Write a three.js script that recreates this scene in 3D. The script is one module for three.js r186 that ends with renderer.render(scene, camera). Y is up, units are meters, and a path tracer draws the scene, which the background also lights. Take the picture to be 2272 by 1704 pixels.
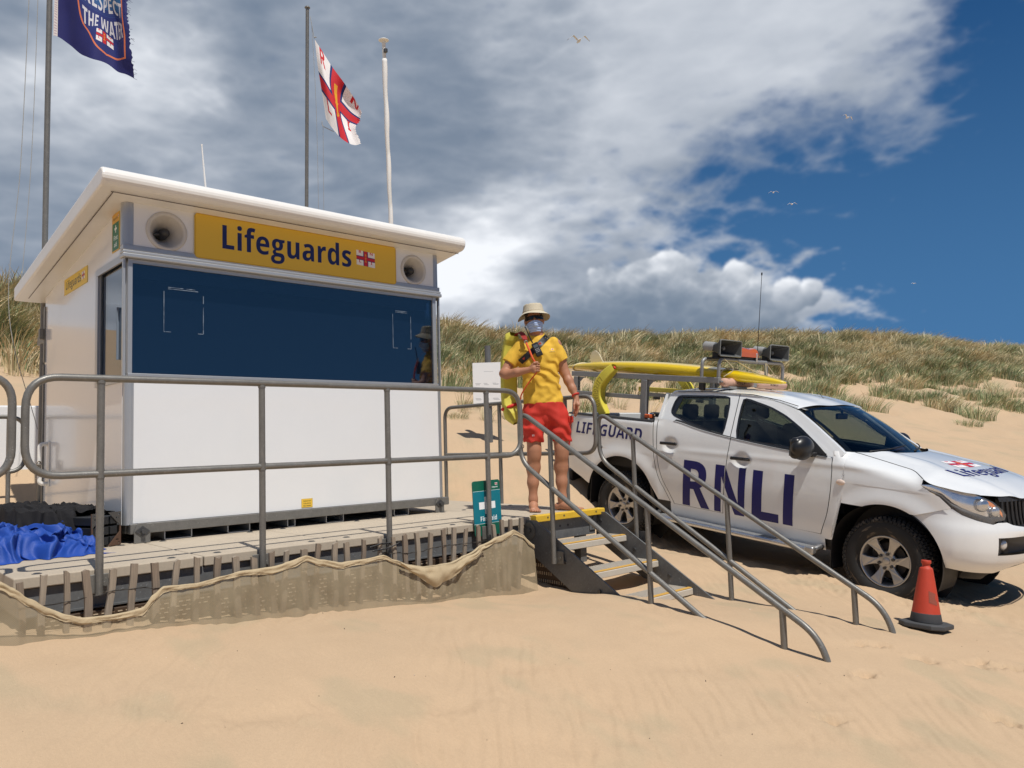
import * as THREE from 'three';
import { mergeGeometries, mergeVertices, toCreasedNormals } from 'three/addons/utils/BufferGeometryUtils.js';
import { RoundedBoxGeometry } from 'three/addons/geometries/RoundedBoxGeometry.js';
import { createNoise2D, createNoise3D } from 'simplex-noise';

// ---------------------------------------------------------------- camera, sky, sun
// axes: x along the front of the hut, +z from the hut to the beach, y = 0 the top of the deck
const D2R = Math.PI / 180;
const scene = new THREE.Scene();
const camera = new THREE.PerspectiveCamera(52.26, 4 / 3, 0.05, 3000);
camera.position.set(0, 0.64, 0);
camera.rotation.order = 'YXZ';
camera.rotation.set(4.2331 * D2R, -42.6165 * D2R, -1.6816 * D2R);
camera.updateMatrixWorld(true);
const renderer = new THREE.WebGLRenderer({ antialias: true });
renderer.toneMapping = THREE.LinearToneMapping;
renderer.toneMappingExposure = 1.0;
renderer.shadowMap.enabled = true;
const SUN = new THREE.Vector3(-0.09, 1, 0.526).normalize();
const sun = new THREE.DirectionalLight(new THREE.Color(1.0, 0.955, 0.89), 4.3);
sun.name = 'sun';
sun.position.copy(SUN).multiplyScalar(60).add(new THREE.Vector3(5, 0, -6));
sun.target.position.set(5, 0, -6);
sun.castShadow = true;
sun.shadow.mapSize.set(4096, 4096);
Object.assign(sun.shadow.camera, { left: -40, right: 40, top: 40, bottom: -40, near: 1, far: 200 });
scene.add(sun, sun.target);

function rng(seed) { let s = seed | 0; return () => { s = (s + 0x6d2b79f5) | 0; let t = Math.imul(s ^ (s >>> 15), 1 | s); t = (t + Math.imul(t ^ (t >>> 7), 61 | t)) ^ t; return ((t ^ (t >>> 14)) >>> 0) / 4294967296; }; }
const n2 = createNoise2D(rng(11)), n3 = createNoise3D(rng(12));
const clamp = (v, a = 0, b = 1) => Math.min(b, Math.max(a, v));
const lerp = (a, b, t) => a + (b - a) * t;
const sstep = (a, b, v) => { const t = clamp((v - a) / (b - a)); return t * t * (3 - 2 * t); };
function fbm2(x, y, o = 4, g = 0.5, l = 2.03) { let s = 0, a = 1, n = 0; for (let i = 0; i < o; i++) { s += a * n2(x, y); n += a; a *= g; x = x * l + 17.3; y = y * l - 9.1; } return s / n; }
function fbm3(x, y, z, o = 4, g = 0.5, l = 2.03) { let s = 0, a = 1, n = 0; for (let i = 0; i < o; i++) { s += a * n3(x, y, z); n += a; a *= g; x = x * l + 5.7; y = y * l - 3.3; z = z * l + 8.1; } return s / n; }

function billow(x, y, z, o = 4, g = 0.5, l = 2.07) { let s = 0, a = 1, n = 0; for (let i = 0; i < o; i++) { s += a * (1 - 1.9 * Math.abs(n3(x, y, z))); n += a; a *= g; x = x * l + 3.1; y = y * l + 7.7; z = z * l - 4.9; } return s / n; }
// the sky: blue air with a broken layer of cloud, thick on the seaward left and open to the right
{
  const W = 3072, H = 1536, data = new Float32Array(W * H * 4);
  // azimuth from the view heading, elevation (degrees), cover, brightness of the cloud there
  const K = [-32.4,25.9,1,0.4, -24.5,27.4,1,0.58, -17,28.3,1,0.42, -7.2,29,1,0.48, 3,28.9,1,0.58, 13,28.1,1,0.68, 22.3,26.9,1,0.72, 28.7,25.3,0.95,0.68, 31.5,24.3,0.6,0.6, 33.7,23.7,0,0.5, 34.2,17.5,0,0.5, -32.1,22.2,1,0.78, -24.5,24,1,0.82, -17.1,24.3,1,0.42, -10.7,24.7,1,0.48, -4,25.4,1,0.36, 2.8,25,1,0.52, 9.5,24.3,1,0.72, 19.1,23.7,1,0.78, 24.9,22.4,0.95,0.66, 29,21.6,0.8,0.6, 31,20.6,0.6,0.62, 33.4,20.3,0,0.5, -31.1,19.2,1,0.58, -24.5,20.1,1,0.66, -20.1,20.6,1,0.48, -12.3,20.8,1,0.42, -4.1,21.9,1,0.33, 2,22.1,1,0.38, 7.7,21.2,1,0.74, 12.7,21.4,0.95,0.72, 17.4,20.5,0.7,0.5, 21.3,20.2,0.55,0.42, 26.2,20,0.35,0.5, 30.5,17.5,0,0.5, -31.1,16.3,1,0.45, -25.9,16.9,1,0.52, -18.6,17.5,1,0.46, -10.8,17.9,1,0.42, -4.1,18.9,1,0.38, 0.6,19.1,1,0.48, 4.3,19.9,0.75,0.6, 5.9,18,0.75,0.66, 9.9,17.4,0.5,0.62, 14.4,17.9,0.45,0.4, 18.2,18.4,0.35,0.38, 21.7,16.4,0,0.5, 27.2,14.7,0,0.5, -32,13.2,1,0.4, -14,15,1,0.5, -5.9,15.8,1,0.58, -1.6,15.1,1,0.95, 2.5,15.6,0.9,0.85, 6.8,15.4,0.75,0.62, 11.1,14.8,0.6,0.58, 15.5,14.1,0.05,0.5, 24.3,12.2,0.12,0.5, 30.8,11.3,0,0.5, -4.3,12.6,1,1, -0.3,12.8,1,1, 3.8,13.3,0.9,0.42, 7,12.5,0.45,0.6, 11.3,12.9,0.75,0.72, 15.4,12.2,0.72,0.8, 18.5,12.6,0.2,0.6, 19.9,10.6,0.62,0.82, 22.2,11,0.4,0.8, 25,10.7,0.3,0.8, 29.4,8.7,0,0.5, -4.4,9.7,1,0.75, 0,9.9,1,0.62, 4.3,10.1,1,0.42, 8.3,10.2,1,0.38, 12.1,10,1,0.5, 15.9,9.1,1,0.36, 18.3,8.6,0.85,0.44, 22.1,8.6,0.62,0.55, 25.7,8.5,0.5,0.62, 28.1,8.8,0.25,0.7, 30.5,6.6,0,0.5, 24,6.9,0.4,0.5];
  const PUFF = [[3.4, 9.6, 1.7, 0.34], [5.2, 9.2, 2.5, 0.34], [7.6, 9.8, 2.6, 0.40], [9.8, 10.6, 2.2, 0.48], [11.6, 11.7, 1.5, 0.62], [12.6, 10.4, 2.2, 0.50], [14.6, 10.2, 2.1, 0.54], [16.3, 11.0, 1.3, 0.74], [16.9, 9.7, 1.7, 0.66], [18.2, 8.8, 1.7, 0.58], [19.8, 9.4, 1.35, 0.72], [21.2, 9.6, 0.95, 0.74], [6, 6.8, 3.2, 0.30], [10.4, 7.2, 3.2, 0.28], [14.6, 7.0, 3.0, 0.30], [18.4, 6.8, 2.2, 0.38], [1.2, 8.6, 2.0, 0.5]];
  const GX = 360, GY = 90, cov = new Float32Array(GX * GY), lum = new Float32Array(GX * GY);
  for (let j = 0; j < GY; j++) for (let i = 0; i < GX; i++) {
    const az = i - 180, el = j, far = fbm3(Math.cos(az * D2R) * 1.3, el / 40, Math.sin(az * D2R) * 1.3, 2);
    const open = sstep(20, 45, az) * sstep(215, 170, az); let w = 0.02, c = 0.02 * (0.55 + 0.45 * far) * (1 - 0.85 * open), l = 0.02 * (0.56 + 0.2 * far);
    for (let k = 0; k < K.length; k += 4) {
      const dx = az - K[k], dy = (el - K[k + 1]) * 1.35, q = dx * dx + dy * dy;
      if (q > 260) continue;
      const g = Math.exp(-q / 10) + 0.12 * Math.exp(-q / 70);
      w += g; c += g * K[k + 2]; l += g * K[k + 3];
    }
    cov[j * GX + i] = c / w; lum[j * GX + i] = l / w;
  }
  const look = (A, az, el) => {
    let x = az + 180, y = clamp(el, 0, GY - 1.001); x = ((x % GX) + GX) % GX;
    const i = Math.floor(x), j = Math.floor(y), fx = x - i, fy = y - j, i1 = (i + 1) % GX, j1 = j + 1;
    return lerp(lerp(A[j * GX + i], A[j * GX + i1], fx), lerp(A[j1 * GX + i], A[j1 * GX + i1], fx), fy);
  };
  for (let j = 0; j < H; j++) {
    const el = ((j + 0.5) / H - 0.5) * Math.PI;
    for (let i = 0; i < W; i++) {
      const ph = ((i + 0.5) / W - 0.5) * 2 * Math.PI, ce = Math.cos(el), x = ce * Math.cos(ph), y = Math.sin(el), z = ce * Math.sin(ph), o = (j * W + i) * 4;
      let r, g, b;
      if (y < -0.02) { r = 0.34; g = 0.30; b = 0.24; } else {
        const e = Math.max(el / D2R, 0), t = sstep(0, 34, e);
        r = lerp(0.068, 0.012, t); g = lerp(0.192, 0.066, t); b = lerp(0.395, 0.198, t);
        if (e < 6) { const h = 1 - e / 6; r += 0.05 * h * h; g += 0.05 * h * h; b += 0.04 * h * h; }
        let az = Math.atan2(x, -z) / D2R - 42.6165; if (az < -180) az += 360; if (az > 180) az -= 360;
        const ys = y * 2.1, w1 = fbm3(x * 3.1, ys * 3.1, z * 3.1, 3), w2 = fbm3(x * 3.1 + 40, ys * 3.1, z * 3.1, 3);
        const w3 = fbm3(x * 7 + 9, ys * 7, z * 7, 4, 0.55), C = look(cov, az + w1 * 2.6 + w3 * 1.6, e + w2 * 1.4 + w3 * 0.9), L = look(lum, az + w2 * 3.4 + w3 * 2.2, e + w1 * 1.8 - w3 * 1.2);
        const f = 0.62 * fbm3(x * 8 + w1 * 0.55, ys * 8 + w2 * 0.5, z * 8 + w1 * 0.3, 7, 0.56) + 0.5 * (billow(x * 11 + w2 * 0.4, ys * 11, z * 11, 5) - 0.38);
        const low = sstep(15, 11, e), sheet = sstep(2, 12, az) * sstep(16, 20, e) * sstep(60, 40, az), d = sstep(lerp(0.34, 0.44, low), lerp(0.84, 0.66, low), C + lerp(0.42, 0.30, sheet) * f);
        const puff = 0.55 * fbm3(x * 12 + w2 * 0.6, ys * 14 + 3, z * 12, 6, 0.56) + 0.8 * (billow(x * 9 + w1 * 0.5, ys * 11 + 1, z * 9, 6) - 0.38), big = fbm3(x * 4.4 + w2 * 0.3, ys * 5.6 - 7, z * 4.4, 3);
        const q = clamp(0.57 + (L - 0.53) * 1.6 + lerp(0.15, 0.05, sheet) * puff + lerp(0.13, 0.06, sheet) * big + (1 - d) * 0.14, 0.03, 1.06), m = q * q * (0.55 + 0.45 * q);
        const dd = d * 0.97;
        r = lerp(r, lerp(0.165, 0.86, m), dd); g = lerp(g, lerp(0.220, 0.89, m), dd); b = lerp(b, lerp(0.305, 0.94, m), dd);
        if (e < 16 && az > -4 && az < 30) { // heaped cumulus standing over the dunes
          const wob = 0.26 * (billow(x * 15, y * 20, z * 15, 6, 0.5) - 0.3) + 0.34 * w3; let dc = 0, lc = 0, wc = 1e-6;
          for (const [pa, pe, pr, pl] of PUFF) { const dx = (az - pa) / pr, dy = (e - pe) / pr, q2 = Math.hypot(dx, dy) - wob; if (q2 > 1.2) continue; const k = sstep(1.06, 0.84, q2); dc = Math.max(dc, k); const wt = Math.pow(k, 3) / (0.1 + Math.max(0, q2)); lc += wt * clamp(pl + 0.34 * dy - 0.08 * dx); wc += wt; }
          if (dc > 0) { const base = sstep(10.2, 7.2, e), q3 = clamp(lc / wc + 0.20 * (billow(x * 16 + 3, y * 22, z * 16, 5) - 0.3) + 0.22 * w3 - 0.22 * base * sstep(24, 17, az), 0.05, 1.05), m3 = q3 * q3 * (0.5 + 0.5 * q3), a3 = dc * 0.98; r = lerp(r, lerp(0.175, 0.84, m3), a3); g = lerp(g, lerp(0.232, 0.87, m3), a3); b = lerp(b, lerp(0.315, 0.92, m3), a3); }
        }
      }
      data[o] = r; data[o + 1] = g; data[o + 2] = b; data[o + 3] = 1;
    }
  }
  const t = new THREE.DataTexture(data, W, H, THREE.RGBAFormat, THREE.FloatType);
  t.mapping = THREE.EquirectangularReflectionMapping; t.magFilter = t.minFilter = THREE.LinearFilter; t.wrapS = THREE.RepeatWrapping; t.needsUpdate = true;
  scene.background = t; scene.environment = t;
}
// ---------------------------------------------------------------- helpers
const V3 = (x, y, z) => new THREE.Vector3(x, y, z);
const taken = new Map();
function numbered(name) { const k = taken.get(name) || 0; taken.set(name, k + 1); return k ? name + '_' + String(k).padStart(3, '0') : name; }
function tag(o, label, category, group, kind) { if (label) o.userData.label = label; if (category) o.userData.category = category; if (group) o.userData.group = group; if (kind) o.userData.kind = kind; return o; }
function thing(name, label, category, pos = [0, 0, 0], group) {
  const o = new THREE.Group(); o.name = numbered(name); o.position.set(...pos); scene.add(o); o.updateMatrixWorld(true);
  return tag(o, label, category, group);
}
function flat(g) {
  g = g.index ? g.toNonIndexed() : g;
  if (!g.attributes.normal) g.computeVertexNormals();
  for (const k of Object.keys(g.attributes)) if (!['position', 'normal', 'uv', 'color'].includes(k)) g.deleteAttribute(k);
  if (!g.attributes.uv) g.setAttribute('uv', new THREE.BufferAttribute(new Float32Array(g.attributes.position.count * 2), 2));
  g.morphAttributes = {};
  return g;
}
function metreUV(g) {
  const p = g.attributes.position, n = g.attributes.normal, u = new Float32Array(p.count * 2);
  for (let i = 0; i < p.count; i += 3) {
    const nx = Math.abs(n.getX(i) + n.getX(i + 1) + n.getX(i + 2)), ny = Math.abs(n.getY(i) + n.getY(i + 1) + n.getY(i + 2)), nz = Math.abs(n.getZ(i) + n.getZ(i + 1) + n.getZ(i + 2));
    for (let k = i; k < i + 3; k++) {
      const x = p.getX(k), y = p.getY(k), z = p.getZ(k);
      if (ny >= nx && ny >= nz) { u[2 * k] = x; u[2 * k + 1] = z; } else if (nx >= nz) { u[2 * k] = z; u[2 * k + 1] = y; } else { u[2 * k] = x; u[2 * k + 1] = y; }
    }
  }
  g.setAttribute('uv', new THREE.BufferAttribute(u, 2));
  return g;
}
// joins geometries (given in world axes) into one named mesh under parent; uv become metres unless keep is set
function mesh(name, geos, mat, parent, keep) {
  let list = (Array.isArray(geos) ? geos : [geos]).map(flat);
  if (!list.every((g) => g.attributes.color)) list.forEach((g) => g.deleteAttribute('color'));
  let g = list.length > 1 ? mergeGeometries(list) : list[0].clone();
  if (!keep) metreUV(g);
  if (parent) { parent.updateWorldMatrix(true, false); g.applyMatrix4(parent.matrixWorld.clone().invert()); }
  const m = new THREE.Mesh(g, mat); m.castShadow = m.receiveShadow = true;
  m.name = parent ? name : numbered(name);
  (parent || scene).add(m);
  return m;
}
const bx = (x0, x1, y0, y1, z0, z1) => new THREE.BoxGeometry(x1 - x0, y1 - y0, z1 - z0).translate((x0 + x1) / 2, (y0 + y1) / 2, (z0 + z1) / 2);
const rb = (x0, x1, y0, y1, z0, z1, r = 0.006, s = 2) => new RoundedBoxGeometry(x1 - x0, y1 - y0, z1 - z0, s, Math.min(r, (x1 - x0) / 2.01, (y1 - y0) / 2.01, (z1 - z0) / 2.01)).translate((x0 + x1) / 2, (y0 + y1) / 2, (z0 + z1) / 2);
function rod(a, b, r, r2 = r, seg = 12, open = false) {
  const A = V3(...a), B = V3(...b), d = B.clone().sub(A), L = d.length();
  const g = new THREE.CylinderGeometry(r2, r, L, seg, 1, open); g.translate(0, L / 2, 0);
  g.applyQuaternion(new THREE.Quaternion().setFromUnitVectors(V3(0, 1, 0), d.normalize()));
  return g.translate(A.x, A.y, A.z);
}
// a bent pipe through corner points, each corner rounded with radius R
function pipe(pts, r, R = 0.1, seg = 12, closed = false, step = 8) {
  const P = pts.map((p) => V3(...p)), path = new THREE.CurvePath(), n = P.length;
  const cut = (i) => { const a = P[(i - 1 + n) % n], b = P[i], c = P[(i + 1) % n], u = a.clone().sub(b), v = c.clone().sub(b), l = Math.min(R, u.length() * 0.49, v.length() * 0.49); return [b.clone().addScaledVector(u.normalize(), l), b, b.clone().addScaledVector(v.normalize(), l)]; };
  const out = []; const add = (q) => { if (!out.length || out[out.length - 1].distanceToSquared(q) > 1e-8) out.push(q); };
  const corner = (i) => { const [a, b, c] = cut(i); for (let k = 0; k <= step; k++) { const t = k / step; add(a.clone().multiplyScalar((1 - t) * (1 - t)).addScaledVector(b, 2 * t * (1 - t)).addScaledVector(c, t * t)); } };
  if (closed) { for (let i = 0; i < n; i++) corner(i); add(out[0].clone()); } else { add(P[0]); for (let i = 1; i < n - 1; i++) corner(i); add(P[n - 1]); }
  return sweep(out, r, seg, !closed);
}
// a tube along a polyline with parallel-transported rings; r may be a function of t
function sweep(P, r, seg = 10, caps = true) {
  const n = P.length, T = P.map((p, i) => P[Math.min(i + 1, n - 1)].clone().sub(P[Math.max(i - 1, 0)]).normalize());
  let N = Math.abs(T[0].y) < 0.9 ? V3(0, 1, 0) : V3(1, 0, 0); N.addScaledVector(T[0], -N.dot(T[0])).normalize();
  const pos = [], idx = [], uv = []; let len = 0;
  for (let i = 0; i < n; i++) {
    if (i) { N.addScaledVector(T[i], -N.dot(T[i])).normalize(); len += P[i].distanceTo(P[i - 1]); }
    const B = T[i].clone().cross(N), rr = typeof r === 'function' ? r(i / (n - 1)) : r;
    for (let k = 0; k <= seg; k++) { const a = (k / seg) * 2 * Math.PI; const q = P[i].clone().addScaledVector(N, Math.cos(a) * rr).addScaledVector(B, Math.sin(a) * rr); pos.push(q.x, q.y, q.z); uv.push(k / seg, len); }
    if (i) for (let k = 0; k < seg; k++) { const a = (i - 1) * (seg + 1) + k, b = a + seg + 1; idx.push(a, a + 1, b, b, a + 1, b + 1); }
  }
  if (caps) for (const e of [0, n - 1]) { const c0 = pos.length / 3; pos.push(P[e].x, P[e].y, P[e].z); uv.push(0, 0); for (let k = 0; k < seg; k++) { const a = e * (seg + 1) + k; if (e) idx.push(a, a + 1, c0); else idx.push(a + 1, a, c0); } }
  const g = new THREE.BufferGeometry(); g.setAttribute('position', new THREE.Float32BufferAttribute(pos, 3)); g.setAttribute('uv', new THREE.Float32BufferAttribute(uv, 2)); g.setIndex(idx); g.computeVertexNormals();
  return g;
}
const curvePts = (pts, n = 40, closed = false) => new THREE.CatmullRomCurve3(pts.map((p) => V3(...p)), closed, 'centripetal').getPoints(n);
// a surface from f(u, v) -> [x, y, z], smooth normals
function grid(f, nu, nv) {
  const pos = [], uv = [], idx = [];
  for (let j = 0; j <= nv; j++) for (let i = 0; i <= nu; i++) { pos.push(...f(i / nu, j / nv)); uv.push(i / nu, j / nv); }
  for (let j = 0; j < nv; j++) for (let i = 0; i < nu; i++) { const a = j * (nu + 1) + i, b = a + nu + 1; idx.push(a, a + 1, b, b, a + 1, b + 1); }
  const g = new THREE.BufferGeometry(); g.setAttribute('position', new THREE.Float32BufferAttribute(pos, 3)); g.setAttribute('uv', new THREE.Float32BufferAttribute(uv, 2)); g.setIndex(idx); g.computeVertexNormals();
  return g;
}
function shape(pts, holes = []) { const s = new THREE.Shape(pts.map(([x, y]) => new THREE.Vector2(x, y))); for (const h of holes) s.holes.push(new THREE.Path(h.map(([x, y]) => new THREE.Vector2(x, y)))); return s; }
const circ = (x, y, r, n = 40, e = 1) => Array.from({ length: n }, (_, i) => [x + r * Math.cos((i / n) * 2 * Math.PI), y + e * r * Math.sin((i / n) * 2 * Math.PI)]);
function rrect(x0, x1, y0, y1, r, n = 6) { const o = []; for (const [cx, cy, a] of [[x1 - r, y1 - r, 0], [x0 + r, y1 - r, 1], [x0 + r, y0 + r, 2], [x1 - r, y0 + r, 3]]) for (let i = 0; i <= n; i++) { const t = (a + i / n) * Math.PI / 2; o.push([cx + r * Math.cos(t), cy + r * Math.sin(t)]); } return o; }
// extruded from z = z0 to z1 in the xy plane
const ext = (s, z0, z1, bevel = 0) => new THREE.ExtrudeGeometry(s, { depth: z1 - z0 - 2 * bevel, bevelEnabled: bevel > 0, bevelSize: bevel, bevelThickness: bevel, bevelOffset: -bevel, bevelSegments: 3, curveSegments: 10 }).translate(0, 0, z0 + bevel);
// outline given as [z, y] pairs, extruded along x from x0 to x1
const extX = (pts, x0, x1, bevel = 0, holes = []) => ext(shape(pts.map(([z, y]) => [-z, y]), holes.map((h) => h.map(([z, y]) => [-z, y]))), x0, x1, bevel).applyMatrix4(new THREE.Matrix4().makeBasis(V3(0, 0, -1), V3(0, 1, 0), V3(1, 0, 0)));
const lathe = (pts, seg = 32) => new THREE.LatheGeometry(pts.map(([r, y]) => new THREE.Vector2(Math.max(r, 1e-4), y)), seg);

// textures
function dataTex(w, h, f, srgb, rep = true) {
  const d = new Uint8Array(w * h * 4);
  for (let j = 0; j < h; j++) for (let i = 0; i < w; i++) { const c = f(i / w, j / h, i, j), o = (j * w + i) * 4; d[o] = clamp(c[0]) * 255; d[o + 1] = clamp(c[1]) * 255; d[o + 2] = clamp(c[2]) * 255; d[o + 3] = c.length > 3 ? clamp(c[3]) * 255 : 255; }
  const t = new THREE.DataTexture(d, w, h); t.magFilter = THREE.LinearFilter; t.minFilter = THREE.LinearMipmapLinearFilter; t.generateMipmaps = true;
  if (rep) t.wrapS = t.wrapT = THREE.RepeatWrapping; if (srgb) t.colorSpace = THREE.SRGBColorSpace; t.needsUpdate = true; return t;
}
const tileN = (u, v, f, o = 4, s = 0) => { const a = u * 2 * Math.PI, b = v * 2 * Math.PI, R = f / (2 * Math.PI); let t = 0, am = 1, nn = 0, r = R; for (let k = 0; k < o; k++) { t += am * 0.5 * (n3(Math.cos(a) * r + s, Math.sin(a) * r + k * 9, Math.cos(b) * r + 31) + n3(Math.sin(b) * r + s, Math.cos(a) * r + 77, Math.sin(a) * r + Math.cos(b) * r)); nn += am; am *= 0.55; r *= 2; } return t / nn; };
function canvasTex(w, h, draw) { const c = document.createElement('canvas'); c.width = w; c.height = h; const x = c.getContext('2d'); draw(x, w, h); const t = new THREE.CanvasTexture(c); t.colorSpace = THREE.SRGBColorSpace; t.magFilter = THREE.LinearFilter; t.anisotropy = 8; return t; }
const rep = (t, x, y = x) => { const c = t.clone(); c.repeat.set(x, y); c.needsUpdate = true; return c; };
function mat(r, g, b, rough = 0.6, metal = 0, o = {}) { const M = new THREE.MeshPhysicalMaterial({ roughness: rough, metalness: metal, side: THREE.DoubleSide, ...o }); M.color.setRGB(r, g, b); return M; }

const T_blotch = dataTex(256, 256, (u, v) => { const a = 0.5 + 0.5 * tileN(u, v, 5, 4, 3), b = 0.5 + 0.5 * tileN(u, v, 24, 3, 8), c = 0.80 + 0.14 * a + 0.10 * b; return [c, c, c]; }, false);
const T_fine = dataTex(256, 256, (u, v) => { const a = 0.5 + 0.5 * tileN(u, v, 40, 3, 5); return [a, a, a]; }, false);
const T_dirt = dataTex(512, 512, (u, v) => { const a = tileN(u, v, 4, 5, 21), b = tileN(u, v, 30, 3, 2), k = clamp(0.94 + 0.05 * a + 0.025 * b); return [k, k * 0.995, k * 0.985]; }, false);
const T_galv = dataTex(512, 512, (u, v) => { const a = tileN(u, v, 7, 4, 71), b = tileN(u, v, 46, 3, 33), s = sstep(0.42, 0.62, tileN(u, v, 60, 2, 18) + 0.35 * tileN(u, v, 9, 2, 4)), k = 0.66 + 0.16 * a + 0.12 * b; return [lerp(k, 1.35, s * 0.6), lerp(k * 0.985, 1.35, s * 0.6), lerp(k * 0.955, 1.33, s * 0.6)]; }, false);
const T_clean = dataTex(256, 256, (u, v) => { const k = clamp(0.975 + 0.016 * tileN(u, v, 4, 4, 61) + 0.008 * tileN(u, v, 34, 2, 3)); return [k, k, k * 0.997]; }, false);
const M = {
  galv: mat(0.285, 0.280, 0.264, 0.46, 0.35, { map: rep(T_galv, 1.6), roughnessMap: rep(T_blotch, 3), bumpMap: rep(T_fine, 8), bumpScale: 0.0006 }),
  beam: mat(0.215, 0.225, 0.235, 0.55, 0.25, { map: rep(T_galv, 0.8), bumpMap: rep(T_fine, 5), bumpScale: 0.0006 }),
  alu: mat(0.48, 0.50, 0.52, 0.36, 0.55, { map: rep(T_dirt, 1.1) }),
  panel: mat(0.80, 0.81, 0.815, 0.16, 0, { map: rep(T_clean, 0.7), clearcoat: 0.3, clearcoatRoughness: 0.05 }),
  trimWhite: mat(0.80, 0.79, 0.77, 0.32, 0, { map: rep(T_dirt, 0.9) }),
  black: mat(0.012, 0.012, 0.013, 0.5),
  blackGloss: mat(0.010, 0.010, 0.011, 0.16, 0, { clearcoat: 0.6, clearcoatRoughness: 0.08 }),
  rubber: mat(0.020, 0.020, 0.020, 0.8, 0, { bumpMap: rep(T_fine, 10), bumpScale: 0.001 }),
  bolt: mat(0.10, 0.10, 0.10, 0.45, 0.6),
};
// directions of picture points (picture 2272 x 1704), to set things on what they touch
function rayOf(px, py) { return V3((px - 1136) / 1736.7, -(py - 852) / 1736.7, -1).applyMatrix4(new THREE.Matrix4().extractRotation(camera.matrixWorld)); }
function atDepth(px, py, d) { return rayOf(px, py).multiplyScalar(d).add(camera.position); }
function onPlane(px, py, axis, v) { const r = rayOf(px, py); return r.multiplyScalar((v - camera.position[axis]) / r[axis]).add(camera.position); }
// ---------------------------------------------------------------- the beach and the dunes
const CTRL = [
  // below the camera and the beach behind it
  [0, 0, -0.97], [-4, -1, -0.93], [3, 1.5, -1.05], [-3, 5, -1.1], [6, 5, -1.3], [-20, 8, -1.2], [20, 12, -1.7], [0, 30, -1.9], [40, 30, -2.2], [-30, 30, -1.8], [1.2, -2, -0.80], [3, -1.6, -0.90], [5, -0.6, -1.0], [8, 0.5, -1.15],
  // drift along the fence in front of the deck
  [-1.5, -4.5, -0.22], [0.3, -4.55, -0.26], [0.78, -4.55, -0.293], [1.18, -4.55, -0.311], [1.64, -4.55, -0.342], [2.08, -4.55, -0.386], [2.81, -4.55, -0.432], [3.56, -4.55, -0.49], [4.2, -4.5, -0.545], [4.56, -3.9, -0.52], [4.56, -3.54, -0.541], [4.56, -3.1, -0.572], [4.56, -2.53, -0.677], [4.56, -2.22, -0.71],
  [5.1, -4.0, -0.64], [5.0, -3.70, -0.605], [5.3, -3.75, -0.65], [5.5, -3.5, -0.668], [5.5, -2.93, -0.668], [5.5, -2.5, -0.705], [5.5, -2.2, -0.725], [6.1, -2.28, -0.785], [5.6, -4.4, -0.55],
  // where the wheels stand
  [6.94, -2.93, -0.735], [7.05, -5.9, -0.43], [8.7, -2.86, -0.80], [8.77, -5.83, -0.43], [7.9, -1.4, -0.96], [9.6, -1.2, -0.97], [7.0, -4.4, -0.60], [7.4, -1.9, -0.9],
  // under and behind the deck and the hut
  [2.5, -6, -0.42], [4, -6.5, -0.42], [1.2, -6.5, -0.35], [3.2, -8.2, -0.15], [5.55, -7.3, -0.09], [5.6, -6.1, -0.25], [1.5, -9.0, 0.02], [0.3, -8, -0.1], [4.6, -9, 0.15],
  [2.0, -11.0, 1.2], [2.72, -15, 2.25], [3.5, -19.6, 3.75], [6.5, -8.35, 0.53], [8.34, -10.64, 1.42], [10.5, -13.4, 2.1], [15.4, -19.5, 3.95], [7.5, -6.8, 0.22], [9, -8.1, 0.45], [12.7, -11.4, 1.52], [17.1, -15.4, 2.75], [24.5, -22, 4.5],
  [19.2, -10.8, 1.8], [32.9, -18.3, 4.75], [13.3, -4.8, 0.28], [16.7, -6.4, 0.75], [23.9, -8, 1.25], [37.4, -14.1, 4.6], [13.4, -3.5, -0.1], [16.2, -4.2, 0.2], [31.3, -7.9, 1.85], [48.6, -12.1, 4.45], [38.2, -9.6, 3.0], [25.6, -14.3, 3.2], [13.7, -15.8, 3.0],
  // the back of the ridge and its ends out of view
  [5, -30, 2.6], [24, -32, 2.5], [46, -28, 2.6], [68, -18, 2.5], [-12, -12, 1.6], [-14, -21, 4.0], [-16, -34, 2.4], [56, -4, 3.4], [40, 2, 0.2], [24, 0, -0.6],
];
const ground = (() => {
  const n = CTRL.length, N = n + 3, A = Array.from({ length: N }, () => new Float64Array(N + 1)), ph = (q) => (q > 1e-12 ? 0.5 * q * Math.log(q) : 0);
  for (let i = 0; i < n; i++) { for (let j = 0; j < n; j++) { const dx = CTRL[i][0] - CTRL[j][0], dz = CTRL[i][1] - CTRL[j][1]; A[i][j] = ph(dx * dx + dz * dz); } A[i][i] += 0.02; A[i][n] = A[n][i] = 1; A[i][n + 1] = A[n + 1][i] = CTRL[i][0]; A[i][n + 2] = A[n + 2][i] = CTRL[i][1]; A[i][N] = CTRL[i][2]; }
  for (let c = 0; c < N; c++) { let p = c; for (let r = c + 1; r < N; r++) if (Math.abs(A[r][c]) > Math.abs(A[p][c])) p = r; [A[c], A[p]] = [A[p], A[c]]; for (let r = 0; r < N; r++) if (r !== c) { const f = A[r][c] / A[c][c]; if (f) for (let k = c; k <= N; k++) A[r][k] -= f * A[c][k]; } }
  const w = A.map((r, i) => r[N] / r[i]);
  return (x, z) => {
    let s = w[n] + w[n + 1] * x + w[n + 2] * z;
    for (let i = 0; i < n; i++) { const dx = x - CTRL[i][0], dz = z - CTRL[i][1]; s += w[i] * ph(dx * dx + dz * dz); }
    const r = Math.hypot(x - 6, z + 4), far = sstep(55, 95, r);
    return lerp(clamp(s, -3, 5.4), z > 5 ? -2.2 : 1.2, far);
  };
})();
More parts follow.
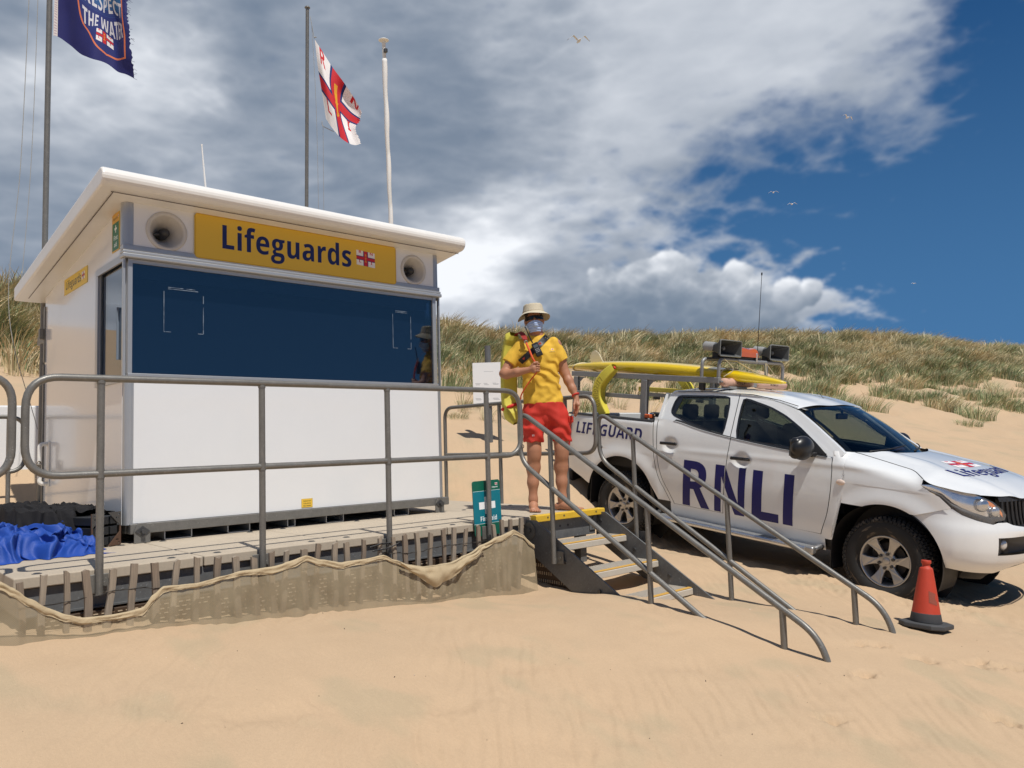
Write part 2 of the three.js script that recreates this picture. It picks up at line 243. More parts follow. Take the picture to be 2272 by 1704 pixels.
const PRINTS = [[2168, 1475, 0.9, 0.95], [2176, 1468, 0.2, 0.6], [1912, 1428, 0.3, 0.7], [1950, 1432, 0.5, 0.55], [2050, 1462, 1.2, 0.8], [1920, 1497, 0.2, 0.9], [2235, 1482, 0.7, 0.9], [1845, 1595, 0.6, 0.8], [2225, 1600, 1.0, 0.8], [1870, 1530, 0.3, 1.3], [2010, 1550, 0.4, 1.2], [1820, 1565, 0.7, 1.2], [1480, 1400, 0.4, 1.0], [1560, 1530, 0.6, 1.3], [1300, 1570, 0.2, 1.6], [1230, 1650, 0.8, 1.6], [1380, 1640, 0.6, 1.4], [1650, 1600, 0.5, 1.8], [1720, 1640, 0.5, 1.6], [1020, 1560, 0.1, 1.8], [1150, 1480, 0.3, 1.4], [600, 1590, 0.2, 1.6], [380, 1560, 0.0, 1.4], [1760, 1640, 0.9, 1.2], [1500, 1480, 0.5, 1.5], [1990, 1640, 0.4, 1.3]].map(([px, py, a, k]) => {
  let p = onPlane(px, py, 'y', -0.8); for (let i = 0; i < 6; i++) p = onPlane(px, py, 'y', ground(p.x, p.z)); return [p.x, p.z, a, k];
});
function sandY(x, z) {
  let y = ground(x, z);
  const r = Math.hypot(x, z), dune = sstep(9, 17, Math.hypot(x - 1, z) - (z < -8 ? 0 : 3)) * (z < 2 ? 1 : 0.3);
  y += dune * (0.22 * fbm2(x * 0.16, z * 0.16, 3) + 0.10 * fbm2(x * 0.55 + 9, z * 0.55, 3)) + 0.012 * fbm2(x * 1.1, z * 1.1 + 4, 3);
  if (r < 16) {
    const soft = Math.max(0, 1 - r / 16), px = x * 0.80 + z * 0.60, pz = -x * 0.60 + z * 0.80;
    const m = sstep(-0.35, 0.5, n2(x * 0.6 + 3, z * 0.6)), wv = Math.sin((px + 0.05 * fbm2(px * 3, pz * 1.5, 2)) * 2 * Math.PI / 0.088 + 2.2 * n2(px * 0.9, pz * 0.9));
    y += soft * (0.0050 * m * wv + 0.0050 * fbm2(px * 1.9, pz * 1.0, 2));
    y += 0.02 * sstep(0.9, 0, Math.abs(x - 7) - 0.15) * sstep(-8, -6, z) * sstep(0.3, -1.2, z) * fbm2(x * 3.2, z * 3.2, 3);
  }
  for (const [wx, wz] of [[6.93, -2.93], [7.05, -5.9]]) { const dx = (x - wx) / 0.34, dz = (z - wz) / 0.52, q = dx * dx + dz * dz; if (q < 6) y += 0.030 * Math.exp(-Math.pow(Math.sqrt(q) - 1.0, 2) * 4) * (0.7 + 0.8 * fbm2(x * 9, z * 9, 3)) ; }
  for (const [fx, fz, a, k] of PRINTS) {
    const dx = x - fx, dz = z - fz; if (dx * dx + dz * dz > 0.3) continue;
    const c = Math.cos(a), s = Math.sin(a), sc = k < 1 ? 0.62 : 1, u = (dx * c + dz * s) / (0.12 * sc), v = (-dx * s + dz * c) / (0.055 * sc), q = (u * u / k + v * v / k) * (1 + 0.5 * n2(dx * 14 + a * 5, dz * 14));
    const edge = k < 1 ? 0.050 : k > 1.45 && fz < -3 ? 0.017 : 0.009; y += edge * (-Math.exp(-q) + 0.28 * Math.exp(-Math.pow(Math.sqrt(q) - 1.6, 2) * 4) * sstep(-0.4, 0.6, n2(dx * 9 + k * 7, dz * 9)));
  }
  return y;
}
function groundAt(px, py) { const d = rayOf(px, py), p = camera.position; let t = 2, s = 0.25; for (let i = 0; i < 900; i++) { const q = p.clone().addScaledVector(d, t); if (q.y < ground(q.x, q.z)) { if (s < 0.004) return q; t -= s; s *= 0.3; } t += s; if (t > 120) break; } return p.clone().addScaledVector(d, 60); }
{
  const az = [], rr = [];
  for (let a = -180; a < -40; a += 4) az.push(a); for (let a = -40; a < 40; a += 0.125) az.push(a); for (let a = 40; a <= 180; a += 4) az.push(a);
  for (let r = 0.6, k = 0; r < 320; k++) { rr.push(r); r *= r < 2.5 ? 1.03 : r < 9 ? 1.0055 : r < 20 ? 1.012 : r < 60 ? 1.02 : 1.09; } rr.unshift(0.001);
  const nu = az.length, nv = rr.length, pos = new Float32Array(nu * nv * 3), col = new Float32Array(nu * nv * 3), uv = new Float32Array(nu * nv * 2), idx = [];
  for (let j = 0; j < nv; j++) for (let i = 0; i < nu; i++) {
    const a = (az[i] + 42.6) * D2R, x = Math.sin(a) * rr[j], z = -Math.cos(a) * rr[j], k = j * nu + i;
    pos[3 * k] = x; pos[3 * k + 1] = sandY(x, z); pos[3 * k + 2] = z; uv[2 * k] = x; uv[2 * k + 1] = z;
    const p = fbm2(x * 0.5 + 3, z * 0.5, 3), q = fbm2(x * 2.2, z * 1.2 + 8, 3), g = sstep(0.15, 0.55, fbm2(x * 1.3 - 7, z * 0.9 + 2, 3)) * 0.09;
    const t = 1 + 0.045 * p + 0.03 * q;
    col[3 * k] = t * (1 - g * 1.1); col[3 * k + 1] = t * (1 - g * 0.55) * (1 - 0.015 * p); col[3 * k + 2] = t * (1 - g * 0.5) * (1 - 0.03 * p);
  }
  for (let j = 0; j < nv - 1; j++) for (let i = 0; i < nu - 1; i++) { const a = j * nu + i, b = a + nu; idx.push(a, b, a + 1, b, b + 1, a + 1); }
  const g = new THREE.BufferGeometry(); g.setAttribute('position', new THREE.BufferAttribute(pos, 3)); g.setAttribute('color', new THREE.BufferAttribute(col, 3)); g.setAttribute('uv', new THREE.BufferAttribute(uv, 2)); g.setIndex(idx); g.computeVertexNormals();
  const nn = g.attributes.normal; if (nn.getY(nu * 50 + 50) < 0) { for (let k = 0; k < idx.length; k += 3) { const t = idx[k]; idx[k] = idx[k + 1]; idx[k + 1] = t; } g.setIndex(idx); g.computeVertexNormals(); }
  const R = rng(5), grain = dataTex(1024, 1024, (u, v) => { const a = tileN(u, v, 60, 2, 4), s = R(), k = 0.90 + 0.05 * a + (s - 0.5) * 0.12, d = s < 0.004 ? 0.7 : 1; return [k * d, k * d * 0.995, k * d * 0.98]; }, false);
  const bump = dataTex(512, 512, (u, v) => { const k = 0.5 + 0.25 * tileN(u, v, 50, 3, 9) + (R() - 0.5) * 0.35; return [k, k, k]; }, false);
  const m = mat(0.568, 0.414, 0.270, 0.95, 0, { vertexColors: true, map: rep(grain, 0.9), bumpMap: rep(bump, 1.7), bumpScale: 0.0035, specularIntensity: 0.25 });
  const o = new THREE.Mesh(g, m); o.name = 'sand'; o.receiveShadow = true; o.castShadow = true; scene.add(o);
  tag(o, 'wind-blown pale sand of the beach rising into dunes', 'sand', null, 'structure');
}
{ // shell grit and twigs scattered over the near sand
  const R = rng(404), I = new THREE.InstancedMesh(new THREE.IcosahedronGeometry(1, 0), mat(1, 1, 1, 0.8), 170), m = new THREE.Matrix4(), c = new THREE.Color();
  for (let i = 0; i < 170; i++) { const a = (6 + 74 * R()) * D2R, r = 2.4 + 9 * R() * R(), x = Math.sin(a) * r, z = -Math.cos(a) * r, inn = x > 0.5 && x < 5.6 && z < -4.6; const s = inn ? 0 : 0.0014 + 0.0030 * R() * R(); m.compose(V3(x, sandY(x, z) + s * 0.3, z), new THREE.Quaternion().setFromEuler(new THREE.Euler(R() * 3, R() * 3, R() * 3)), V3(s * (1 + 1.6 * R()), s * 0.6, s)); I.setMatrixAt(i, m); const k = R(); c.setRGB(...(k < 0.6 ? [0.07, 0.05, 0.035] : k < 0.85 ? [0.25, 0.18, 0.12] : [0.62, 0.56, 0.48])); I.setColorAt(i, c); }
  I.name = 'shell_grit'; I.castShadow = true; scene.add(I); tag(I, 'specks of shell and driftwood scattered on the sand', 'grit', null, 'stuff');
}
// ---------------------------------------------------------------- marram grass on the dunes
const WIND = V3(0.736, 0, 0.677);
function tuft(seed, n, h, spread, width, straw, lean) {
  const R = rng(seed), pos = [], col = [], nor = [], idx = [];
  for (let b = 0; b < n; b++) {
    const a = R() * 2 * Math.PI, rad = Math.sqrt(R()) * spread, L = h * (0.55 + 0.6 * R()), bx0 = Math.cos(a) * rad, bz0 = Math.sin(a) * rad;
    const out = 0.25 + 0.35 * R(), dir = V3(Math.cos(a) * out, 0, Math.sin(a) * out).addScaledVector(WIND, lean * (0.5 + 0.9 * R()));
    const dry = R() < straw, seg = 4, side = V3(-dir.z, 0, dir.x).normalize().applyAxisAngle(V3(0, 1, 0), (R() - 0.5) * 2), tone = 0.75 + 0.5 * R();
    const c = dry ? [0.68 * tone, 0.565 * tone, 0.34 * tone] : [0.245 * tone, 0.285 * tone, 0.14 * tone], head = dry && R() < 0.5, k0 = pos.length / 3;
    for (let s = 0; s <= seg; s++) {
      const t = s / seg, w = width * (head && t > 0.6 ? 1.5 : 1) * (s === seg ? 0.15 : 1 - 0.5 * t), p = V3(bx0, L * (t - 0.18 * t * t * t), bz0).addScaledVector(dir, L * t * t * 0.85);
      for (const q of [-1, 1]) { pos.push(p.x + side.x * w * q, p.y - 0.03, p.z + side.z * w * q); col.push(...c); nor.push(dir.x * 0.3, 1, dir.z * 0.3 + 0.4); }
      if (s) { const m = k0 + 2 * s; idx.push(m - 2, m - 1, m, m, m - 1, m + 1); }
    }
  }
  const g = new THREE.BufferGeometry(); g.setAttribute('position', new THREE.Float32BufferAttribute(pos, 3)); g.setAttribute('color', new THREE.Float32BufferAttribute(col, 3)); g.setIndex(idx); g.computeVertexNormals();
  return g;
}
const M_grass = mat(1, 1, 1, 0.75, 0, { vertexColors: true, specularIntensity: 0.3 });
{
  const R = rng(77), kinds = [tuft(1, 46, 0.44, 0.19, 0.0085, 0.2, 0.34), tuft(2, 46, 0.46, 0.21, 0.008, 0.5, 0.40), tuft(3, 40, 0.62, 0.18, 0.0068, 0.88, 0.36), tuft(4, 46, 0.36, 0.22, 0.0085, 0.3, 0.32)];
  const spots = [[], [], [], []], m4 = new THREE.Matrix4(), q = new THREE.Quaternion(), e = new THREE.Euler();
  for (let k = 0; k < 120000; k++) {
    const a = (-40 + 80 * R() + 42.6) * D2R, r = 11 + 42 * Math.sqrt(R()), x = Math.sin(a) * r, z = -Math.cos(a) * r, y = ground(x, z);
    const left = sstep(8, 3, x), lvl = sstep(lerp(1.0, 1.3, left), lerp(3.2, 2.5, left), y);
    const sr = 0.976 * x + 0.22 * z, tr = -0.22 * x + 0.976 * z, patch = 0.55 * fbm2(x * 0.24 + 20, z * 0.24, 3) + 0.75 * fbm2(sr * 0.16 + 4, tr * 0.62, 3), clump = n2(x * 0.62, z * 0.62 + 40);
    const p = lvl * 1.0 + patch * 1.6 + clump * 0.95 - 0.50;
    if (y < 0.95 || R() > clamp(p) * lerp(0.85, 1, lvl)) continue;
    const st = fbm2(x * 0.22 + 60, z * 0.22 + 5, 2) + 0.35 * sstep(3.2, 4.4, y) + (R() - 0.5) * 0.75, kind = st > 0.42 ? 2 : st > 0.02 ? 1 : st > -0.35 ? 0 : 3, s = (0.70 + 0.5 * R() + 0.30 * clump) * lerp(0.7, 1, lvl) * (1 + 0.25 * left);
    e.set((R() - 0.5) * 0.25, (R() - 0.5) * 1.4, (R() - 0.5) * 0.25); q.setFromEuler(e);
    m4.compose(V3(x, sandY(x, z) - 0.02, z), q, V3(s, s * (0.85 + 0.35 * R()), s)); spots[kind].push([m4.clone(), 0.8 + 0.4 * R(), fbm2(x * 0.5, z * 0.5, 2)]);
  }
  spots.forEach((list, k) => {
    const I = new THREE.InstancedMesh(kinds[k], M_grass, list.length), c = new THREE.Color();
    list.forEach(([m, t, w], i) => { I.setMatrixAt(i, m); I.setColorAt(i, c.setRGB(t * (1 + 0.12 * w), t, t * (1 - 0.1 * w))); });
    I.name = numbered('dune_grass'); I.castShadow = I.receiveShadow = true; scene.add(I);
    tag(I, ['grey-green marram grass massed over the dune ridge', 'mixed green and straw marram grass over the dune ridge', 'tall straw-coloured seeding grass along the dune crest', 'short dull green grass on the dune slope'][k], 'grass', null, 'stuff');
  });
  // single tussocks on the bare lower slope
  const solo = [tuft(21, 230, 0.42, 0.40, 0.007, 0.22, 0.36), tuft(22, 210, 0.38, 0.50, 0.007, 0.3, 0.4), tuft(23, 240, 0.50, 0.36, 0.007, 0.35, 0.4)];
  [[1330, 846, 1, 0], [1790, 872, 1.1, 0], [1835, 893, 0.9, 1], [1885, 905, 1, 0], [1925, 916, 0.9, 1], [1960, 880, 1.1, 2], [2010, 888, 1, 1], [2055, 895, 0.9, 0], [2100, 908, 0.8, 1], [2140, 920, 0.8, 0], [2172, 936, 1.0, 2], [2150, 944, 0.6, 1], [2200, 905, 1, 0], [2240, 880, 1, 1], [1965, 838, 1.1, 1], [1010, 872, 1.1, 0], [968, 800, 1.1, 2], [1040, 905, 0.45, 1], [1015, 925, 0.35, 1], [2080, 852, 1.1, 1], [1600, 832, 0.9, 0], [1860, 840, 1.1, 2]].forEach(([px, py, s, k]) => {
    const p = groundAt(px, py), o = new THREE.Mesh(solo[k], M_grass); o.name = numbered('grass_tussock'); o.position.set(p.x, sandY(p.x, p.z) - 0.02, p.z); o.rotation.y = (px % 7) * 0.2; o.scale.setScalar(s); o.castShadow = true; scene.add(o);
    tag(o, 'single low tussock of grass on bare sand below the dune ridge', 'grass', 'tussocks on the bare dune slope');
  });
}
// ---------------------------------------------------------------- deck, rails, steps, fence
const M_slab = mat(0.52, 0.45, 0.355, 0.85, 0, { map: rep(dataTex(512, 512, (u, v) => { const a = tileN(u, v, 5, 5, 41), b = tileN(u, v, 60, 3, 12), k = clamp(0.86 + 0.10 * a + 0.08 * b); return [k, k * 0.985, k * 0.96]; }, false), 0.9), bumpMap: rep(T_fine, 6), bumpScale: 0.0015 });
const M_slabEdge = M_slab;
const M_yellow = mat(0.72, 0.46, 0.035, 0.5, 0, { map: rep(T_blotch, 3) });
{
  const deck = thing('boardwalk_deck', 'sandy raised deck of concrete slabs on grey steel beams under the hut', 'deck', [3.2, -0.4, -6.4]);
  const xs = [0.87, 1.871, 2.79, 3.75, 4.67, 5.52], R = rng(9);
  for (let k = 0; k < 5; k++) {
    const s = mesh('slab', rb(xs[k] + 0.004, xs[k + 1] - 0.004, -0.062, 0, -7.35, -4.86 + (k === 0 ? 0.004 : 0), 0.008), M_slab, deck);
    for (const [fx, z] of [[0.13, -4.95], [0.84, -4.95], [0.13, -5.93], [0.84, -5.93]]) mesh('bolt', lathe([[0, 0.005], [0.016, 0.005], [0.02, 0.0015], [0.026, 0.001], [0.026, -0.002]], 14).translate(lerp(xs[k], xs[k + 1], fx), 0, z), M.bolt, s);
  }
  mesh('edge_beam', [rb(0.90, 4.52, -0.215, -0.066, -4.925, -4.885, 0.004), bx(0.90, 4.52, -0.215, -0.205, -4.885, -4.868)], M.beam, deck);
  mesh('end_beam', [rb(0.90, 0.94, -0.215, -0.066, -7.3, -4.93, 0.004)], M.beam, deck);
  mesh('rear_beam', rb(0.95, 5.5, -0.215, -0.066, -7.3, -7.26, 0.004), M.beam, deck);
  mesh('side_beam', rb(5.46, 5.50, -0.215, -0.066, -7.25, -4.93, 0.004), M.beam, deck);
  for (const x of [1.05, 2.4, 3.9, 5.4]) for (const z of [-5.0, -7.1]) mesh('support_leg', [bx(x - 0.04, x + 0.04, -0.9, -0.217, z - 0.04, z + 0.04), bx(x - 0.09, x + 0.09, -0.62, -0.6, z - 0.09, z + 0.09)], M.beam, deck);
  mesh('rear_support_slab', rb(0.87, 4.9, -0.066, -0.004, -8.75, -7.36, 0.006), M_slab, deck);
  // brown slotted plastic panels below the front edge
  const M_brown = mat(0.060, 0.036, 0.020, 0.6), M_rib = mat(0.46, 0.37, 0.26, 0.7);
  const panels = [[0.98, 2.05, 0, -4.835], [2.10, 3.15, 0, -4.835], [3.20, 4.45, 0, -4.835]];
  for (const [x0, x1, , z] of panels) {
    const p = mesh('slotted_panel', rb(x0, x1, -0.62, -0.225, z - 0.02, z, 0.004), M_brown, deck), ribs = [];
    for (let y = -0.245, r = 0; y > -0.55; y -= 0.026, r++) for (let x = x0 + 0.02 + (r % 2) * 0.02; x < x1 - 0.04; x += 0.042) if (n2(x * 3.1, y * 5) > -0.35) ribs.push(bx(x, x + 0.024, y - 0.003, y + 0.003, z - 0.001, z + 0.004));
    mesh('slot_ribs', ribs, M_rib, p).userData.kind = 'stuff';
  }
  {
    const p = mesh('slotted_panel', extX([[-4.83, -0.24], [-4.40, -0.40], [-4.05, -0.60], [-4.83, -0.70]], 4.645, 4.66), M_brown, deck), ribs = [];
    for (let y = -0.27, r = 0; y > -0.66; y -= 0.062, r++) for (let z = -4.81 + (r % 2) * 0.015; z < -4.12; z += 0.026) if (n2(z * 4, y * 7 + 3) > -0.55 && y > -0.62 - (z + 4.1) * 0 && y < -0.24 - (z + 4.83) * 0.38) ribs.push(bx(4.638, 4.646, y - 0.013, y + 0.013, z, z + 0.007));
    mesh('slot_ribs', ribs, M_rib, p).userData.kind = 'stuff';
  }
}
// ---- guard rails
const RT = 0.0205;
function bracket(x, y, z) { return [rb(x - 0.055, x + 0.055, y - 0.045, y + 0.06, z - 0.032, z - 0.022, 0.004), rod([x + 0.033, y + 0.005, z - 0.03], [x + 0.033, y + 0.005, z - 0.004], 0.013, 0.013, 6)]; }
{
  const z = -4.80, r = thing('guard_rail', 'galvanised two-bar guard rail with four posts along the front of the deck', 'railing', [2.7, -0.13, z]);
  mesh('rail_loop', pipe([[2.7, 1.065, z], [0.905, 1.065, z], [0.905, 0.53, z], [4.50, 0.53, z], [4.50, 1.065, z], [2.7, 1.065, z]], RT, 0.17, 14), M.galv, r);
  for (const x of [1.272, 2.222, 3.178, 4.127]) { const p = mesh('post', [rod([x, -0.135, z], [x, 1.055, z], RT, RT, 14)], M.galv, r); const [b0, b1] = bracket(x, -0.085, z); mesh('bracket', b0, M.galv, p); mesh('bolt', b1, M.galv, p); mesh('weld_collar', rod([x, 0.505, z], [x, 0.555, z], 0.0235), M.galv, p); mesh('weld_collar', rod([x, 1.035, z], [x, 1.05, z], 0.0235), M.galv, p); }
  const l = thing('guard_rail', 'end loop of a second guard rail across the gap beside the blue tarpaulin', 'railing', [-0.2, -0.13, z]);
  mesh('rail_loop', pipe([[-1.2, 1.065, z], [0.845, 1.065, z], [0.845, 0.53, z], [-1.2, 0.53, z]], RT, 0.15, 14), M.galv, l);
  for (const x of [-1.0, 0.42]) mesh('post', rod([x, -0.5, z], [x, 1.055, z], RT, RT, 14), M.galv, l);
  const x5 = 5.50, g = thing('guard_rail', 'galvanised guard rail at the deck end behind the lifeguard', 'railing', [x5, -0.1, -6]);
  mesh('rail_loop', pipe([[x5, -0.08, -7.13], [x5, 1.05, -7.13], [x5, 1.05, -4.85], [x5, 0.515, -4.85], [x5, 0.515, -7.11]], RT, 0.14, 12), M.galv, g);
  for (const zz of [-6.19, -5.23]) mesh('post', rod([x5, -0.12, zz], [x5, 1.04, zz], RT, RT, 12), M.galv, g);
  const zb = -9.0, b = thing('guard_rail', 'looped guard rail in front of the white cabinet behind the hut', 'railing', [0.8, 0, zb]);
  mesh('rail_loop', pipe([[-0.6, 1.03, zb], [1.70, 1.03, zb], [1.70, 0.49, zb], [-0.6, 0.49, zb]], RT, 0.16, 12), M.galv, b);
  for (const x of [0.3, 1.56]) mesh('post', rod([x, -0.3, zb], [x, 1.02, zb], RT, RT, 12), M.galv, b);
}
// ---- steps
{
  const s = thing('steps', 'grey steel steps with ribbed treads half buried in sand', 'steps', [5.06, -0.6, -4.3]);
  const sl = -0.578, y0 = (z) => -0.027 + sl * (z + 4.735), yb = (z) => -0.29 + sl * (z + 4.803);
  for (const [x0, x1, m] of [[4.585, 4.60, M.beam], [5.47, 5.485, M.beam]]) {
    const st = mesh('stringer', extX([[-4.86, -0.02], [-4.745, -0.02], [-3.2, y0(-3.2)], [-3.2, yb(-3.2)], [-4.86, yb(-4.86) - 0.01]], x0, x1), m, s);
    for (const [z, y] of [[-4.80, -0.10], [-4.42, -0.33], [-4.06, -0.52]]) mesh('bolt', [rod([x0 - 0.012, y, z], [x1 + 0.012, y, z], 0.017, 0.017, 6)], M.bolt, st);
  }
  mesh('pivot_plate', [rod([4.575, -0.105, -4.815], [4.584, -0.105, -4.815], 0.068, 0.068, 28), rod([4.565, -0.105, -4.815], [4.58, -0.105, -4.815], 0.02, 0.02, 6)], M.galv, s);
  const tread = mat(0.56, 0.51, 0.43, 0.75, 0.1, { map: rep(T_blotch, 2) });
  for (let k = 1; k <= 4; k++) {
    const y = -0.02 - 0.192 * k, zf = -4.50 + 0.338 * (k - 1), zb = zf - 0.25;
    const t = mesh('tread', [rb(4.605, 5.465, y - 0.05, y, zb, zf, 0.006)], tread, s), ribs = [];
    for (let x = 4.62; x < 5.455; x += 0.021) ribs.push(bx(x, x + 0.011, y, y + 0.005, zb + 0.01, zf - 0.05));
    mesh('tread_ribs', ribs, tread, t).userData.kind = 'stuff';
    mesh('nosing', rb(4.66, 5.46, y + 0.001, y + 0.009, zf - 0.045, zf - 0.008, 0.003), mat(0.62, 0.36, 0.075, 0.7, 0, { map: rep(T_blotch, 4) }), t);
  }
  const r0 = mesh('riser_plate', rb(4.66, 5.44, -0.215, -0.04, -4.86, -4.845, 0.003), M.beam, s);
  for (const [x, y] of [[4.98, -0.105], [5.08, -0.105]]) mesh('hole', rod([x, y, -4.846], [x, y, -4.8435], 0.010, 0.010, 14), M.black, r0);
  mesh('gusset', [rb(5.36, 5.46, -0.18, -0.04, -4.843, -4.835, 0.003), rod([5.40, -0.12, -4.84], [5.40, -0.12, -4.82], 0.016, 0.016, 6), rod([5.40, -0.075, -4.84], [5.40, -0.075, -4.82], 0.016, 0.016, 6)], M.beam, s);
  const ye = mesh('edge_strip', [extX([[-4.80, 0.012], [-4.792, 0.006], [-4.792, -0.040], [-4.80, -0.044], [-4.87, -0.044], [-4.87, 0.012]], 4.64, 5.52)], M_yellow, s);
  for (const x of [4.78, 4.98, 5.2, 5.4]) mesh('bolt', rod([x, -0.012, -4.793], [x, -0.012, -4.789], 0.008, 0.008, 10), M.bolt, ye);
}
{
  const stair = (x, label, P, posts, low) => {
    const h = thing('hand_rail', label, 'railing', [x, -0.7, -3.4]);
    mesh('rail_loop', pipe(P.map(([z, y]) => [x, y, z]), RT, 0.14, 14), M.galv, h);
    for (const [z, yt, yb2] of posts) { const p = mesh('post', rod([x, yb2, z], [x, yt, z], RT, RT, 14), M.galv, h); if (yb2 > -0.5) mesh('bracket', [rb(x + 0.018, x + 0.028, yb2 - 0.0, yb2 + 0.10, z - 0.01, z + 0.085, 0.004), rod([x + 0.012, yb2 + 0.045, z + 0.05], [x + 0.04, yb2 + 0.045, z + 0.05], 0.014, 0.014, 6)], M.galv, p); }
    for (const [z, y] of low) mesh('eyelet', [new THREE.TorusGeometry(0.014, 0.004, 6, 14).rotateY(Math.PI / 2).translate(x, y, z)], M.galv, h);
  };
  stair(4.545, 'grey tubular hand rail on the side of the steps toward the hut', [[-2.75, -0.80], [-4.86, 0.475], [-4.86, 0.905], [-2.29, -0.578], [-2.20, -0.95]], [[-4.502, 0.70, -0.346], [-3.543, 0.145, -0.85], [-2.53, -0.445, -0.95]], [[-4.83, 0.60]]);
  stair(5.545, 'grey tubular hand rail on the side of the steps toward the pickup', [[-2.70, -0.86], [-4.85, 0.46], [-4.85, 0.90], [-2.32, -0.575], [-2.225, -0.95]], [[-4.45, 0.68, -0.28], [-3.52, 0.125, -0.95], [-2.53, -0.46, -0.95]], [[-4.83, 0.57]]);
}
// ---- chestnut paling fence and the netting hung on it
{
  const f = thing('paling_fence', 'weathered wooden paling fence wired together along the deck front', 'fence', [2.6, -0.5, -4.72]);
  const tops = [[0.75, 0.0], [0.885, -0.005], [0.981, 0.017], [1.094, 0.02], [1.191, 0.013], [1.313, 0.006], [1.426, 0.017], [1.544, 0.019], [1.66, 0.011], [1.776, 0.017], [1.904, 0.002], [2.018, -0.005], [2.133, -0.029], [2.248, -0.003], [2.342, -0.007], [2.467, -0.013], [2.565, 0.006], [2.693, 0.003], [2.781, -0.006], [2.914, -0.001], [3.048, 0.001], [3.161, -0.003], [3.26, 0], [3.363, -0.001], [3.481, -0.01], [3.61, 0.003], [3.703, 0.011], [3.815, -0.008], [3.949, -0.003], [4.107, 0.001], [4.196, 0.02], [4.274, 0.018], [4.396, 0.021]];
  const wood = dataTex(256, 512, (u, v) => { const s = tileN(u, v * 0.15, 26, 4, 14), a = tileN(u, v, 5, 3, 6), k = 0.66 + 0.22 * s + 0.12 * a; return [k, k * 0.965, k * 0.92]; }, false);
  const woods = [[0.40, 0.335, 0.265], [0.34, 0.275, 0.215], [0.45, 0.385, 0.31]].map((c) => mat(...c, 0.9, 0, { map: rep(wood, 6, 1.4), bumpMap: rep(wood, 6, 1.4), bumpScale: 0.004 }));
  const R = rng(31);
  tops.forEach(([x, y], k) => {
    const w = 0.030 + 0.014 * R(), d = 0.016 + 0.008 * R(), h = y + 0.85, g = new THREE.BoxGeometry(w, h, d, 2, 12, 1), p = g.attributes.position, tilt = (R() - 0.62) * 0.16, sd = R() * 50, lean = (R() - 0.5) * 0.05;
    for (let i = 0; i < p.count; i++) {
      const t = p.getY(i) / h + 0.5, X = p.getX(i), e = Math.abs(X) > w * 0.3 ? Math.sign(X) : 0;
      const dy = (1 - t) * h;
      p.setXYZ(i, X * (0.9 + 0.2 * n2(t * 3 + sd, e)) + 0.006 * n2(t * 2.2, sd) - tilt * (dy - 0.1) * -1, y - dy + (t > 0.99 ? 0.012 * n2(sd, X * 60) : 0), p.getZ(i) + (e === 0 ? 0.006 * Math.sign(p.getZ(i)) : 0) + 0.005 * n2(sd + 9, t * 3) + lean * dy);
    }
    g.computeVertexNormals(); mesh('pale', g.translate(x, 0, -4.725), woods[k % 3], f);
  });
  const wire = mat(0.05, 0.045, 0.04, 0.5, 0.7), pts = [], pts2 = [];
  for (let i = 0; i < tops.length - 1; i++) { const x = tops[i][0], x2 = tops[i + 1][0], y = -0.125 - 0.02 * n2(x * 1.7, 3); pts.push([x, y, -4.708], [(x + x2) / 2, y - 0.006, -4.726]); pts2.push([x, y - 0.006, -4.745], [(x + x2) / 2, y - 0.002, -4.724]); }
  mesh('tie_wire', [sweep(curvePts(pts, 260), 0.0022, 5), sweep(curvePts(pts2, 260), 0.0022, 5)], wire, f);
  mesh('black_tie', [sweep(curvePts([[2.95, -0.055, -4.70], [3.05, -0.04, -4.70], [3.10, -0.055, -4.775], [3.178, -0.05, -4.772], [3.20, -0.045, -4.70], [3.10, -0.075, -4.70], [2.98, -0.085, -4.71]], 60), 0.005, 6)], M.black, f);
}
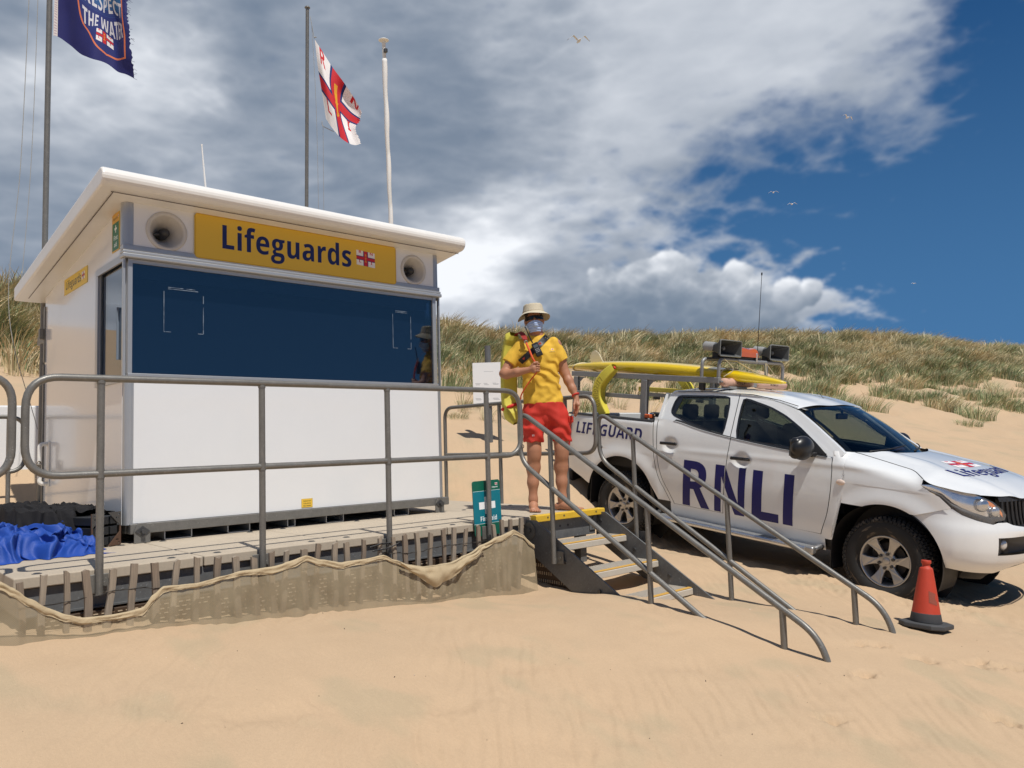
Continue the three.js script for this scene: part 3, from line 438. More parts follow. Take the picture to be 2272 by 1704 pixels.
{
  const o = thing('debris_netting', 'sagging tan see-through netting hung along the paling fence', 'netting', [2.6, -0.4, -4.6]);
  const top = [[0.40, 0.06], [0.62, 0.05], [0.78, 0.023], [0.83, -0.013], [0.906, -0.079], [0.995, -0.142], [1.069, -0.184], [1.146, -0.211], [1.315, -0.216], [1.434, -0.205], [1.5, -0.15], [1.556, -0.111], [1.65, -0.118], [1.75, -0.122], [1.9, -0.103], [2.014, -0.088], [2.21, -0.088], [2.34, -0.068], [2.446, -0.046], [2.55, -0.085], [2.696, -0.12], [2.86, -0.118], [3.021, -0.11], [3.10, -0.15], [3.202, -0.195], [3.33, -0.222], [3.45, -0.225], [3.56, -0.224], [3.74, -0.19], [3.916, -0.141], [4.1, -0.092], [4.245, -0.055], [4.33, -0.10], [4.425, -0.19]];
  const topY = (x) => { for (let i = 1; i < top.length; i++) if (x <= top[i][0]) { const t = (x - top[i - 1][0]) / (top[i][0] - top[i - 1][0]); return lerp(top[i - 1][1], top[i][1], t * t * (3 - 2 * t) * 0.5 + t * 0.5); } return top[top.length - 1][1]; };
  const zAt = (x, t) => -4.672 + 0.085 * Math.sin(Math.PI * clamp(t * 0.9 + 0.12)) * (0.7 + 0.3 * n2(x * 2, 1)) + 0.010 * n2(x * 7, t * 3) + 0.05 * sstep(-0.13, -0.23, topY(x)) * (1 - t) * (1 - t) + t * 0.07;
  const M_net = mat(0.46, 0.375, 0.245, 0.95, 0, { transparent: true, opacity: 0.58, specularIntensity: 0.1, map: rep(dataTex(256, 256, (u, v) => { const w = 0.84 + 0.12 * Math.sin(u * 2 * Math.PI * 64) * Math.sin(v * 2 * Math.PI * 64) + 0.10 * tileN(u, v, 6, 4, 8); return [w, w, w]; }, false), 1.6) });
  const M_hem = mat(0.52, 0.415, 0.265, 0.95, 0, { specularIntensity: 0.1, bumpMap: rep(T_fine, 6), bumpScale: 0.002, map: rep(T_blotch, 4) });
  const g = grid((u, v) => { const x = lerp(0.40, 4.425, u), y0 = topY(x) - 0.012, yb = -0.90; return [x + 0.004 * n2(x * 9, v * 4), lerp(y0, yb, v), zAt(x, v * 0.9)]; }, 320, 22);
  mesh('net', g, M_net, o);
  // the folded hem along the top
  const fold = grid((u, v) => {
    const x = lerp(0.40, 4.425, u), y0 = topY(x), w = 0.034 + 0.012 * n2(x * 1.9, 8) + 0.004 * n2(x * 5, 2), roll = Math.sin(Math.min(1, v * 3.2) * Math.PI * 0.5);
    return [x + 0.004 * n2(x * 14, v * 3), y0 + 0.006 * Math.sin(v * Math.PI * 2.2) * (1 - v) - v * w, zAt(x, 0.02) - 0.006 + 0.016 * roll + 0.005 * n2(x * 6, v * 2) + 0.0015 * n2(x * 40, v * 5)];
  }, 520, 8);
  mesh('hem', fold, M_hem, o);
  // the loose flap that has dropped over at the dip
  mesh('hem_flap', grid((u, v) => { const x = lerp(3.12, 3.92, u), c = 1 - Math.abs(u - 0.34) / (u < 0.34 ? 0.34 : 0.66), dep = 0.022 + 0.125 * Math.pow(c, 1.35); return [x, topY(x) - 0.004 - v * dep, zAt(x, 0.02) + 0.036 + 0.016 * Math.sin(v * 3) + 0.008 * n2(x * 8, v * 2)]; }, 60, 8), M_hem, o);
}
// ---------------------------------------------------------------- the lifeguard hut
const FLAG = (c, x, y, w, h, letters = true) => { // white house flag: red cross edged blue, letters in the quarters
  c.save(); c.translate(x, y); c.scale(w, h);
  c.fillStyle = '#e9e6e4'; c.fillRect(0, 0, 1, 1);
  c.fillStyle = '#1b2f6b'; c.fillRect(0.37, 0, 0.26, 1); c.fillRect(0, 0.36, 1, 0.28);
  c.fillStyle = '#c4202c'; c.fillRect(0.405, 0, 0.19, 1); c.fillRect(0, 0.405, 1, 0.19);
  c.fillStyle = '#d99a2b'; c.fillRect(0.47, 0.18, 0.06, 0.16); c.fillRect(0.485, 0.40, 0.03, 0.34); c.fillRect(0.44, 0.68, 0.12, 0.05); c.fillRect(0.45, 0.46, 0.10, 0.03);
  if (letters) { c.fillStyle = '#c4202c'; c.font = 'bold 0.26px sans-serif'; c.textAlign = 'center'; c.textBaseline = 'middle'; for (const [t, a, b] of [['R', 0.19, 0.18], ['N', 0.81, 0.18], ['L', 0.19, 0.82], ['I', 0.81, 0.82]]) c.fillText(t, a, b); }
  c.restore();
};
function fitText(c, text, x, y, w, size, font = 'bold', squeeze = true) { c.font = font + ' ' + size + 'px sans-serif'; const m = c.measureText(text).width; c.save(); c.translate(x, y); if (squeeze) c.scale(w / m, 1); c.fillText(text, 0, 0); c.restore(); }
// a flat printed face on a rounded plate facing +z (uv 0..1 over its box)
function plate(x0, x1, y0, y1, z, r) { const g = new THREE.ShapeGeometry(shape(rrect(x0, x1, y0, y1, r))); const p = g.attributes.position, u = g.attributes.uv; for (let i = 0; i < p.count; i++) u.setXY(i, (p.getX(i) - x0) / (x1 - x0), (p.getY(i) - y0) / (y1 - y0)); return g.translate(0, 0, z); }
const printMat = (t, rough = 0.45, o = {}) => new THREE.MeshPhysicalMaterial({ map: t, roughness: rough, side: THREE.DoubleSide, ...o });
const M_glass = mat(0.33, 0.42, 0.52, 0.015, 0, { ior: 2.0, transmission: 1, thickness: 0 });
{
  const hut = thing('lifeguard_hut', 'white panelled lifeguard hut with a sloping roof and dark blue windows', 'hut', [3.16, 0.06, -7.2]);
  const XL = 1.74, XR = 4.59, ZF = -5.98, ZB = -8.42, wy = (z) => 2.51 + (z - ZF) * 0.152;
  // front: lower panel, window band, header
  mesh('front_panel', rb(1.80, 4.535, 0.137, 1.19, ZF - 0.05, ZF, 0.004), M.panel, hut);
  const hornL = [2.025, 2.289, 0.150], hornR = [4.277, 2.286, 0.143];
  mesh('header_panel', ext(shape([[1.792, 2.152], [4.51, 2.152], [4.51, 2.508], [1.792, 2.508]], [circ(...hornL.slice(0, 2), 0.135).reverse(), circ(...hornR.slice(0, 2), 0.128).reverse()]), ZF - 0.04, ZF), M.panel, hut);
  mesh('drip_ledge', [rb(1.712, 4.585, 2.052, 2.085, ZF - 0.06, ZF + 0.035, 0.008), rb(1.715, 4.58, 2.087, 2.108, ZF - 0.06, ZF + 0.026, 0.006), rb(1.718, 4.575, 2.110, 2.150, ZF - 0.06, ZF + 0.014, 0.006)], M.alu, hut);
  const win = mesh('front_window', [bx(1.757, 1.787, 1.215, 2.05, ZF - 0.06, ZF), bx(4.495, 4.535, 1.215, 2.05, ZF - 0.06, ZF), rb(1.757, 4.545, 1.190, 1.2145, ZF - 0.06, ZF + 0.008, 0.004), bx(1.788, 4.494, 2.022, 2.05, ZF - 0.06, ZF - 0.006)], M.alu, hut);
  mesh('pane', rb(1.788, 4.494, 1.2155, 2.021, ZF - 0.026, ZF - 0.014, 0.002), M_glass, win);
  // plain sheet added behind the glass to set its tone, paler strip on top
  mesh('backing_sheet', rb(1.80, 4.48, 1.20, 1.925, ZF - 0.105, ZF - 0.098, 0.002), mat(0.32, 0.26, 0.245, 0.8), hut); mesh('backing_top_strip', rb(1.80, 4.48, 1.93, 2.04, ZF - 0.12, ZF - 0.075, 0.004), mat(0.48, 0.42, 0.40, 0.6), hut);
  // residue of old taped notices on the glass
  const M_res = mat(0.17, 0.215, 0.275, 0.8), R = rng(3);
  for (const [x0, x1, y0, y1] of [[2.012, 2.305, 1.535, 1.86], [4.045, 4.245, 1.535, 1.87]]) {
    const L = []; const bar = (a, b, c, d) => { for (let k = 0; k < 10; k++) { const t0 = k / 10, t1 = (k + 1) / 10; if (R() < 0.06) continue; const w = 0.002 + 0.004 * R(); L.push(a === b ? bx(a - w / 2, a + w / 2, lerp(c, d, t0), lerp(c, d, t1), ZF - 0.0135, ZF - 0.0128) : bx(lerp(a, b, t0), lerp(a, b, t1), c - w / 2, c + w / 2, ZF - 0.0135, ZF - 0.0128)); } };
    bar(x0, x0, y0, y1 - 0.02); bar(x1, x1, y0, y1 - 0.03); bar(x0 + 0.03, x1 - 0.04, y1, y1); bar(x0, x0 + 0.05, y0, y0); bar(x1 - 0.04, x1, y0, y0); bar(x0 + 0.03, x1 - 0.04, y1 + 0.012, y1 + 0.012);
    mesh('tape_residue', L, M_res, win);
  }
  // corner posts and side walls
  const rc = (x, z, y0, y1, s) => { const g = new THREE.CylinderGeometry(0.045, 0.045, y1 - y0, 16, 1).translate(x, (y0 + y1) / 2, z); return g; };
  mesh('corner_post', [rc(1.785, ZF - 0.045, 0.13, 1.19), bx(1.786, 1.799, 0.13, 1.19, ZF - 0.05, ZF + 0.002)], M.alu, hut);
  mesh('corner_post', [rc(4.545, ZF - 0.045, 0.13, 1.19), bx(4.537, 4.546, 0.13, 1.19, ZF - 0.05, ZF + 0.002)], M.alu, hut);
  mesh('corner_post', [rc(1.762, ZF - 0.045, 2.151, 2.508), bx(1.764, 1.791, 2.151, 2.508, ZF - 0.05, ZF + 0.001)], M.alu, hut);
  mesh('corner_post', [rc(4.538, ZF - 0.045, 2.151, 2.508), bx(4.511, 4.536, 2.151, 2.508, ZF - 0.05, ZF + 0.001)], M.alu, hut);
  const side = (x0, x1) => extX([[ZF - 0.06, 0.13], [ZF - 0.06, wy(ZF - 0.06)], [ZB, wy(ZB)], [ZB, 0.13]], x0, x1, 0, [[[ZF - 0.075, 1.19], [-6.655, 1.19], [-6.655, 2.055], [ZF - 0.075, 2.055]].reverse()]);
  mesh('side_wall', side(XL, XL + 0.045), M.panel, hut); mesh('side_wall', side(XR - 0.065, XR - 0.02), M.panel, hut);
  for (const [x, s] of [[XL, -1], [XR - 0.02, 1]]) {
    const a = Math.min(x, x + s * 0.014), b = Math.max(x, x + s * 0.014), w = mesh('side_window', [bx(a, b, 2.03, 2.085, -6.69, ZF - 0.005), bx(a, b, 1.155, 1.19, -6.69, ZF - 0.005), bx(a, b, 1.191, 2.029, -6.69, -6.63), bx(a, b, 1.191, 2.029, ZF - 0.035, ZF - 0.007)], M.alu, hut);
    mesh('pane', bx(x - s * 0.02 - 0.004, x - s * 0.02 + 0.004, 1.19, 2.055, -6.655, ZF - 0.05), M_glass, w);
    if (s < 0) mesh('tape_residue', [bx(XL - 0.0, XL + 0.016, 1.33, 1.72, -6.19, -6.183)], M_res, w);
  }
  mesh('back_wall', bx(XL + 0.046, XR - 0.066, 0.13, wy(ZB) - 0.01, ZB, ZB + 0.045), M.panel, hut);
  mesh('floor', bx(XL + 0.046, XR - 0.066, 0.15, 0.20, ZB + 0.046, ZF - 0.06), mat(0.2, 0.2, 0.2, 0.8), hut);
  // sloping roof with rolled edges
  const zf = -5.735, zb = -8.62, ry = (z) => 2.492 + (z - zf) * 0.129, prof = [];
  for (let k = 0; k <= 10; k++) { const a = -Math.PI / 2 + (k / 10) * Math.PI * 0.97; prof.push([zf - 0.066 + 0.066 * Math.cos(a), 2.560 + 0.068 * Math.sin(a)]); }
  prof.push([zb, ry(zb) + 0.125], [zb, ry(zb)]);
  const roof = mesh('roof', extX(prof, 1.515, 4.73, 0.016), mat(0.83, 0.82, 0.79, 0.34, 0, { map: rep(T_dirt, 0.6) }), hut);
  mesh('soffit_seam', [extX([[-5.84, ry(-5.84) - 0.002], [-5.846, ry(-5.84) - 0.002], [-5.846, ry(-5.84) + 0.002], [-5.84, ry(-5.84) + 0.002]], 1.60, 4.72), extX([[-5.85, ry(-5.85) - 0.002], [-8.5, ry(-8.5) - 0.002], [-8.5, ry(-8.5) + 0.002], [-5.85, ry(-5.85) + 0.002]], 1.612, 1.617)], mat(0.12, 0.10, 0.09, 0.8), roof);
  mesh('whip_aerial', [rod([2.66, 2.62, -6.85], [2.655, 2.98, -6.85], 0.011, 0.009), rod([2.655, 2.98, -6.85], [2.622, 3.36, -6.852], 0.009, 0.006), rod([2.622, 3.36, -6.852], [2.621, 3.375, -6.852], 0.008, 0.008)], M.trimWhite, roof);
  // horn loudspeakers sunk in the header
  for (const [x, y, r] of [hornL, hornR]) {
    const turn = (g) => g.rotateX(Math.PI / 2).translate(x, y, ZF);
    const h = mesh('loudspeaker', turn(lathe([[r, -0.004], [r, 0.006], [r - 0.012, 0.014], [r - 0.026, 0.012], [r - 0.032, 0.002], [r - 0.045, -0.03], [r - 0.085, -0.09], [r - 0.105, -0.14], [0.03, -0.15], [0, -0.15]], 48)), mat(0.62, 0.60, 0.56, 0.5, 0, { map: rep(T_blotch, 5) }), hut);
    mesh('driver', [turn(lathe([[0, -0.012], [0.020, -0.018], [0.036, -0.035], [0.040, -0.08], [0.04, -0.13], [0.0, -0.13]], 24)), rod([x - 0.09, y - 0.02, ZF - 0.075], [x + 0.02, y, ZF - 0.06], 0.012, 0.012, 8)], mat(0.030, 0.032, 0.036, 0.45), h);
  }
  // signs
  const sign = mesh('name_board', ext(shape(rrect(2.228, 4.072, 2.120, 2.472, 0.03)), ZF + 0.004, ZF + 0.016), mat(0.62, 0.45, 0.06, 0.4), hut);
  mesh('lettering', plate(2.228, 4.072, 2.120, 2.472, ZF + 0.0166, 0.03), printMat(canvasTex(2048, 391, (c, w, h) => {
    c.fillStyle = '#e2b93a'; c.fillRect(0, 0, w, h); c.strokeStyle = '#c79a1e'; c.lineWidth = 8; c.strokeRect(6, 6, w - 12, h - 12);
    c.fillStyle = '#141f5c'; c.textBaseline = 'alphabetic'; fitText(c, 'Lifeguards', 215, 278, 1318, 292);
    c.save(); c.translate(1580, 92); c.transform(1, 0.06, 0.02, 1, 0, 0); FLAG(c, 0, 0, 212, 148); c.restore();
  }), 0.4), sign, true);
  const st = mesh('warning_sticker', bx(3.105, 3.205, 0.150, 0.222, ZF, ZF + 0.003), mat(0.75, 0.55, 0.08, 0.5), hut);
  mesh('lettering', plate(3.105, 3.205, 0.150, 0.222, ZF + 0.0036, 0.003), printMat(canvasTex(320, 230, (c, w, h) => { c.fillStyle = '#e8bf45'; c.fillRect(0, 0, w, h); c.fillStyle = '#2c2412'; c.textBaseline = 'alphabetic'; fitText(c, 'TOWING KIT NOT', 44, 78, 232, 44); fitText(c, 'TO BE USED ON', 52, 140, 214, 44); fitText(c, 'PUBLIC HIGHWAY', 40, 202, 240, 44); c.strokeStyle = '#8a6f22'; c.lineWidth = 4; c.strokeRect(4, 4, w - 8, h - 8); })), st, true);
  const sidePlate = (z0, z1, y0, y1) => { const g = new THREE.PlaneGeometry(z1 - z0, y1 - y0); g.rotateY(-Math.PI / 2); return g.translate(XL - 0.0055, (y0 + y1) / 2, (z0 + z1) / 2); };
  const s1 = mesh('side_sign', bx(XL - 0.005, XL, 2.045, 2.183, -7.70, -6.972), mat(0.7, 0.52, 0.08, 0.45), hut);
  mesh('lettering', sidePlate(-7.70, -6.972, 2.045, 2.183), printMat(canvasTex(1024, 195, (c, w, h) => { c.fillStyle = '#e9c53c'; c.fillRect(0, 0, w, h); c.fillStyle = '#26230f'; fitText(c, 'Lifeguards', 70, 140, 700, 140); FLAG(c, 800, 40, 120, 90, false); })), s1, true);
  const s2 = mesh('first_aid_sign', bx(XL - 0.005, XL, 2.145, 2.433, -6.296, -6.122), mat(0.7, 0.52, 0.08, 0.45), hut);
  mesh('lettering', sidePlate(-6.296, -6.122, 2.145, 2.433), printMat(canvasTex(310, 512, (c, w, h) => { c.fillStyle = '#d9a53c'; c.fillRect(0, 0, w, h); c.fillStyle = '#3a2c10'; fitText(c, 'Lifeguards', 20, 84, 220, 46); FLAG(c, 252, 40, 40, 30, false); c.fillStyle = '#12704f'; c.fillRect(12, 128, w - 24, h - 142); c.fillStyle = '#eef2ee'; c.fillRect(w / 2 - 14, 160, 28, 100); c.fillRect(w / 2 - 50, 196, 100, 28); fitText(c, 'First', 70, 360, 170, 84); fitText(c, 'aid', 92, 452, 120, 84); })), s2, true);
  // grab handle with padlock and the hinge at the rear corner
  const hd = mesh('door_handle', [pipe([[XL - 0.005, 0.745, -8.20], [XL - 0.075, 0.745, -8.20], [XL - 0.075, 0.385, -8.20], [XL - 0.005, 0.385, -8.20]], 0.019, 0.05, 12), rb(XL - 0.012, XL, 0.36, 0.77, -8.245, -8.155, 0.01)], mat(0.82, 0.80, 0.75, 0.35), hut);
  mesh('padlock', [rb(XL - 0.105, XL - 0.07, 0.50, 0.565, -8.19, -8.15, 0.006), new THREE.TorusGeometry(0.02, 0.005, 8, 16).rotateY(0.5).translate(XL - 0.085, 0.57, -8.17)], mat(0.22, 0.19, 0.15, 0.4, 0.8), hd);
  mesh('hinge_plate', [bx(XL - 0.012, XL, 1.52, 2.05, ZB - 0.02, ZB + 0.03), rb(XL - 0.05, XL - 0.012, 1.74, 1.84, ZB - 0.04, ZB + 0.02, 0.006), bx(XL - 0.015, XL, 0.13, 1.5, ZB - 0.012, ZB + 0.02)], M.galv, hut);
  // base frame
  const base = mesh('base_beam', [rb(1.775, 4.62, 0.066, 0.136, ZF - 0.06, ZF + 0.028, 0.005)], M.galv, hut);
  mesh('side_beam', rb(1.765, 1.825, 0.066, 0.129, ZB, ZF - 0.062, 0.004), M.galv, hut); mesh('side_beam', rb(4.51, 4.57, 0.066, 0.129, ZB, ZF - 0.062, 0.004), M.galv, hut); mesh('rear_beam', rb(1.83, 4.505, 0.066, 0.129, ZB, ZB + 0.06, 0.004), M.galv, hut);
  for (const [x, s] of [[1.852, 1], [4.50, 0.9]]) {
    const b = mesh('foot_bracket', ext(shape([[x - 0.055 * s, 0], [x + 0.055 * s, 0], [x + 0.055 * s, 0.085], [x + 0.03 * s, 0.14], [x - 0.03 * s, 0.14], [x - 0.055 * s, 0.085]]), ZF + 0.03, ZF + 0.042, 0.003), M.galv, hut);
    mesh('bolt', [new THREE.CylinderGeometry(0.043, 0.043, 0.008, 4).rotateX(Math.PI / 2).scale(1.15, 0.9, 1).translate(x, 0.084, ZF + 0.046), rod([x, 0.084, ZF + 0.045], [x, 0.084, ZF + 0.075], 0.017, 0.017, 6)], M.bolt, b);
  }
  for (const [x, w] of [[2.12, 0.10], [2.58, 0.09], [3.02, 0.035], [3.42, 0.085], [4.10, 0.08]]) mesh('fork_pocket', [bx(x - w, x - w + 0.006, 0.0, 0.065, -7.4, ZF - 0.01), bx(x + w - 0.006, x + w, 0.0, 0.065, -7.4, ZF - 0.01), bx(x - w, x + w, 0.003, 0.009, -7.4, ZF - 0.01)], M.alu, hut);
}
// ---- folded gazebo, its cover, the blue tarpaulin, first aid board
{
  const z = -5.90, g = thing('folded_gazebo', 'folded black gazebo frame with rusty corner plates beside the hut', 'gazebo', [1.62, 0, -6.2]);
  const dark = mat(0.022, 0.023, 0.025, 0.5, 0.2), rust = mat(0.13, 0.072, 0.045, 0.75, 0.2, { map: rep(T_blotch, 8) }), steel = mat(0.115, 0.108, 0.10, 0.5, 0.4, { map: rep(T_blotch, 8) });
  const turn = (q) => q.rotateY(0.42).translate(1.61, 0, z);
  for (let i = 0; i < 3; i++) for (let j = 0; j < 3; j++) { const b = mesh('frame_tube', [turn(rb(-0.10 + 0.068 * i, -0.045 + 0.068 * i, 0.015 + 0.07 * j, 0.07 + 0.07 * j, -0.75, -0.012, 0.004))], dark, g); void b; }
  for (const [sx, sy, m] of [[-1, 1, steel], [1, 1, steel], [-1, -1, steel], [1, -1, rust]]) {
    const c = [[0, 0], [0.088, 0.088], [0.108, 0.10], [0.108, 0.118], [0.02, 0.118], [-0.0, 0.02]];
    const tri = [[0.012, 0.115], [0.115, 0.115], [0.115, 0.012]].map(([a, b]) => [a * sx, 0.121 + b * sy]);
    const hole = circ(sx * 0.098, 0.121 + sy * 0.098, 0.006, 10), slot = rrect(sx * 0.085 - 0.012, sx * 0.085 + 0.012, 0.121 + sy * 0.075 - 0.004, 0.121 + sy * 0.075 + 0.004, 0.003, 3);
    const P = sx * sy > 0 ? tri : tri.slice().reverse(); void c;
    mesh('corner_plate', turn(ext(shape(P, [hole, slot]), -0.010, -0.004)), m, g);
  }
  mesh('frame_edge', turn(rb(-0.117, -0.105, 0.006, 0.236, -0.014, -0.0045, 0.002)), rust, g); mesh('frame_edge', turn(rb(0.105, 0.117, 0.006, 0.236, -0.014, -0.0045, 0.002)), rust, g);
  const cloth = (f, nu, nv) => grid(f, nu, nv);
  const bag = mesh('black_cover', cloth((u, v) => {
    const x = lerp(1.02, 1.74, u), zz = lerp(-5.98, -7.0, v), e = Math.min(sstep(0, 0.10, u), sstep(1, 0.93, u)) * Math.min(sstep(0, 0.14, v), sstep(1, 0.85, v));
    const fold = 0.035 * fbm2(x * 5, zz * 4, 3) + 0.02 * Math.abs(n2(x * 9 + zz * 4, zz * 3)) + 0.012 * n2(x * 22, zz * 16);
    return [x + 0.03 * n2(u * 5, v * 4), 0.004 + e * (0.285 - 0.06 * u + fold), zz + 0.04 * n2(u * 6 + 8, v * 3) + (v < 0.12 ? 0.16 * (u > 0.45 ? sstep(0.6, 0.75, u) * -1.6 : 0.55) : 0)];
  }, 90, 70), mat(0.017, 0.0165, 0.018, 0.85, 0, { specularIntensity: 0.4 }), null);
  bag.geometry.computeVertexNormals();
  tag(bag, 'crumpled black fabric cover heaped on the folded gazebo', 'cover');
  const tarp = mesh('blue_tarpaulin', cloth((u, v) => {
    const x = lerp(0.62, 1.545, u), zz = lerp(-5.58, -6.42, v), e = Math.min(sstep(0, 0.06, u), sstep(1, 0.90, u)) * Math.min(sstep(0, 0.10, v), sstep(1, 0.9, v));
    const a = Math.abs(fbm2(x * 3.2 + 1, zz * 3.2, 2)), b = Math.abs(n2(x * 6 - zz * 5, zz * 5 + 3)), h = 0.02 + 0.13 * sstep(0.75, 0.2, Math.hypot(u - 0.42, v - 0.55)) + 0.07 * (0.5 - a) + 0.045 * (0.5 - b) + 0.03 * (0.4 - Math.abs(n2(x * 11 + zz * 7, zz * 9))) + 0.008 * n2(x * 26, zz * 22);
    return [x + 0.06 * n2(u * 3, v * 5 + 2) * (u > 0.5 ? 1 : 0.4), 0.003 + e * Math.max(0.004, h), zz + 0.08 * n2(u * 4 + 5, v * 2) + 0.05 * n2(u * 9, 1)];
  }, 110, 90), mat(0.010, 0.060, 0.33, 0.58, 0, { bumpMap: rep(T_fine, 7), bumpScale: 0.002 }), null);
  tag(tarp, 'crumpled bright blue tarpaulin lying on the deck by the folded gazebo', 'tarpaulin');
  const fa = thing('first_aid_board', 'teal first aid board with a white cross leaning behind the guard rail', 'sign', [4.145, -0.1, -4.83]);
  const b = mesh('board', ext(shape(rrect(-0.145, 0.145, -0.10, 0.337, 0.02)), -0.006, 0.0).rotateX(-0.03).rotateZ(0.02).translate(4.145, 0, -4.835), mat(0.02, 0.12, 0.10, 0.4), fa);
  mesh('print', plate(-0.145, 0.145, -0.10, 0.337, 0.0008, 0.02).rotateX(-0.03).rotateZ(0.02).translate(4.145, 0, -4.835), printMat(canvasTex(680, 1024, (c, w, h) => {
    c.fillStyle = '#0b7484'; c.fillRect(0, 0, w, h); c.fillStyle = '#0d5f4c'; c.fillRect(0, 0, w, 190); c.fillRect(0, 800, w, h - 800); c.fillStyle = '#cfe3e2'; c.fillRect(0, 190, w, 7); c.fillRect(0, 796, w, 7);
    c.fillStyle = '#eef2f2'; c.fillRect(w / 2 - 66, 305, 132, 380 - 60); c.fillRect(w / 2 - 200, 400, 400, 132); c.textBaseline = 'alphabetic'; fitText(c, 'First aid', 150, 752, 420, 120); fitText(c, 'Lifeguards', 478, 148, 150, 36); FLAG(c, 560, 56, 62, 44, false);
  }), 0.4), b, true);
}
// ---------------------------------------------------------------- the pickup (built in its own axes: z forward, y up from the wheels' feet, -x toward the steps)
const truck = thing('pickup_truck', 'white double-cab pickup with blue lettering on the doors and a roof rack', 'pickup');
{
  const P = truck, pw = (pts) => (v) => { if (v <= pts[0][0]) return pts[0][1]; for (let i = 1; i < pts.length; i++) if (v <= pts[i][0]) { const t = (v - pts[i - 1][0]) / (pts[i][0] - pts[i - 1][0]); return lerp(pts[i - 1][1], pts[i][1], t); } return pts[pts.length - 1][1]; };
  const sm = (pts) => { const xs = pts.map((p) => p[0]), ys = pts.map((p) => p[1]), n = xs.length, m = []; for (let i = 0; i < n; i++) m.push(i === 0 ? (ys[1] - ys[0]) / (xs[1] - xs[0]) : i === n - 1 ? (ys[i] - ys[i - 1]) / (xs[i] - xs[i - 1]) : ((ys[i + 1] - ys[i - 1]) / (xs[i + 1] - xs[i - 1]))); return (v) => { v = clamp(v, xs[0], xs[n - 1]); let i = 1; while (i < n - 1 && v > xs[i]) i++; const h = xs[i] - xs[i - 1], t = (v - xs[i - 1]) / h, t2 = t * t, t3 = t2 * t; return (2 * t3 - 3 * t2 + 1) * ys[i - 1] + (t3 - 2 * t2 + t) * h * m[i - 1] + (-2 * t3 + 3 * t2) * ys[i] + (t3 - t2) * h * m[i]; }; };
  const dust = dataTex(512, 512, (u, v) => { const k = clamp(0.965 + 0.03 * tileN(u, v, 5, 4, 51) + 0.012 * tileN(u, v, 40, 2, 7)); return [k, k * 0.998, k * 0.99]; }, false);
  const paint = mat(0.80, 0.815, 0.815, 0.32, 0, { clearcoat: 1, clearcoatRoughness: 0.04, map: rep(dust, 0.6) });
  const plastic = mat(0.018, 0.018, 0.019, 0.55), grey = mat(0.20, 0.205, 0.21, 0.6, 0.1, { map: rep(T_blotch, 3) }), chrome = mat(0.62, 0.63, 0.64, 0.22, 0.9), alloy = mat(0.46, 0.46, 0.455, 0.34, 0.75, { map: rep(T_blotch, 6) });
  const glass = mat(0.56, 0.62, 0.60, 0.0, 0, { transmission: 1, thickness: 0, ior: 1.5 }), lens = mat(0.95, 0.97, 1, 0.02, 0, { transmission: 0.92, thickness: 0, ior: 1.45 });
  const NAVY = '#0e1160';
  // ---- the shape of the sides
  const wid = sm([[-2.46, 0.835], [-2.3, 0.868], [-1.9, 0.884], [-1, 0.890], [0, 0.892], [1, 0.890], [1.6, 0.888], [1.8, 0.882], [1.95, 0.862], [2.07, 0.825], [2.19, 0.74], [2.275, 0.58]]);
  const pr = sm([[0.25, -0.06], [0.38, -0.045], [0.46, -0.028], [0.56, -0.010], [0.68, -0.001], [0.82, 0.004], [0.95, 0.0], [1.03, -0.004], [1.10, -0.014], [1.2, -0.028], [1.3, -0.048], [1.42, -0.082]]);
  const prBed = sm([[0.25, -0.06], [0.5, -0.03], [0.68, -0.004], [0.82, 0.002], [0.95, 0.0], [1.05, -0.006], [1.13, -0.010], [1.2, -0.012], [1.3, -0.018], [1.34, -0.024], [1.38, -0.045]]);
  const FW = [1.5, 0.39, 0.475], RW = [-1.52, 0.41, 0.525], handles = [[-0.852, 1.135], [0.049, 1.075]];
  function hw(z, y) {
    let x = wid(z) + lerp(prBed(y), pr(y), sstep(-1.15, -0.95, z));
    for (const [cz, cy, r] of [FW, RW]) { const d = Math.hypot(z - cz, y - cy) - r; x += 0.016 * Math.exp(-Math.pow((d - 0.02) / 0.085, 2)) * sstep(0.25, 0.5, y) - 0.002 * Math.exp(-Math.pow((d - 0.155) / 0.05, 2)) * (y < 1.0 ? 1 : 0); }
    if (z > 1.0) { const top = ft(z), t = clamp((y - (top - 0.13)) / 0.13); x -= (0.135 * t * t * t * sstep(1.0, 1.12, z) + 0.02 * t * t) * sstep(1.82, 1.60, z); }
    // crease falling along the fender and doors, recesses behind the handles
    x += 0.006 * Math.exp(-Math.pow((y - (1.115 + 0.03 * z)) / 0.028, 2)) * sstep(-1.0, -0.4, z) * sstep(2.1, 1.4, z);
    for (const [hz, hy] of handles) { const q = Math.pow((z - hz) / 0.092, 2) + Math.pow((y - hy + 0.004) / 0.074, 2); x -= 0.034 * Math.exp(-q * q * 1.4); }
    return x;
  }
  const ft = sm([[0.9, 1.275], [1.1, 1.265], [1.3, 1.232], [1.5, 1.195], [1.66, 1.163], [1.77, 1.120], [1.84, 1.090], [1.945, 1.073], [2.079, 1.053], [2.168, 1.043], [2.25, 1.005]]);
  const arch = (z) => { let y = 0; for (const [cz, cy, r] of [FW, RW]) { const d = Math.abs(z - cz); if (d < r) y = Math.max(y, cy + Math.sqrt(r * r - d * d)); } return y; };
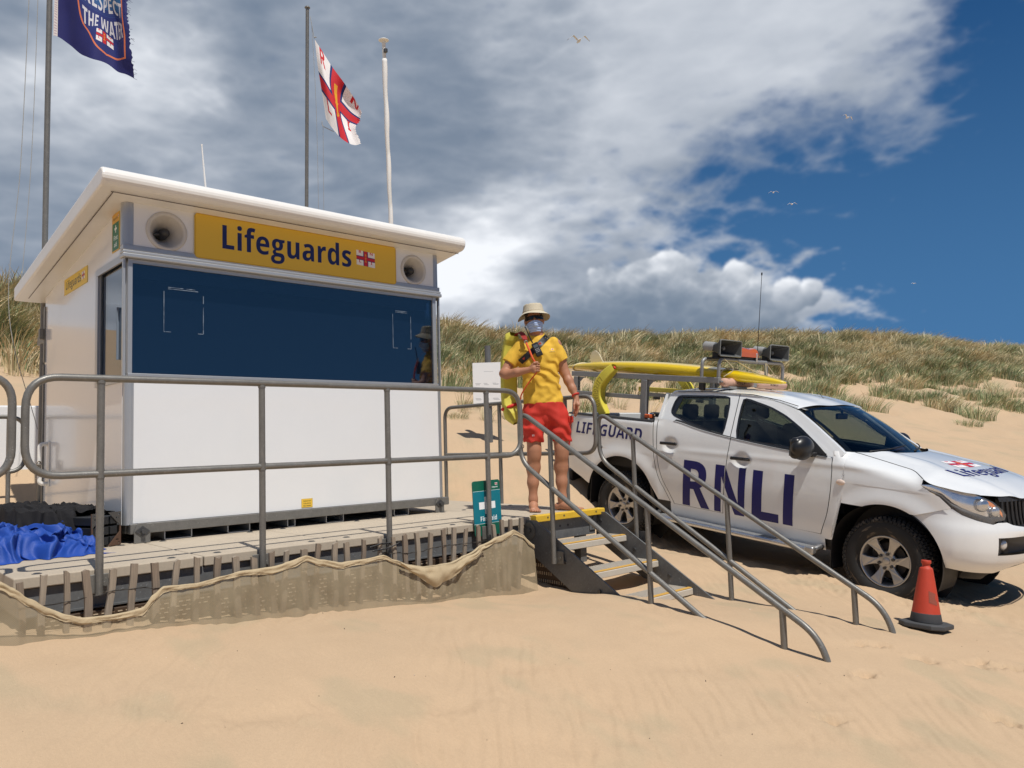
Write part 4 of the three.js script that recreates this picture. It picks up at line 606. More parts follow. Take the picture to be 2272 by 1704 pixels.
  function panel(zL, zR, yb, yt, nu, nv, off = 0, s = -1, clipTop = false) {
    return grid((u, v) => { let y = 0.9, z = 0; for (let k = 0; k < 16; k++) { z = lerp(zL(y), zR(y), u); const b = Math.max(yb(z), arch(z)), t = yt(z); y = lerp(y, lerp(b, t, v), k < 12 ? 0.6 : 1); } return [s * (hw(z, y) + off), y, z]; }, nu, nv);
  }
  const both = (name, f, m, keep) => { const a = mesh(name, f(-1), m, P, keep), b = mesh(name, f(1), m, P, keep); return [a, b]; };
  const belt = sm([[-1.12, 1.40], [-1.0, 1.405], [-0.8, 1.392], [-0.5, 1.335], [-0.1, 1.284], [0.4, 1.238], [0.9, 1.207], [1.0, 1.20]]);
  const gapR = sm([[0.3, -0.74], [0.5, -0.745], [0.6, -0.80], [0.75, -0.91], [0.92, -0.985], [1.1, -1.025], [1.25, -1.045], [1.42, -1.06]]);   // rear edge of the rear door
  const gapB = (y) => -0.118 + 0.035 * (y - 0.9), gapF = sm([[0.4, 0.90], [0.52, 0.925], [0.7, 0.975], [0.95, 0.997], [1.2, 0.985], [1.3, 0.975]]);
  const g = 0.0035;
  both('bed_side', (s) => panel((y) => -2.45 + 0.02 * (1.3 - y), (y) => gapR(y) - 0.050, (z) => lerp(0.69, 0.53, clamp((z + 2.37) / 0.4)), () => 1.36, 110, 60, 0, s), paint);
  both('cab_corner', (s) => panel((y) => gapR(y) - 0.043, (y) => gapR(y) - g, () => 0.49, (z) => lerp(1.42, 1.41, 0), 6, 60, 0, s), paint);
  const [rdoor] = both('rear_door', (s) => panel((y) => gapR(y) + g, (y) => gapB(y) - g, () => 0.515, belt, 80, 60, 0, s), paint);
  const [fdoor] = both('front_door', (s) => panel((y) => gapB(y) + g, (y) => gapF(y) - g, () => 0.505, belt, 96, 60, 0, s), paint);
  both('front_wing', (s) => panel((y) => gapF(y) + g, pw([[0.82, 1.741], [0.914, 2.0], [0.92, 1.995], [0.995, 1.911], [1.023, 1.841], [1.075, 1.768], [1.2, 1.775]]), (z) => (z < 1.1 ? 0.47 : 0.82), ft, 110, 90, 0, s), paint);
  both('sill', (s) => panel(() => -0.80, () => 0.96, () => 0.36, (z) => lerp(0.511, 0.500, clamp(z)), 30, 6, -0.004, s), paint);
  // dark backing so that the gaps read
  both('inner_side', (s) => grid((u, v) => { const z = lerp(-1.1, 1.02, u), y = lerp(0.40, belt(z) - 0.02, v); return [s * (hw(z, y) - 0.03), y, z]; }, 50, 20), M.black);
  // ---- wheel housings and underside
  for (const [cz, cy, r] of [FW, RW]) for (const s of [-1, 1]) mesh('wheel_housing', [grid((u, v) => { const a = lerp(-0.35, Math.PI + 0.35, u); return [s * lerp(0.55, wid(cz) - 0.012, v), cy + Math.sin(a) * r, cz + Math.cos(a) * r]; }, 36, 2), new THREE.CircleGeometry(r, 40).rotateY(Math.PI / 2).translate(s * 0.55, cy, cz)], plastic, P);
  for (const [cz, cy, r] of [FW, RW]) for (const s of [-1, 1]) mesh('arch_lip', grid((u, v) => { const a = lerp(0.05, Math.PI - 0.05, u), z = cz + Math.cos(a) * r, y = Math.max(cy + Math.sin(a) * r, 0.52); return [s * (hw(z, y) - v * 0.05), y + v * 0.002, z]; }, 40, 2), plastic, P);
  mesh('underbody', [bx(-0.52, 0.52, 0.30, 0.62, -2.3, 2.0), bx(-0.80, 0.80, 0.36, 0.46, -0.78, 0.98)], plastic, P);
  for (const z of [1.5, -1.5]) mesh('axle', [rod([-0.7, 0.375, z], [0.7, 0.375, z], 0.045), ...(z < 0 ? [new THREE.SphereGeometry(0.14, 14, 10).translate(0, 0.375, z)] : [])], plastic, P);
  both('mud_flap', (s) => rb(Math.min(s * 0.62, s * 0.87), Math.max(s * 0.62, s * 0.87), 0.22, 0.70, -2.0, -1.99, 0.003), plastic);
  both('front_mud_flap', (s) => rb(Math.min(s * 0.64, s * 0.87), Math.max(s * 0.64, s * 0.87), 0.20, 0.56, 1.018, 1.028, 0.003), plastic);
  // ---- bed: inner walls, rail caps, tailgate
  mesh('bed_liner', [bx(-0.72, 0.72, 0.80, 0.84, -2.38, -1.16), bx(-0.75, -0.72, 0.80, 1.36, -2.38, -1.16), bx(0.72, 0.75, 0.80, 1.36, -2.38, -1.16), bx(-0.72, 0.72, 0.80, 1.37, -1.17, -1.14)], plastic, P);
  both('bed_rail_cap', (s) => grid((u, v) => { const z = lerp(-2.45, -1.115, u), a = v * Math.PI; return [s * (0.785 + 0.075 * Math.cos(a)), 1.357 + 0.024 * Math.pow(Math.sin(a), 0.5), z]; }, 20, 8), plastic);
  mesh('tailgate', rb(-0.74, 0.74, 0.68, 1.37, -2.46, -2.40, 0.015), paint, P);
  both('tail_lamp', (s) => rb(Math.min(s * 0.745, s * 0.856), Math.max(s * 0.745, s * 0.856), 0.95, 1.33, -2.475, -2.41, 0.02), mat(0.45, 0.018, 0.015, 0.15, 0, { clearcoat: 1 }));
  mesh('rear_bumper', [rb(-0.78, 0.78, 0.50, 0.66, -2.58, -2.42, 0.03)], plastic, P);
  mesh('tow_bar', [rb(-0.70, 0.70, 0.40, 0.47, -2.36, -2.28, 0.01), rb(-0.62, -0.55, 0.36, 0.46, -2.34, -1.98, 0.01), rod([-0.58, 0.36, -2.0], [-0.58, 0.30, -1.96], 0.02), rb(-0.68, -0.5, 0.30, 0.37, -2.06, -1.98, 0.01)], M.black, P);
  // ---- cab: side frames with window openings
  const gx = (y) => 0.828 - 0.42 * (y - 1.25);
  const frame = [[-1.118, 1.33], [-1.09, 1.44], [-1.045, 1.66], [-1.02, 1.705], [-0.97, 1.728], [-0.6, 1.742], [-0.15, 1.732], [0.15, 1.700], [0.36, 1.655], [0.52, 1.602], [0.72, 1.488], [0.90, 1.375], [1.07, 1.262], [1.03, 1.205], [0.9, 1.200], [0.4, 1.232], [-0.1, 1.278], [-0.5, 1.33], [-0.8, 1.388], [-1.0, 1.40], [-1.06, 1.40], [-1.07, 1.33]];
  const wR = [[-0.965, 1.52], [-0.955, 1.60], [-0.93, 1.655], [-0.88, 1.672], [-0.6, 1.684], [-0.262, 1.682], [-0.224, 1.296], [-0.5, 1.345], [-0.75, 1.402], [-0.90, 1.445], [-0.95, 1.478]];
  const wF = [[-0.098, 1.675], [0.08, 1.655], [0.25, 1.612], [0.42, 1.545], [0.6, 1.445], [0.78, 1.325], [0.90, 1.235], [0.895, 1.222], [0.4, 1.252], [-0.048, 1.288]];
  const smooth2 = (p, n = 4) => { const c = new THREE.CatmullRomCurve3(p.map(([z, y]) => V3(z, y, 0)), true, 'catmullrom', 0.25); return c.getPoints(p.length * n).slice(0, -1).map((q) => [q.x, q.y]); };
  const grow = (p, d) => { let cx = 0, cy = 0; p.forEach(([a, b]) => { cx += a / p.length; cy += b / p.length; }); return p.map(([a, b], i) => { const q = p[(i + 1) % p.length], o = p[(i - 1 + p.length) % p.length]; let nx = q[1] - o[1], ny = -(q[0] - o[0]); const l = Math.hypot(nx, ny); nx /= l; ny /= l; if (nx * (a - cx) + ny * (b - cy) < 0) { nx = -nx; ny = -ny; } return [a + nx * d, b + ny * d]; }); };
  const lean = (geo, s, off) => { const p = geo.attributes.position; for (let i = 0; i < p.count; i++) { const z = p.getX(i), y = p.getY(i), d = p.getZ(i); p.setXYZ(i, s * (gx(y) + off - d + 0.016 * (1 - Math.pow((z + 0.1) / 1.1, 2)) * (y > 1.2 ? 1 : 1)), y, z); } geo.computeVertexNormals(); return geo; };
  const eg = (s, d0, d1) => ext(s, d0, d1);
  const FR = frame, WR = smooth2(wR), WF = smooth2(wF);
  both('cab_side_frame', (s) => lean(eg(shape(smooth2(FR, 3), [WR.slice().reverse(), WF.slice().reverse()]), 0, 0.045), s, 0), paint);
  for (const [w, nm] of [[WR, 'rear_door_window'], [WF, 'front_door_window']]) for (const s of [-1, 1]) {
    const seal = mesh(nm, lean(eg(shape(grow(w, 0.004), [grow(w, -0.016).reverse()]), -0.002, 0.02), s, 0), M.blackGloss, P);
    mesh('pane', lean(eg(shape(grow(w, -0.012)), 0.010, 0.014), s, 0), glass, seal);
    if (nm[0] === 'r') mesh('quarter_blank', lean(eg(shape([[-0.965, 1.52], [-0.945, 1.62], [-0.90, 1.665], [-0.855, 1.668], [-0.90, 1.455], [-0.95, 1.47]]), 0.004, 0.009), s, 0), M.blackGloss, seal);
  }
  both('window_ledge_trim', (s) => grid((u, v) => { const z = lerp(-0.86, 0.93, u), y = belt(z) - 0.008 + v * 0.022; return [s * (lerp(hw(z, belt(z) - 0.01), gx(belt(z) + 0.01), v) + 0.004), y, z]; }, 50, 2), M.black);
  for (const s of [-1, 1]) mesh('door_shut_line', [lean(eg(shape([[-0.128, 1.29], [-0.160, 1.728], [-0.153, 1.728], [-0.121, 1.29]]), -0.0018, 0.01), s, 0)], M.black, P);
  // roof
  const ry = sm([[-1.05, 1.675], [-1.02, 1.712], [-0.97, 1.748], [-0.8, 1.768], [-0.5, 1.778], [-0.1, 1.776], [0.2, 1.756], [0.45, 1.712], [0.62, 1.668]]);
  const roof = mesh('roof', grid((u, v) => { const q = lerp(-1, 1, u), x = q * 0.655, ze = lerp(0.62, 0.505, q * q), z = lerp(-1.05, ze, v), zz = lerp(-1.05, 0.62, v); const e = 0.030 * Math.pow(Math.abs(q), 6) + 0.018 * q * q; return [x, ry(zz) - e + 0.004 * Math.cos(q * 9) * sstep(0.9, 0.6, Math.abs(q)), z]; }, 60, 60), paint, P);
  for (const s of [-1, 1]) mesh('roof_drip', sweep([[-0.95, 0], [-0.5, 0], [0, 0], [0.3, 0], [0.5, 0]].map(([z]) => V3(s * 0.645, ry(z) - 0.043 - 0.012 * sstep(0, 0.5, z), z)), 0.004, 5), M.black, roof);
  mesh('headlining', grid((u, v) => [lerp(-0.62, 0.62, u), ry(lerp(-1.03, 0.6, v)) - 0.06, lerp(-1.03, 0.56, v)], 4, 8), mat(0.35, 0.34, 0.32, 0.9), roof);
  mesh('roof_aerial', [rod([0, 1.675, 0.44], [0, 1.70, 0.43], 0.03, 0.016, 10), rod([0, 1.70, 0.43], [0, 1.825, 0.315], 0.0035, 0.002, 6)], M.black, roof);
  // back of the cab
  mesh('cab_rear_panel', ext(shape([[-0.80, 0.85], [0.80, 0.85], [0.79, 1.40], [0.66, 1.69], [-0.66, 1.69], [-0.79, 1.40]], [rrect(-0.60, 0.60, 1.38, 1.655, 0.04).reverse()]), -1.10, -1.07), paint, P);
  mesh('rear_screen', plate(-0.60, 0.60, 1.38, 1.655, -1.085, 0.04), glass, P);
  // windscreen
  const ws = (u, v) => { const q = lerp(-1, 1, u), x = q * lerp(0.70, 0.635, v), zb = lerp(1.34, 1.075, Math.pow(Math.abs(q), 2.2)), zt = lerp(0.635, 0.515, q * q), bow = 0.02 * Math.sin(v * Math.PI); return [x, lerp(1.248 - 0.012 * q * q, 1.660 - 0.045 * q * q, v) + bow, lerp(zb, zt, v) + bow * 0.7]; };
  const scr = mesh('windscreen', grid(ws, 40, 24), glass, P);
  const inset = (p, d) => [p[0], p[1] - d, p[2] - d];
  mesh('screen_border', [grid((u, v) => inset(ws(u, lerp(0, 0.075, v)), 0.004), 40, 2), grid((u, v) => inset(ws(u, lerp(0.955, 1, v)), 0.004), 40, 2), grid((u, v) => inset(ws(lerp(0, 0.03, u), v), 0.004), 2, 24), grid((u, v) => inset(ws(lerp(0.97, 1, u), v), 0.004), 2, 24)], M.blackGloss, scr);
  for (const [q0, q1] of [[0.1, 0.47], [0.5, 0.87]]) mesh('wiper', sweep(Array.from({ length: 12 }, (_, i) => { const t = i / 11, p = ws(lerp(q0, q1, t), 0.03 + 0.10 * t); return V3(p[0], p[1] + 0.022, p[2] + 0.018); }), (t) => 0.009 - 0.004 * t, 6), M.black, scr);
  mesh('cowl', grid((u, v) => { const p = ws(u, 0.03); return [p[0], p[1] - 0.004 - v * 0.006, p[2] + 0.01 + v * 0.08]; }, 30, 3), plastic, P);
  // bonnet with lettering
  const hx = sm([[0.95, 0.715], [1.1, 0.735], [1.5, 0.748], [1.85, 0.742], [2.05, 0.715], [2.18, 0.66], [2.30, 0.58]]);
  const hy = sm([[1.0, 1.275], [1.2, 1.268], [1.5, 1.232], [1.8, 1.183], [2.0, 1.140], [2.12, 1.105], [2.22, 1.055], [2.29, 1.01], [2.34, 0.965]]);
  const hood = (u, v, off = 0) => { const q = lerp(-1, 1, u), zr = lerp(1.39, 1.09, Math.pow(Math.abs(q), 2.2)), zf = lerp(2.335, 2.175, Math.pow(Math.abs(q), 2.6)), z = lerp(zr, zf, v), zz = lerp(1.1, 2.32, v), x = q * (hw(z, ft(z)) - 0.006); const edge = 0.042 * Math.pow(Math.abs(q), 3.5), crease = 0.014 * sstep(0.50, 0.62, Math.abs(q)) * sstep(0.85, 0.68, Math.abs(q)); const crown = Math.max(hy(lerp(z, zz, 0.3)) + 0.018 - ft(z), 0.0); void edge; return [x, ft(z) + crown * (1 - Math.pow(Math.abs(q), 3.2)) + crease * (1 - v * 0.6) + off, z + off * 0.3]; };
  mesh('bonnet', grid((u, v) => hood(u, v), 60, 50), paint, P);
for (const s of [0, 1]) mesh('bonnet_gap', sweep(Array.from({ length: 40 }, (_, i) => { const p = hood(s, lerp(0.02, 0.62, i / 39)); return V3(p[0] + (s ? 0.003 : -0.003), p[1] + 0.0005, p[2]); }), 0.0042, 6), M.black, P);
  const cut = (w, h, draw) => canvasTex(w, h, (c) => { c.clearRect(0, 0, w, h); draw(c, w, h); });
  const decal = (t) => new THREE.MeshPhysicalMaterial({ map: t, transparent: true, alphaTest: 0.5, roughness: 0.45, side: THREE.DoubleSide });
  const tHood = cut(1536, 900, (c, w, h) => { c.fillStyle = NAVY; fitText(c, 'Lifeguard', 30, 720, 1450, 400); c.save(); c.translate(420, 20); c.transform(1, 0.06, 0.03, 1, 0, 0); FLAG(c, 0, 0, 620, 330); c.restore(); });
  { const dg = grid((u, v) => hood(0.5 + lerp(-0.5, 0.44, u) / (2 * 0.735), lerp(0.78, 0.30, v), 0.0022), 40, 24); const uv = dg.attributes.uv; void uv; mesh('bonnet_lettering', dg, decal(tHood), P, true); }
  // side lettering
  const tBig = cut(2048, 760, (c, w, h) => { c.fillStyle = NAVY; c.textBaseline = 'alphabetic'; const Zp = (z) => ((z + 0.72) / 1.42) * w, put = (t, a, b) => { c.font = 'bold 680px sans-serif'; const m = c.measureText(t), L = m.actualBoundingBoxLeft, Rr = m.actualBoundingBoxRight, A = m.actualBoundingBoxAscent; c.save(); c.translate(Zp(a), h - 42); c.scale((Zp(b) - Zp(a)) / (L + Rr), (h - 84) / A); c.fillText(t, L, 0); c.restore(); }; put('R', -0.642, -0.285); put('N', -0.242, 0.125); put('L', 0.193, 0.503); c.fillRect(Zp(0.539), 42, Zp(0.640) - Zp(0.539), h - 84); });
  const yv = (v) => lerp(0.493, 1.033, v), patch = (z0, z1) => { const q = grid((u, v) => { const z = lerp(z0, z1, u), y = yv(v); return [-(hw(z, y) + 0.002), y, z]; }, 60, 40), uv = q.attributes.uv; for (let i = 0; i < uv.count; i++) uv.setX(i, (lerp(z0, z1, uv.getX(i)) + 0.72) / 1.42); return q; };
  const dBig = decal(tBig); mesh('door_lettering', patch(-0.70, -0.126), dBig, rdoor, true); mesh('door_lettering', patch(-0.112, 0.68), dBig, fdoor, true);
  const tBed = cut(2048, 360, (c, w, h) => { c.fillStyle = NAVY; c.textBaseline = 'alphabetic'; c.transform(1, 0, -0.12, 1, 36, 0); fitText(c, 'LIFEGUARD', 20, h - 38, w - 90, 380, 'bold'); });
  mesh('bed_lettering', grid((u, v) => { const z = lerp(-2.33, -1.20, u), y = lerp(1.118, 1.300, v); return [-(hw(z, y) + 0.002), y, z]; }, 50, 8), decal(tBed), P, true);
  // handles, mirrors, repeaters
  handles.forEach(([z, y], k) => { for (const s of [-1, 1]) mesh('door_handle', [rb(-0.012, 0.012, -0.017, 0.017, -0.112, 0.112, 0.011).rotateX(-0.03).translate(s * (wid(z) + 0.010), y + 0.014, z)], M.blackGloss, P); });
  for (const s of [-1, 1]) {
    const m = mesh('door_mirror', [new THREE.SphereGeometry(1, 24, 16).scale(0.148, 0.112, 0.085).translate(s * 1.02, 1.278, 0.775), rb(Math.min(s * 0.895, s * 1.15), Math.max(s * 0.895, s * 1.15), 1.178, 1.376, 0.705, 0.81, 0.048, 3)], mat(0.012, 0.012, 0.013, 0.34), P);
    mesh('mirror_arm', [rb(Math.min(s * 0.80, s * 0.93), Math.max(s * 0.80, s * 0.93), 1.195, 1.24, 0.75, 0.83, 0.015)], M.black, m);
    mesh('mirror_glass', new THREE.PlaneGeometry(0.2, 0.15).translate(s * 1.02, 1.277, 0.703), chrome, m);
    mesh('mirror_sail', lean(eg(shape([[0.68, 1.232], [0.72, 1.36], [0.80, 1.31], [0.91, 1.225]]), -0.006, 0.01), s, 0), M.black, m);
    mesh('side_repeater', new THREE.SphereGeometry(1, 14, 8).scale(0.012, 0.026, 0.042).translate(s * (hw(1.085, 1.0) + 0.002), 1.0, 1.085), mat(0.75, 0.60, 0.50, 0.15, 0, { clearcoat: 1 }), P);
  }
  // side steps
  for (const s of [-1, 1]) {
    const a = Math.min(s * 0.86, s * 0.985), b = Math.max(s * 0.86, s * 0.985), st = mesh('side_step', [rb(a, b, 0.345, 0.385, -0.90, 0.90, 0.012)], grey, P);
    mesh('step_tube', [sweep([[0.84, 0.395, -0.95], [0.95, 0.372, -0.93], [1.0, 0.365, -0.85], [1.0, 0.365, 0.84], [0.985, 0.365, 0.90], [0.86, 0.39, 0.93]].map(([x, y, z]) => V3(s * x, y, z)), 0.028, 12)], chrome, st);
    mesh('step_cap', rb(Math.min(s * 0.955, s * 1.03), Math.max(s * 0.955, s * 1.03), 0.325, 0.40, 0.845, 0.935, 0.02), alloy, st);
  }
  // ---- front: bumper, grille, lamps
  const C = new THREE.CatmullRomCurve3([[-0.888, 1.70], [-0.884, 1.80], [-0.866, 1.94], [-0.826, 2.06], [-0.745, 2.175], [-0.60, 2.265], [-0.36, 2.325], [0, 2.35], [0.36, 2.325], [0.60, 2.265], [0.745, 2.175], [0.826, 2.06], [0.866, 1.94], [0.884, 1.80], [0.888, 1.70]].map(([x, z]) => V3(x, 0, z)), false, 'centripetal');
  const Cn = (t) => { const p = C.getPoint(clamp(t)), q = C.getTangent(clamp(t)); return [p, V3(-q.z, 0, q.x)]; };
  const bp = sm([[0.36, -0.10], [0.42, -0.035], [0.48, 0.010], [0.56, 0.030], [0.62, 0.034], [0.70, 0.030], [0.76, 0.020], [0.82, 0.0], [0.90, -0.015], [1.05, -0.03]]);
  const onC = (t, y, off = 0) => { const [p, n] = Cn(t), f = sstep(0.03, 0.20, t) * sstep(0.97, 0.80, t), o = bp(y) * f + off; return [p.x + n.x * o, y, p.z + n.z * o]; };
  if (onC(0.5, 0.6, 1)[2] < onC(0.5, 0.6, 0)[2]) throw new Error('curve normal');
  const tx = (x) => { let a = 0, b = 1; for (let i = 0; i < 30; i++) { const m = (a + b) / 2; if (C.getPoint(m).x < x) a = m; else b = m; } return (a + b) / 2; };
  const lipR = 0.478, archY = (t) => { const p = C.getPoint(t), d = p.z - 1.5; return Math.abs(d) < lipR ? 0.39 + Math.sqrt(lipR * lipR - d * d) : 0; };
  const tFor = (x, z) => { let best = 0, d = 9; for (let i = 0; i <= 1000; i++) { const p = C.getPoint(i / 2000), q = (p.x - x) ** 2 + (p.z - z) ** 2; if (q < d) { d = q; best = i / 2000; } } return best; };
  const tab = (L) => pw(L.map(([x, z, y]) => [tFor(x, z), y])), half = (t) => (t > 0.5 ? 1 - t : t);
  const topT = tab([[-0.886, 1.741, 0.82], [-0.845, 2.0, 0.912], [-0.817, 2.073, 0.868], [-0.759, 2.156, 0.836], [-0.645, 2.237, 0.808], [-0.60, 2.265, 0.822], [-0.5, 2.29, 0.822], [-0.44, 2.305, 0.80], [-0.224, 2.334, 0.771], [0, 2.35, 0.765]]), botT = tab([[-0.866, 1.94, 0.43], [-0.794, 2.106, 0.412], [-0.564, 2.274, 0.402], [-0.409, 2.313, 0.465], [-0.184, 2.337, 0.488], [0, 2.35, 0.49]]);
  const btop = (t) => topT(half(t)), bbot = (t) => Math.max(botT(half(t)), archY(t));
  const hole = [[-0.63, 0.70], [-0.60, 0.715], [0.60, 0.715], [0.63, 0.70], [0.60, 0.575], [0.565, 0.555], [-0.565, 0.555], [-0.60, 0.575]]; void hole;
  // the bumper in three bands round the opening
  const tL = tx(-0.62), tR = tx(0.62);
  mesh('front_bumper', [
    grid((u, v) => { const t = lerp(0, tL, u), a = bbot(t); return onC(t, lerp(a, Math.max(btop(t), a + 0.004), v)); }, 50, 24), grid((u, v) => { const t = lerp(tR, 1, u), a = bbot(t); return onC(t, lerp(a, Math.max(btop(t), a + 0.004), v)); }, 50, 24),
    grid((u, v) => { const t = lerp(tL, tR, u); return onC(t, lerp(0.705, btop(t), v), 0.006 * Math.sin(v * Math.PI) * Math.sin(u * Math.PI)); }, 40, 6), grid((u, v) => { const t = lerp(tL, tR, u); return onC(t, lerp(bbot(t), 0.565, v), 0.012 * Math.sin(u * Math.PI)); }, 40, 6)], paint, P);
  mesh('bumper_opening', grid((u, v) => onC(lerp(tL, tR, u), lerp(0.56, 0.71, v), -0.06 - 0.02 * Math.sin(v * 3)), 40, 4), M.black, P);
  for (const s of [-1, 1]) {
    const t0 = tx(s * 0.52), [p, n] = Cn(t0), fog = mesh('fog_lamp', [grid((u, v) => onC(tx(s * lerp(0.625, 0.44, u)), lerp(0.565, 0.705, v), lerp(-0.005, -0.05, Math.min(1, u * 2))), 8, 6)], plastic, P);
    mesh('fog_lens', new THREE.SphereGeometry(0.042, 18, 12).scale(1, 1, 0.5).rotateY(Math.atan2(n.x, n.z)).translate(p.x - n.x * 0.012, 0.637, p.z - n.z * 0.012), mat(0.6, 0.62, 0.64, 0.1, 0.3, { clearcoat: 1 }), fog);
  }
  mesh('lower_lip', grid((u, v) => { const t = lerp(tx(-0.80), tx(0.80), u), b = bbot(t); return onC(t, lerp(b - 0.075, b + 0.006, v), lerp(-0.05, -0.008, v)); }, 50, 4), plastic, P);
  mesh('nose_light_block', bx(-0.66, 0.66, 0.42, 1.0, 1.90, 2.16), M.black, P);  // unseen black block added to stop sunlight leaking through under the bumper
  mesh('grille', grid((u, v) => onC(lerp(tx(-0.55), tx(0.55), u), lerp(0.76, 1.02, v), -0.055), 30, 6), M.black, P);
  for (let k = 0; k < 17; k++) { const x = -0.52 + k * 0.065, t = tx(x); mesh('grille_bar', sweep([0.79, 0.86, 0.94, 1.0].map((y) => { const q = onC(t, y, -0.018 - 0.03 * Math.abs(y - 0.9)); return V3(...q); }), 0.011, 6), plastic, P); }
  mesh('grille_bar_top', grid((u, v) => onC(lerp(tx(-0.56), tx(0.56), u), lerp(0.985, 1.03, v), lerp(-0.012, -0.03, v)), 30, 2), plastic, P);
  for (const s of [-1, 1]) {
    const up = tab([[-0.885, 1.768, 1.077], [-0.879, 1.839, 1.082], [-0.864, 1.945, 1.068], [-0.813, 2.079, 1.048], [-0.75, 2.168, 1.038], [-0.637, 2.242, 0.988], [-0.555, 2.276, 0.932], [-0.507, 2.288, 0.883]]), lo = tab([[-0.885, 1.768, 1.073], [-0.879, 1.841, 1.023], [-0.87, 1.911, 0.995], [-0.848, 1.995, 0.917], [-0.817, 2.073, 0.872], [-0.759, 2.156, 0.839], [-0.645, 2.237, 0.811], [-0.629, 2.247, 0.83], [-0.532, 2.282, 0.842], [-0.507, 2.288, 0.878]]);
    const t0h = tFor(-0.885, 1.768), t1h = tFor(-0.507, 2.288), surf = (off, a = 0, b = 1) => grid((u, v) => { const t = lerp(t0h, t1h, u), q = onC(t, lerp(lo(t), up(t), lerp(a, b, v)), off * sstep(0, 0.25, u) + 0.012 * Math.sin(Math.PI * v) * Math.sin(Math.PI * u)); return [s < 0 ? q[0] : -q[0], q[1], q[2]]; }, 70, 10);
    const hl = mesh('headlamp', surf(-0.045), mat(0.78, 0.79, 0.81, 0.16, 0.85), P);
    mesh('lamp_cover', surf(0.004), lens, hl);
    mesh('lamp_trim', surf(-0.016, 0, 0.26), plastic, hl);
    mesh('turn_lamp', grid((u, v) => { const t = lerp(tx(-0.72), t1h, u), q = onC(t, up(t) - 0.008 - v * 0.034, -0.014); return [s < 0 ? q[0] : -q[0], q[1], q[2]]; }, 10, 3), mat(0.75, 0.20, 0.02, 0.2, 0, { clearcoat: 1 }), hl);
    for (const [x, y, r] of [[-0.715, 0.955, 0.055], [-0.60, 0.905, 0.045]]) { const [p, n] = Cn(tx(x)); mesh('projector', new THREE.SphereGeometry(r, 18, 12).scale(1, 1, 0.6).rotateY(Math.atan2(n.x, n.z)).translate((p.x - n.x * 0.04) * (s < 0 ? 1 : -1), y, p.z - n.z * 0.04), chrome, hl); }
  }
  // ---- inside the cab
  const trim = mat(0.020, 0.020, 0.021, 0.8), cloth = mat(0.030, 0.030, 0.032, 0.95);
  mesh('cabin_floor', [bx(-0.76, 0.76, 0.60, 0.64, -1.05, 1.0)], trim, P);
  both('door_card', (s) => bx(Math.min(s * 0.74, s * 0.76), Math.max(s * 0.74, s * 0.76), 0.62, 1.20, -1.04, 0.95), trim);
  mesh('dashboard', [grid((u, v) => { const x = lerp(-0.70, 0.70, u), a = lerp(-0.1, Math.PI * 0.62, v); return [x, 1.10 + 0.125 * Math.sin(a) + 0.03 * Math.exp(-Math.pow((x + 0.35) / 0.2, 2)) * Math.sin(a), 1.03 - 0.27 * Math.cos(a) - 0.0]; }, 30, 12), bx(-0.72, 0.72, 0.7, 1.12, 0.80, 1.05)], trim, P);
  mesh('steering_wheel', [new THREE.TorusGeometry(0.19, 0.016, 10, 36).rotateX(-0.45).translate(-0.36, 1.16, 0.62), rod([-0.36, 1.15, 0.63], [-0.36, 1.08, 0.85], 0.03), rb(-0.53, -0.19, 1.14, 1.18, 0.60, 0.64, 0.01)], trim, P);
  const seat = (x, z, w) => { const o = mesh('seat', [rb(x - w / 2, x + w / 2, 0.72, 0.86, z - 0.08, z + 0.46, 0.05, 3), rb(-w / 2, w / 2, 0, 0.62, -0.06, 0.06, 0.055, 3).rotateX(-0.22).translate(x, 0.82, z - 0.05)], cloth, P); mesh('headrest', [rb(-0.13, 0.13, 0, 0.20, -0.045, 0.045, 0.044, 4).rotateX(-0.12).translate(x, 1.475, z - 0.175), rod([x - 0.05, 1.38, z - 0.17], [x - 0.05, 1.50, z - 0.18], 0.007), rod([x + 0.05, 1.38, z - 0.17], [x + 0.05, 1.50, z - 0.18], 0.007)], cloth, o); };
  seat(-0.37, 0.10, 0.50); seat(0.37, 0.10, 0.50);
  const bench = mesh('rear_bench', [rb(-0.66, 0.66, 0.74, 0.88, -0.86, -0.38, 0.05, 3), rb(-0.66, 0.66, 0, 0.56, -0.06, 0.06, 0.05, 3).rotateX(-0.2).translate(0, 0.84, -0.83)], cloth, P);
  for (const x of [-0.40, 0, 0.40]) mesh('headrest', [rb(-0.12, 0.12, 0, 0.17, -0.04, 0.04, 0.038, 4).translate(x, 1.405, -0.955)], cloth, bench);
  mesh('cabin_mirror', [rb(-0.11, 0.11, 1.525, 1.585, 0.60, 0.625, 0.012), rod([0, 1.57, 0.62], [0, 1.64, 0.60], 0.012)], M.black, P);
  both('grab_handle', (s) => sweep([[0.66, 1.50, 0.55], [0.62, 1.47, 0.60], [0.64, 1.38, 0.74], [0.69, 1.36, 0.78]].map(([x, y, z]) => V3(s * x, y, z)), 0.014, 8), mat(0.30, 0.30, 0.29, 0.7));
  both('pillar_trim', (s) => sweep([[0.615, 1.64, 0.50], [0.665, 1.45, 0.78], [0.70, 1.25, 1.05]].map(([x, y, z]) => V3(s * (x - 0.03), y - 0.02, z - 0.03)), 0.022, 8), mat(0.30, 0.30, 0.29, 0.8));
  mesh('dash_cloth', new THREE.SphereGeometry(1, 16, 10).scale(0.09, 0.035, 0.05).translate(0.22, 1.262, 1.10), mat(0.06, 0.05, 0.10, 0.9), P);
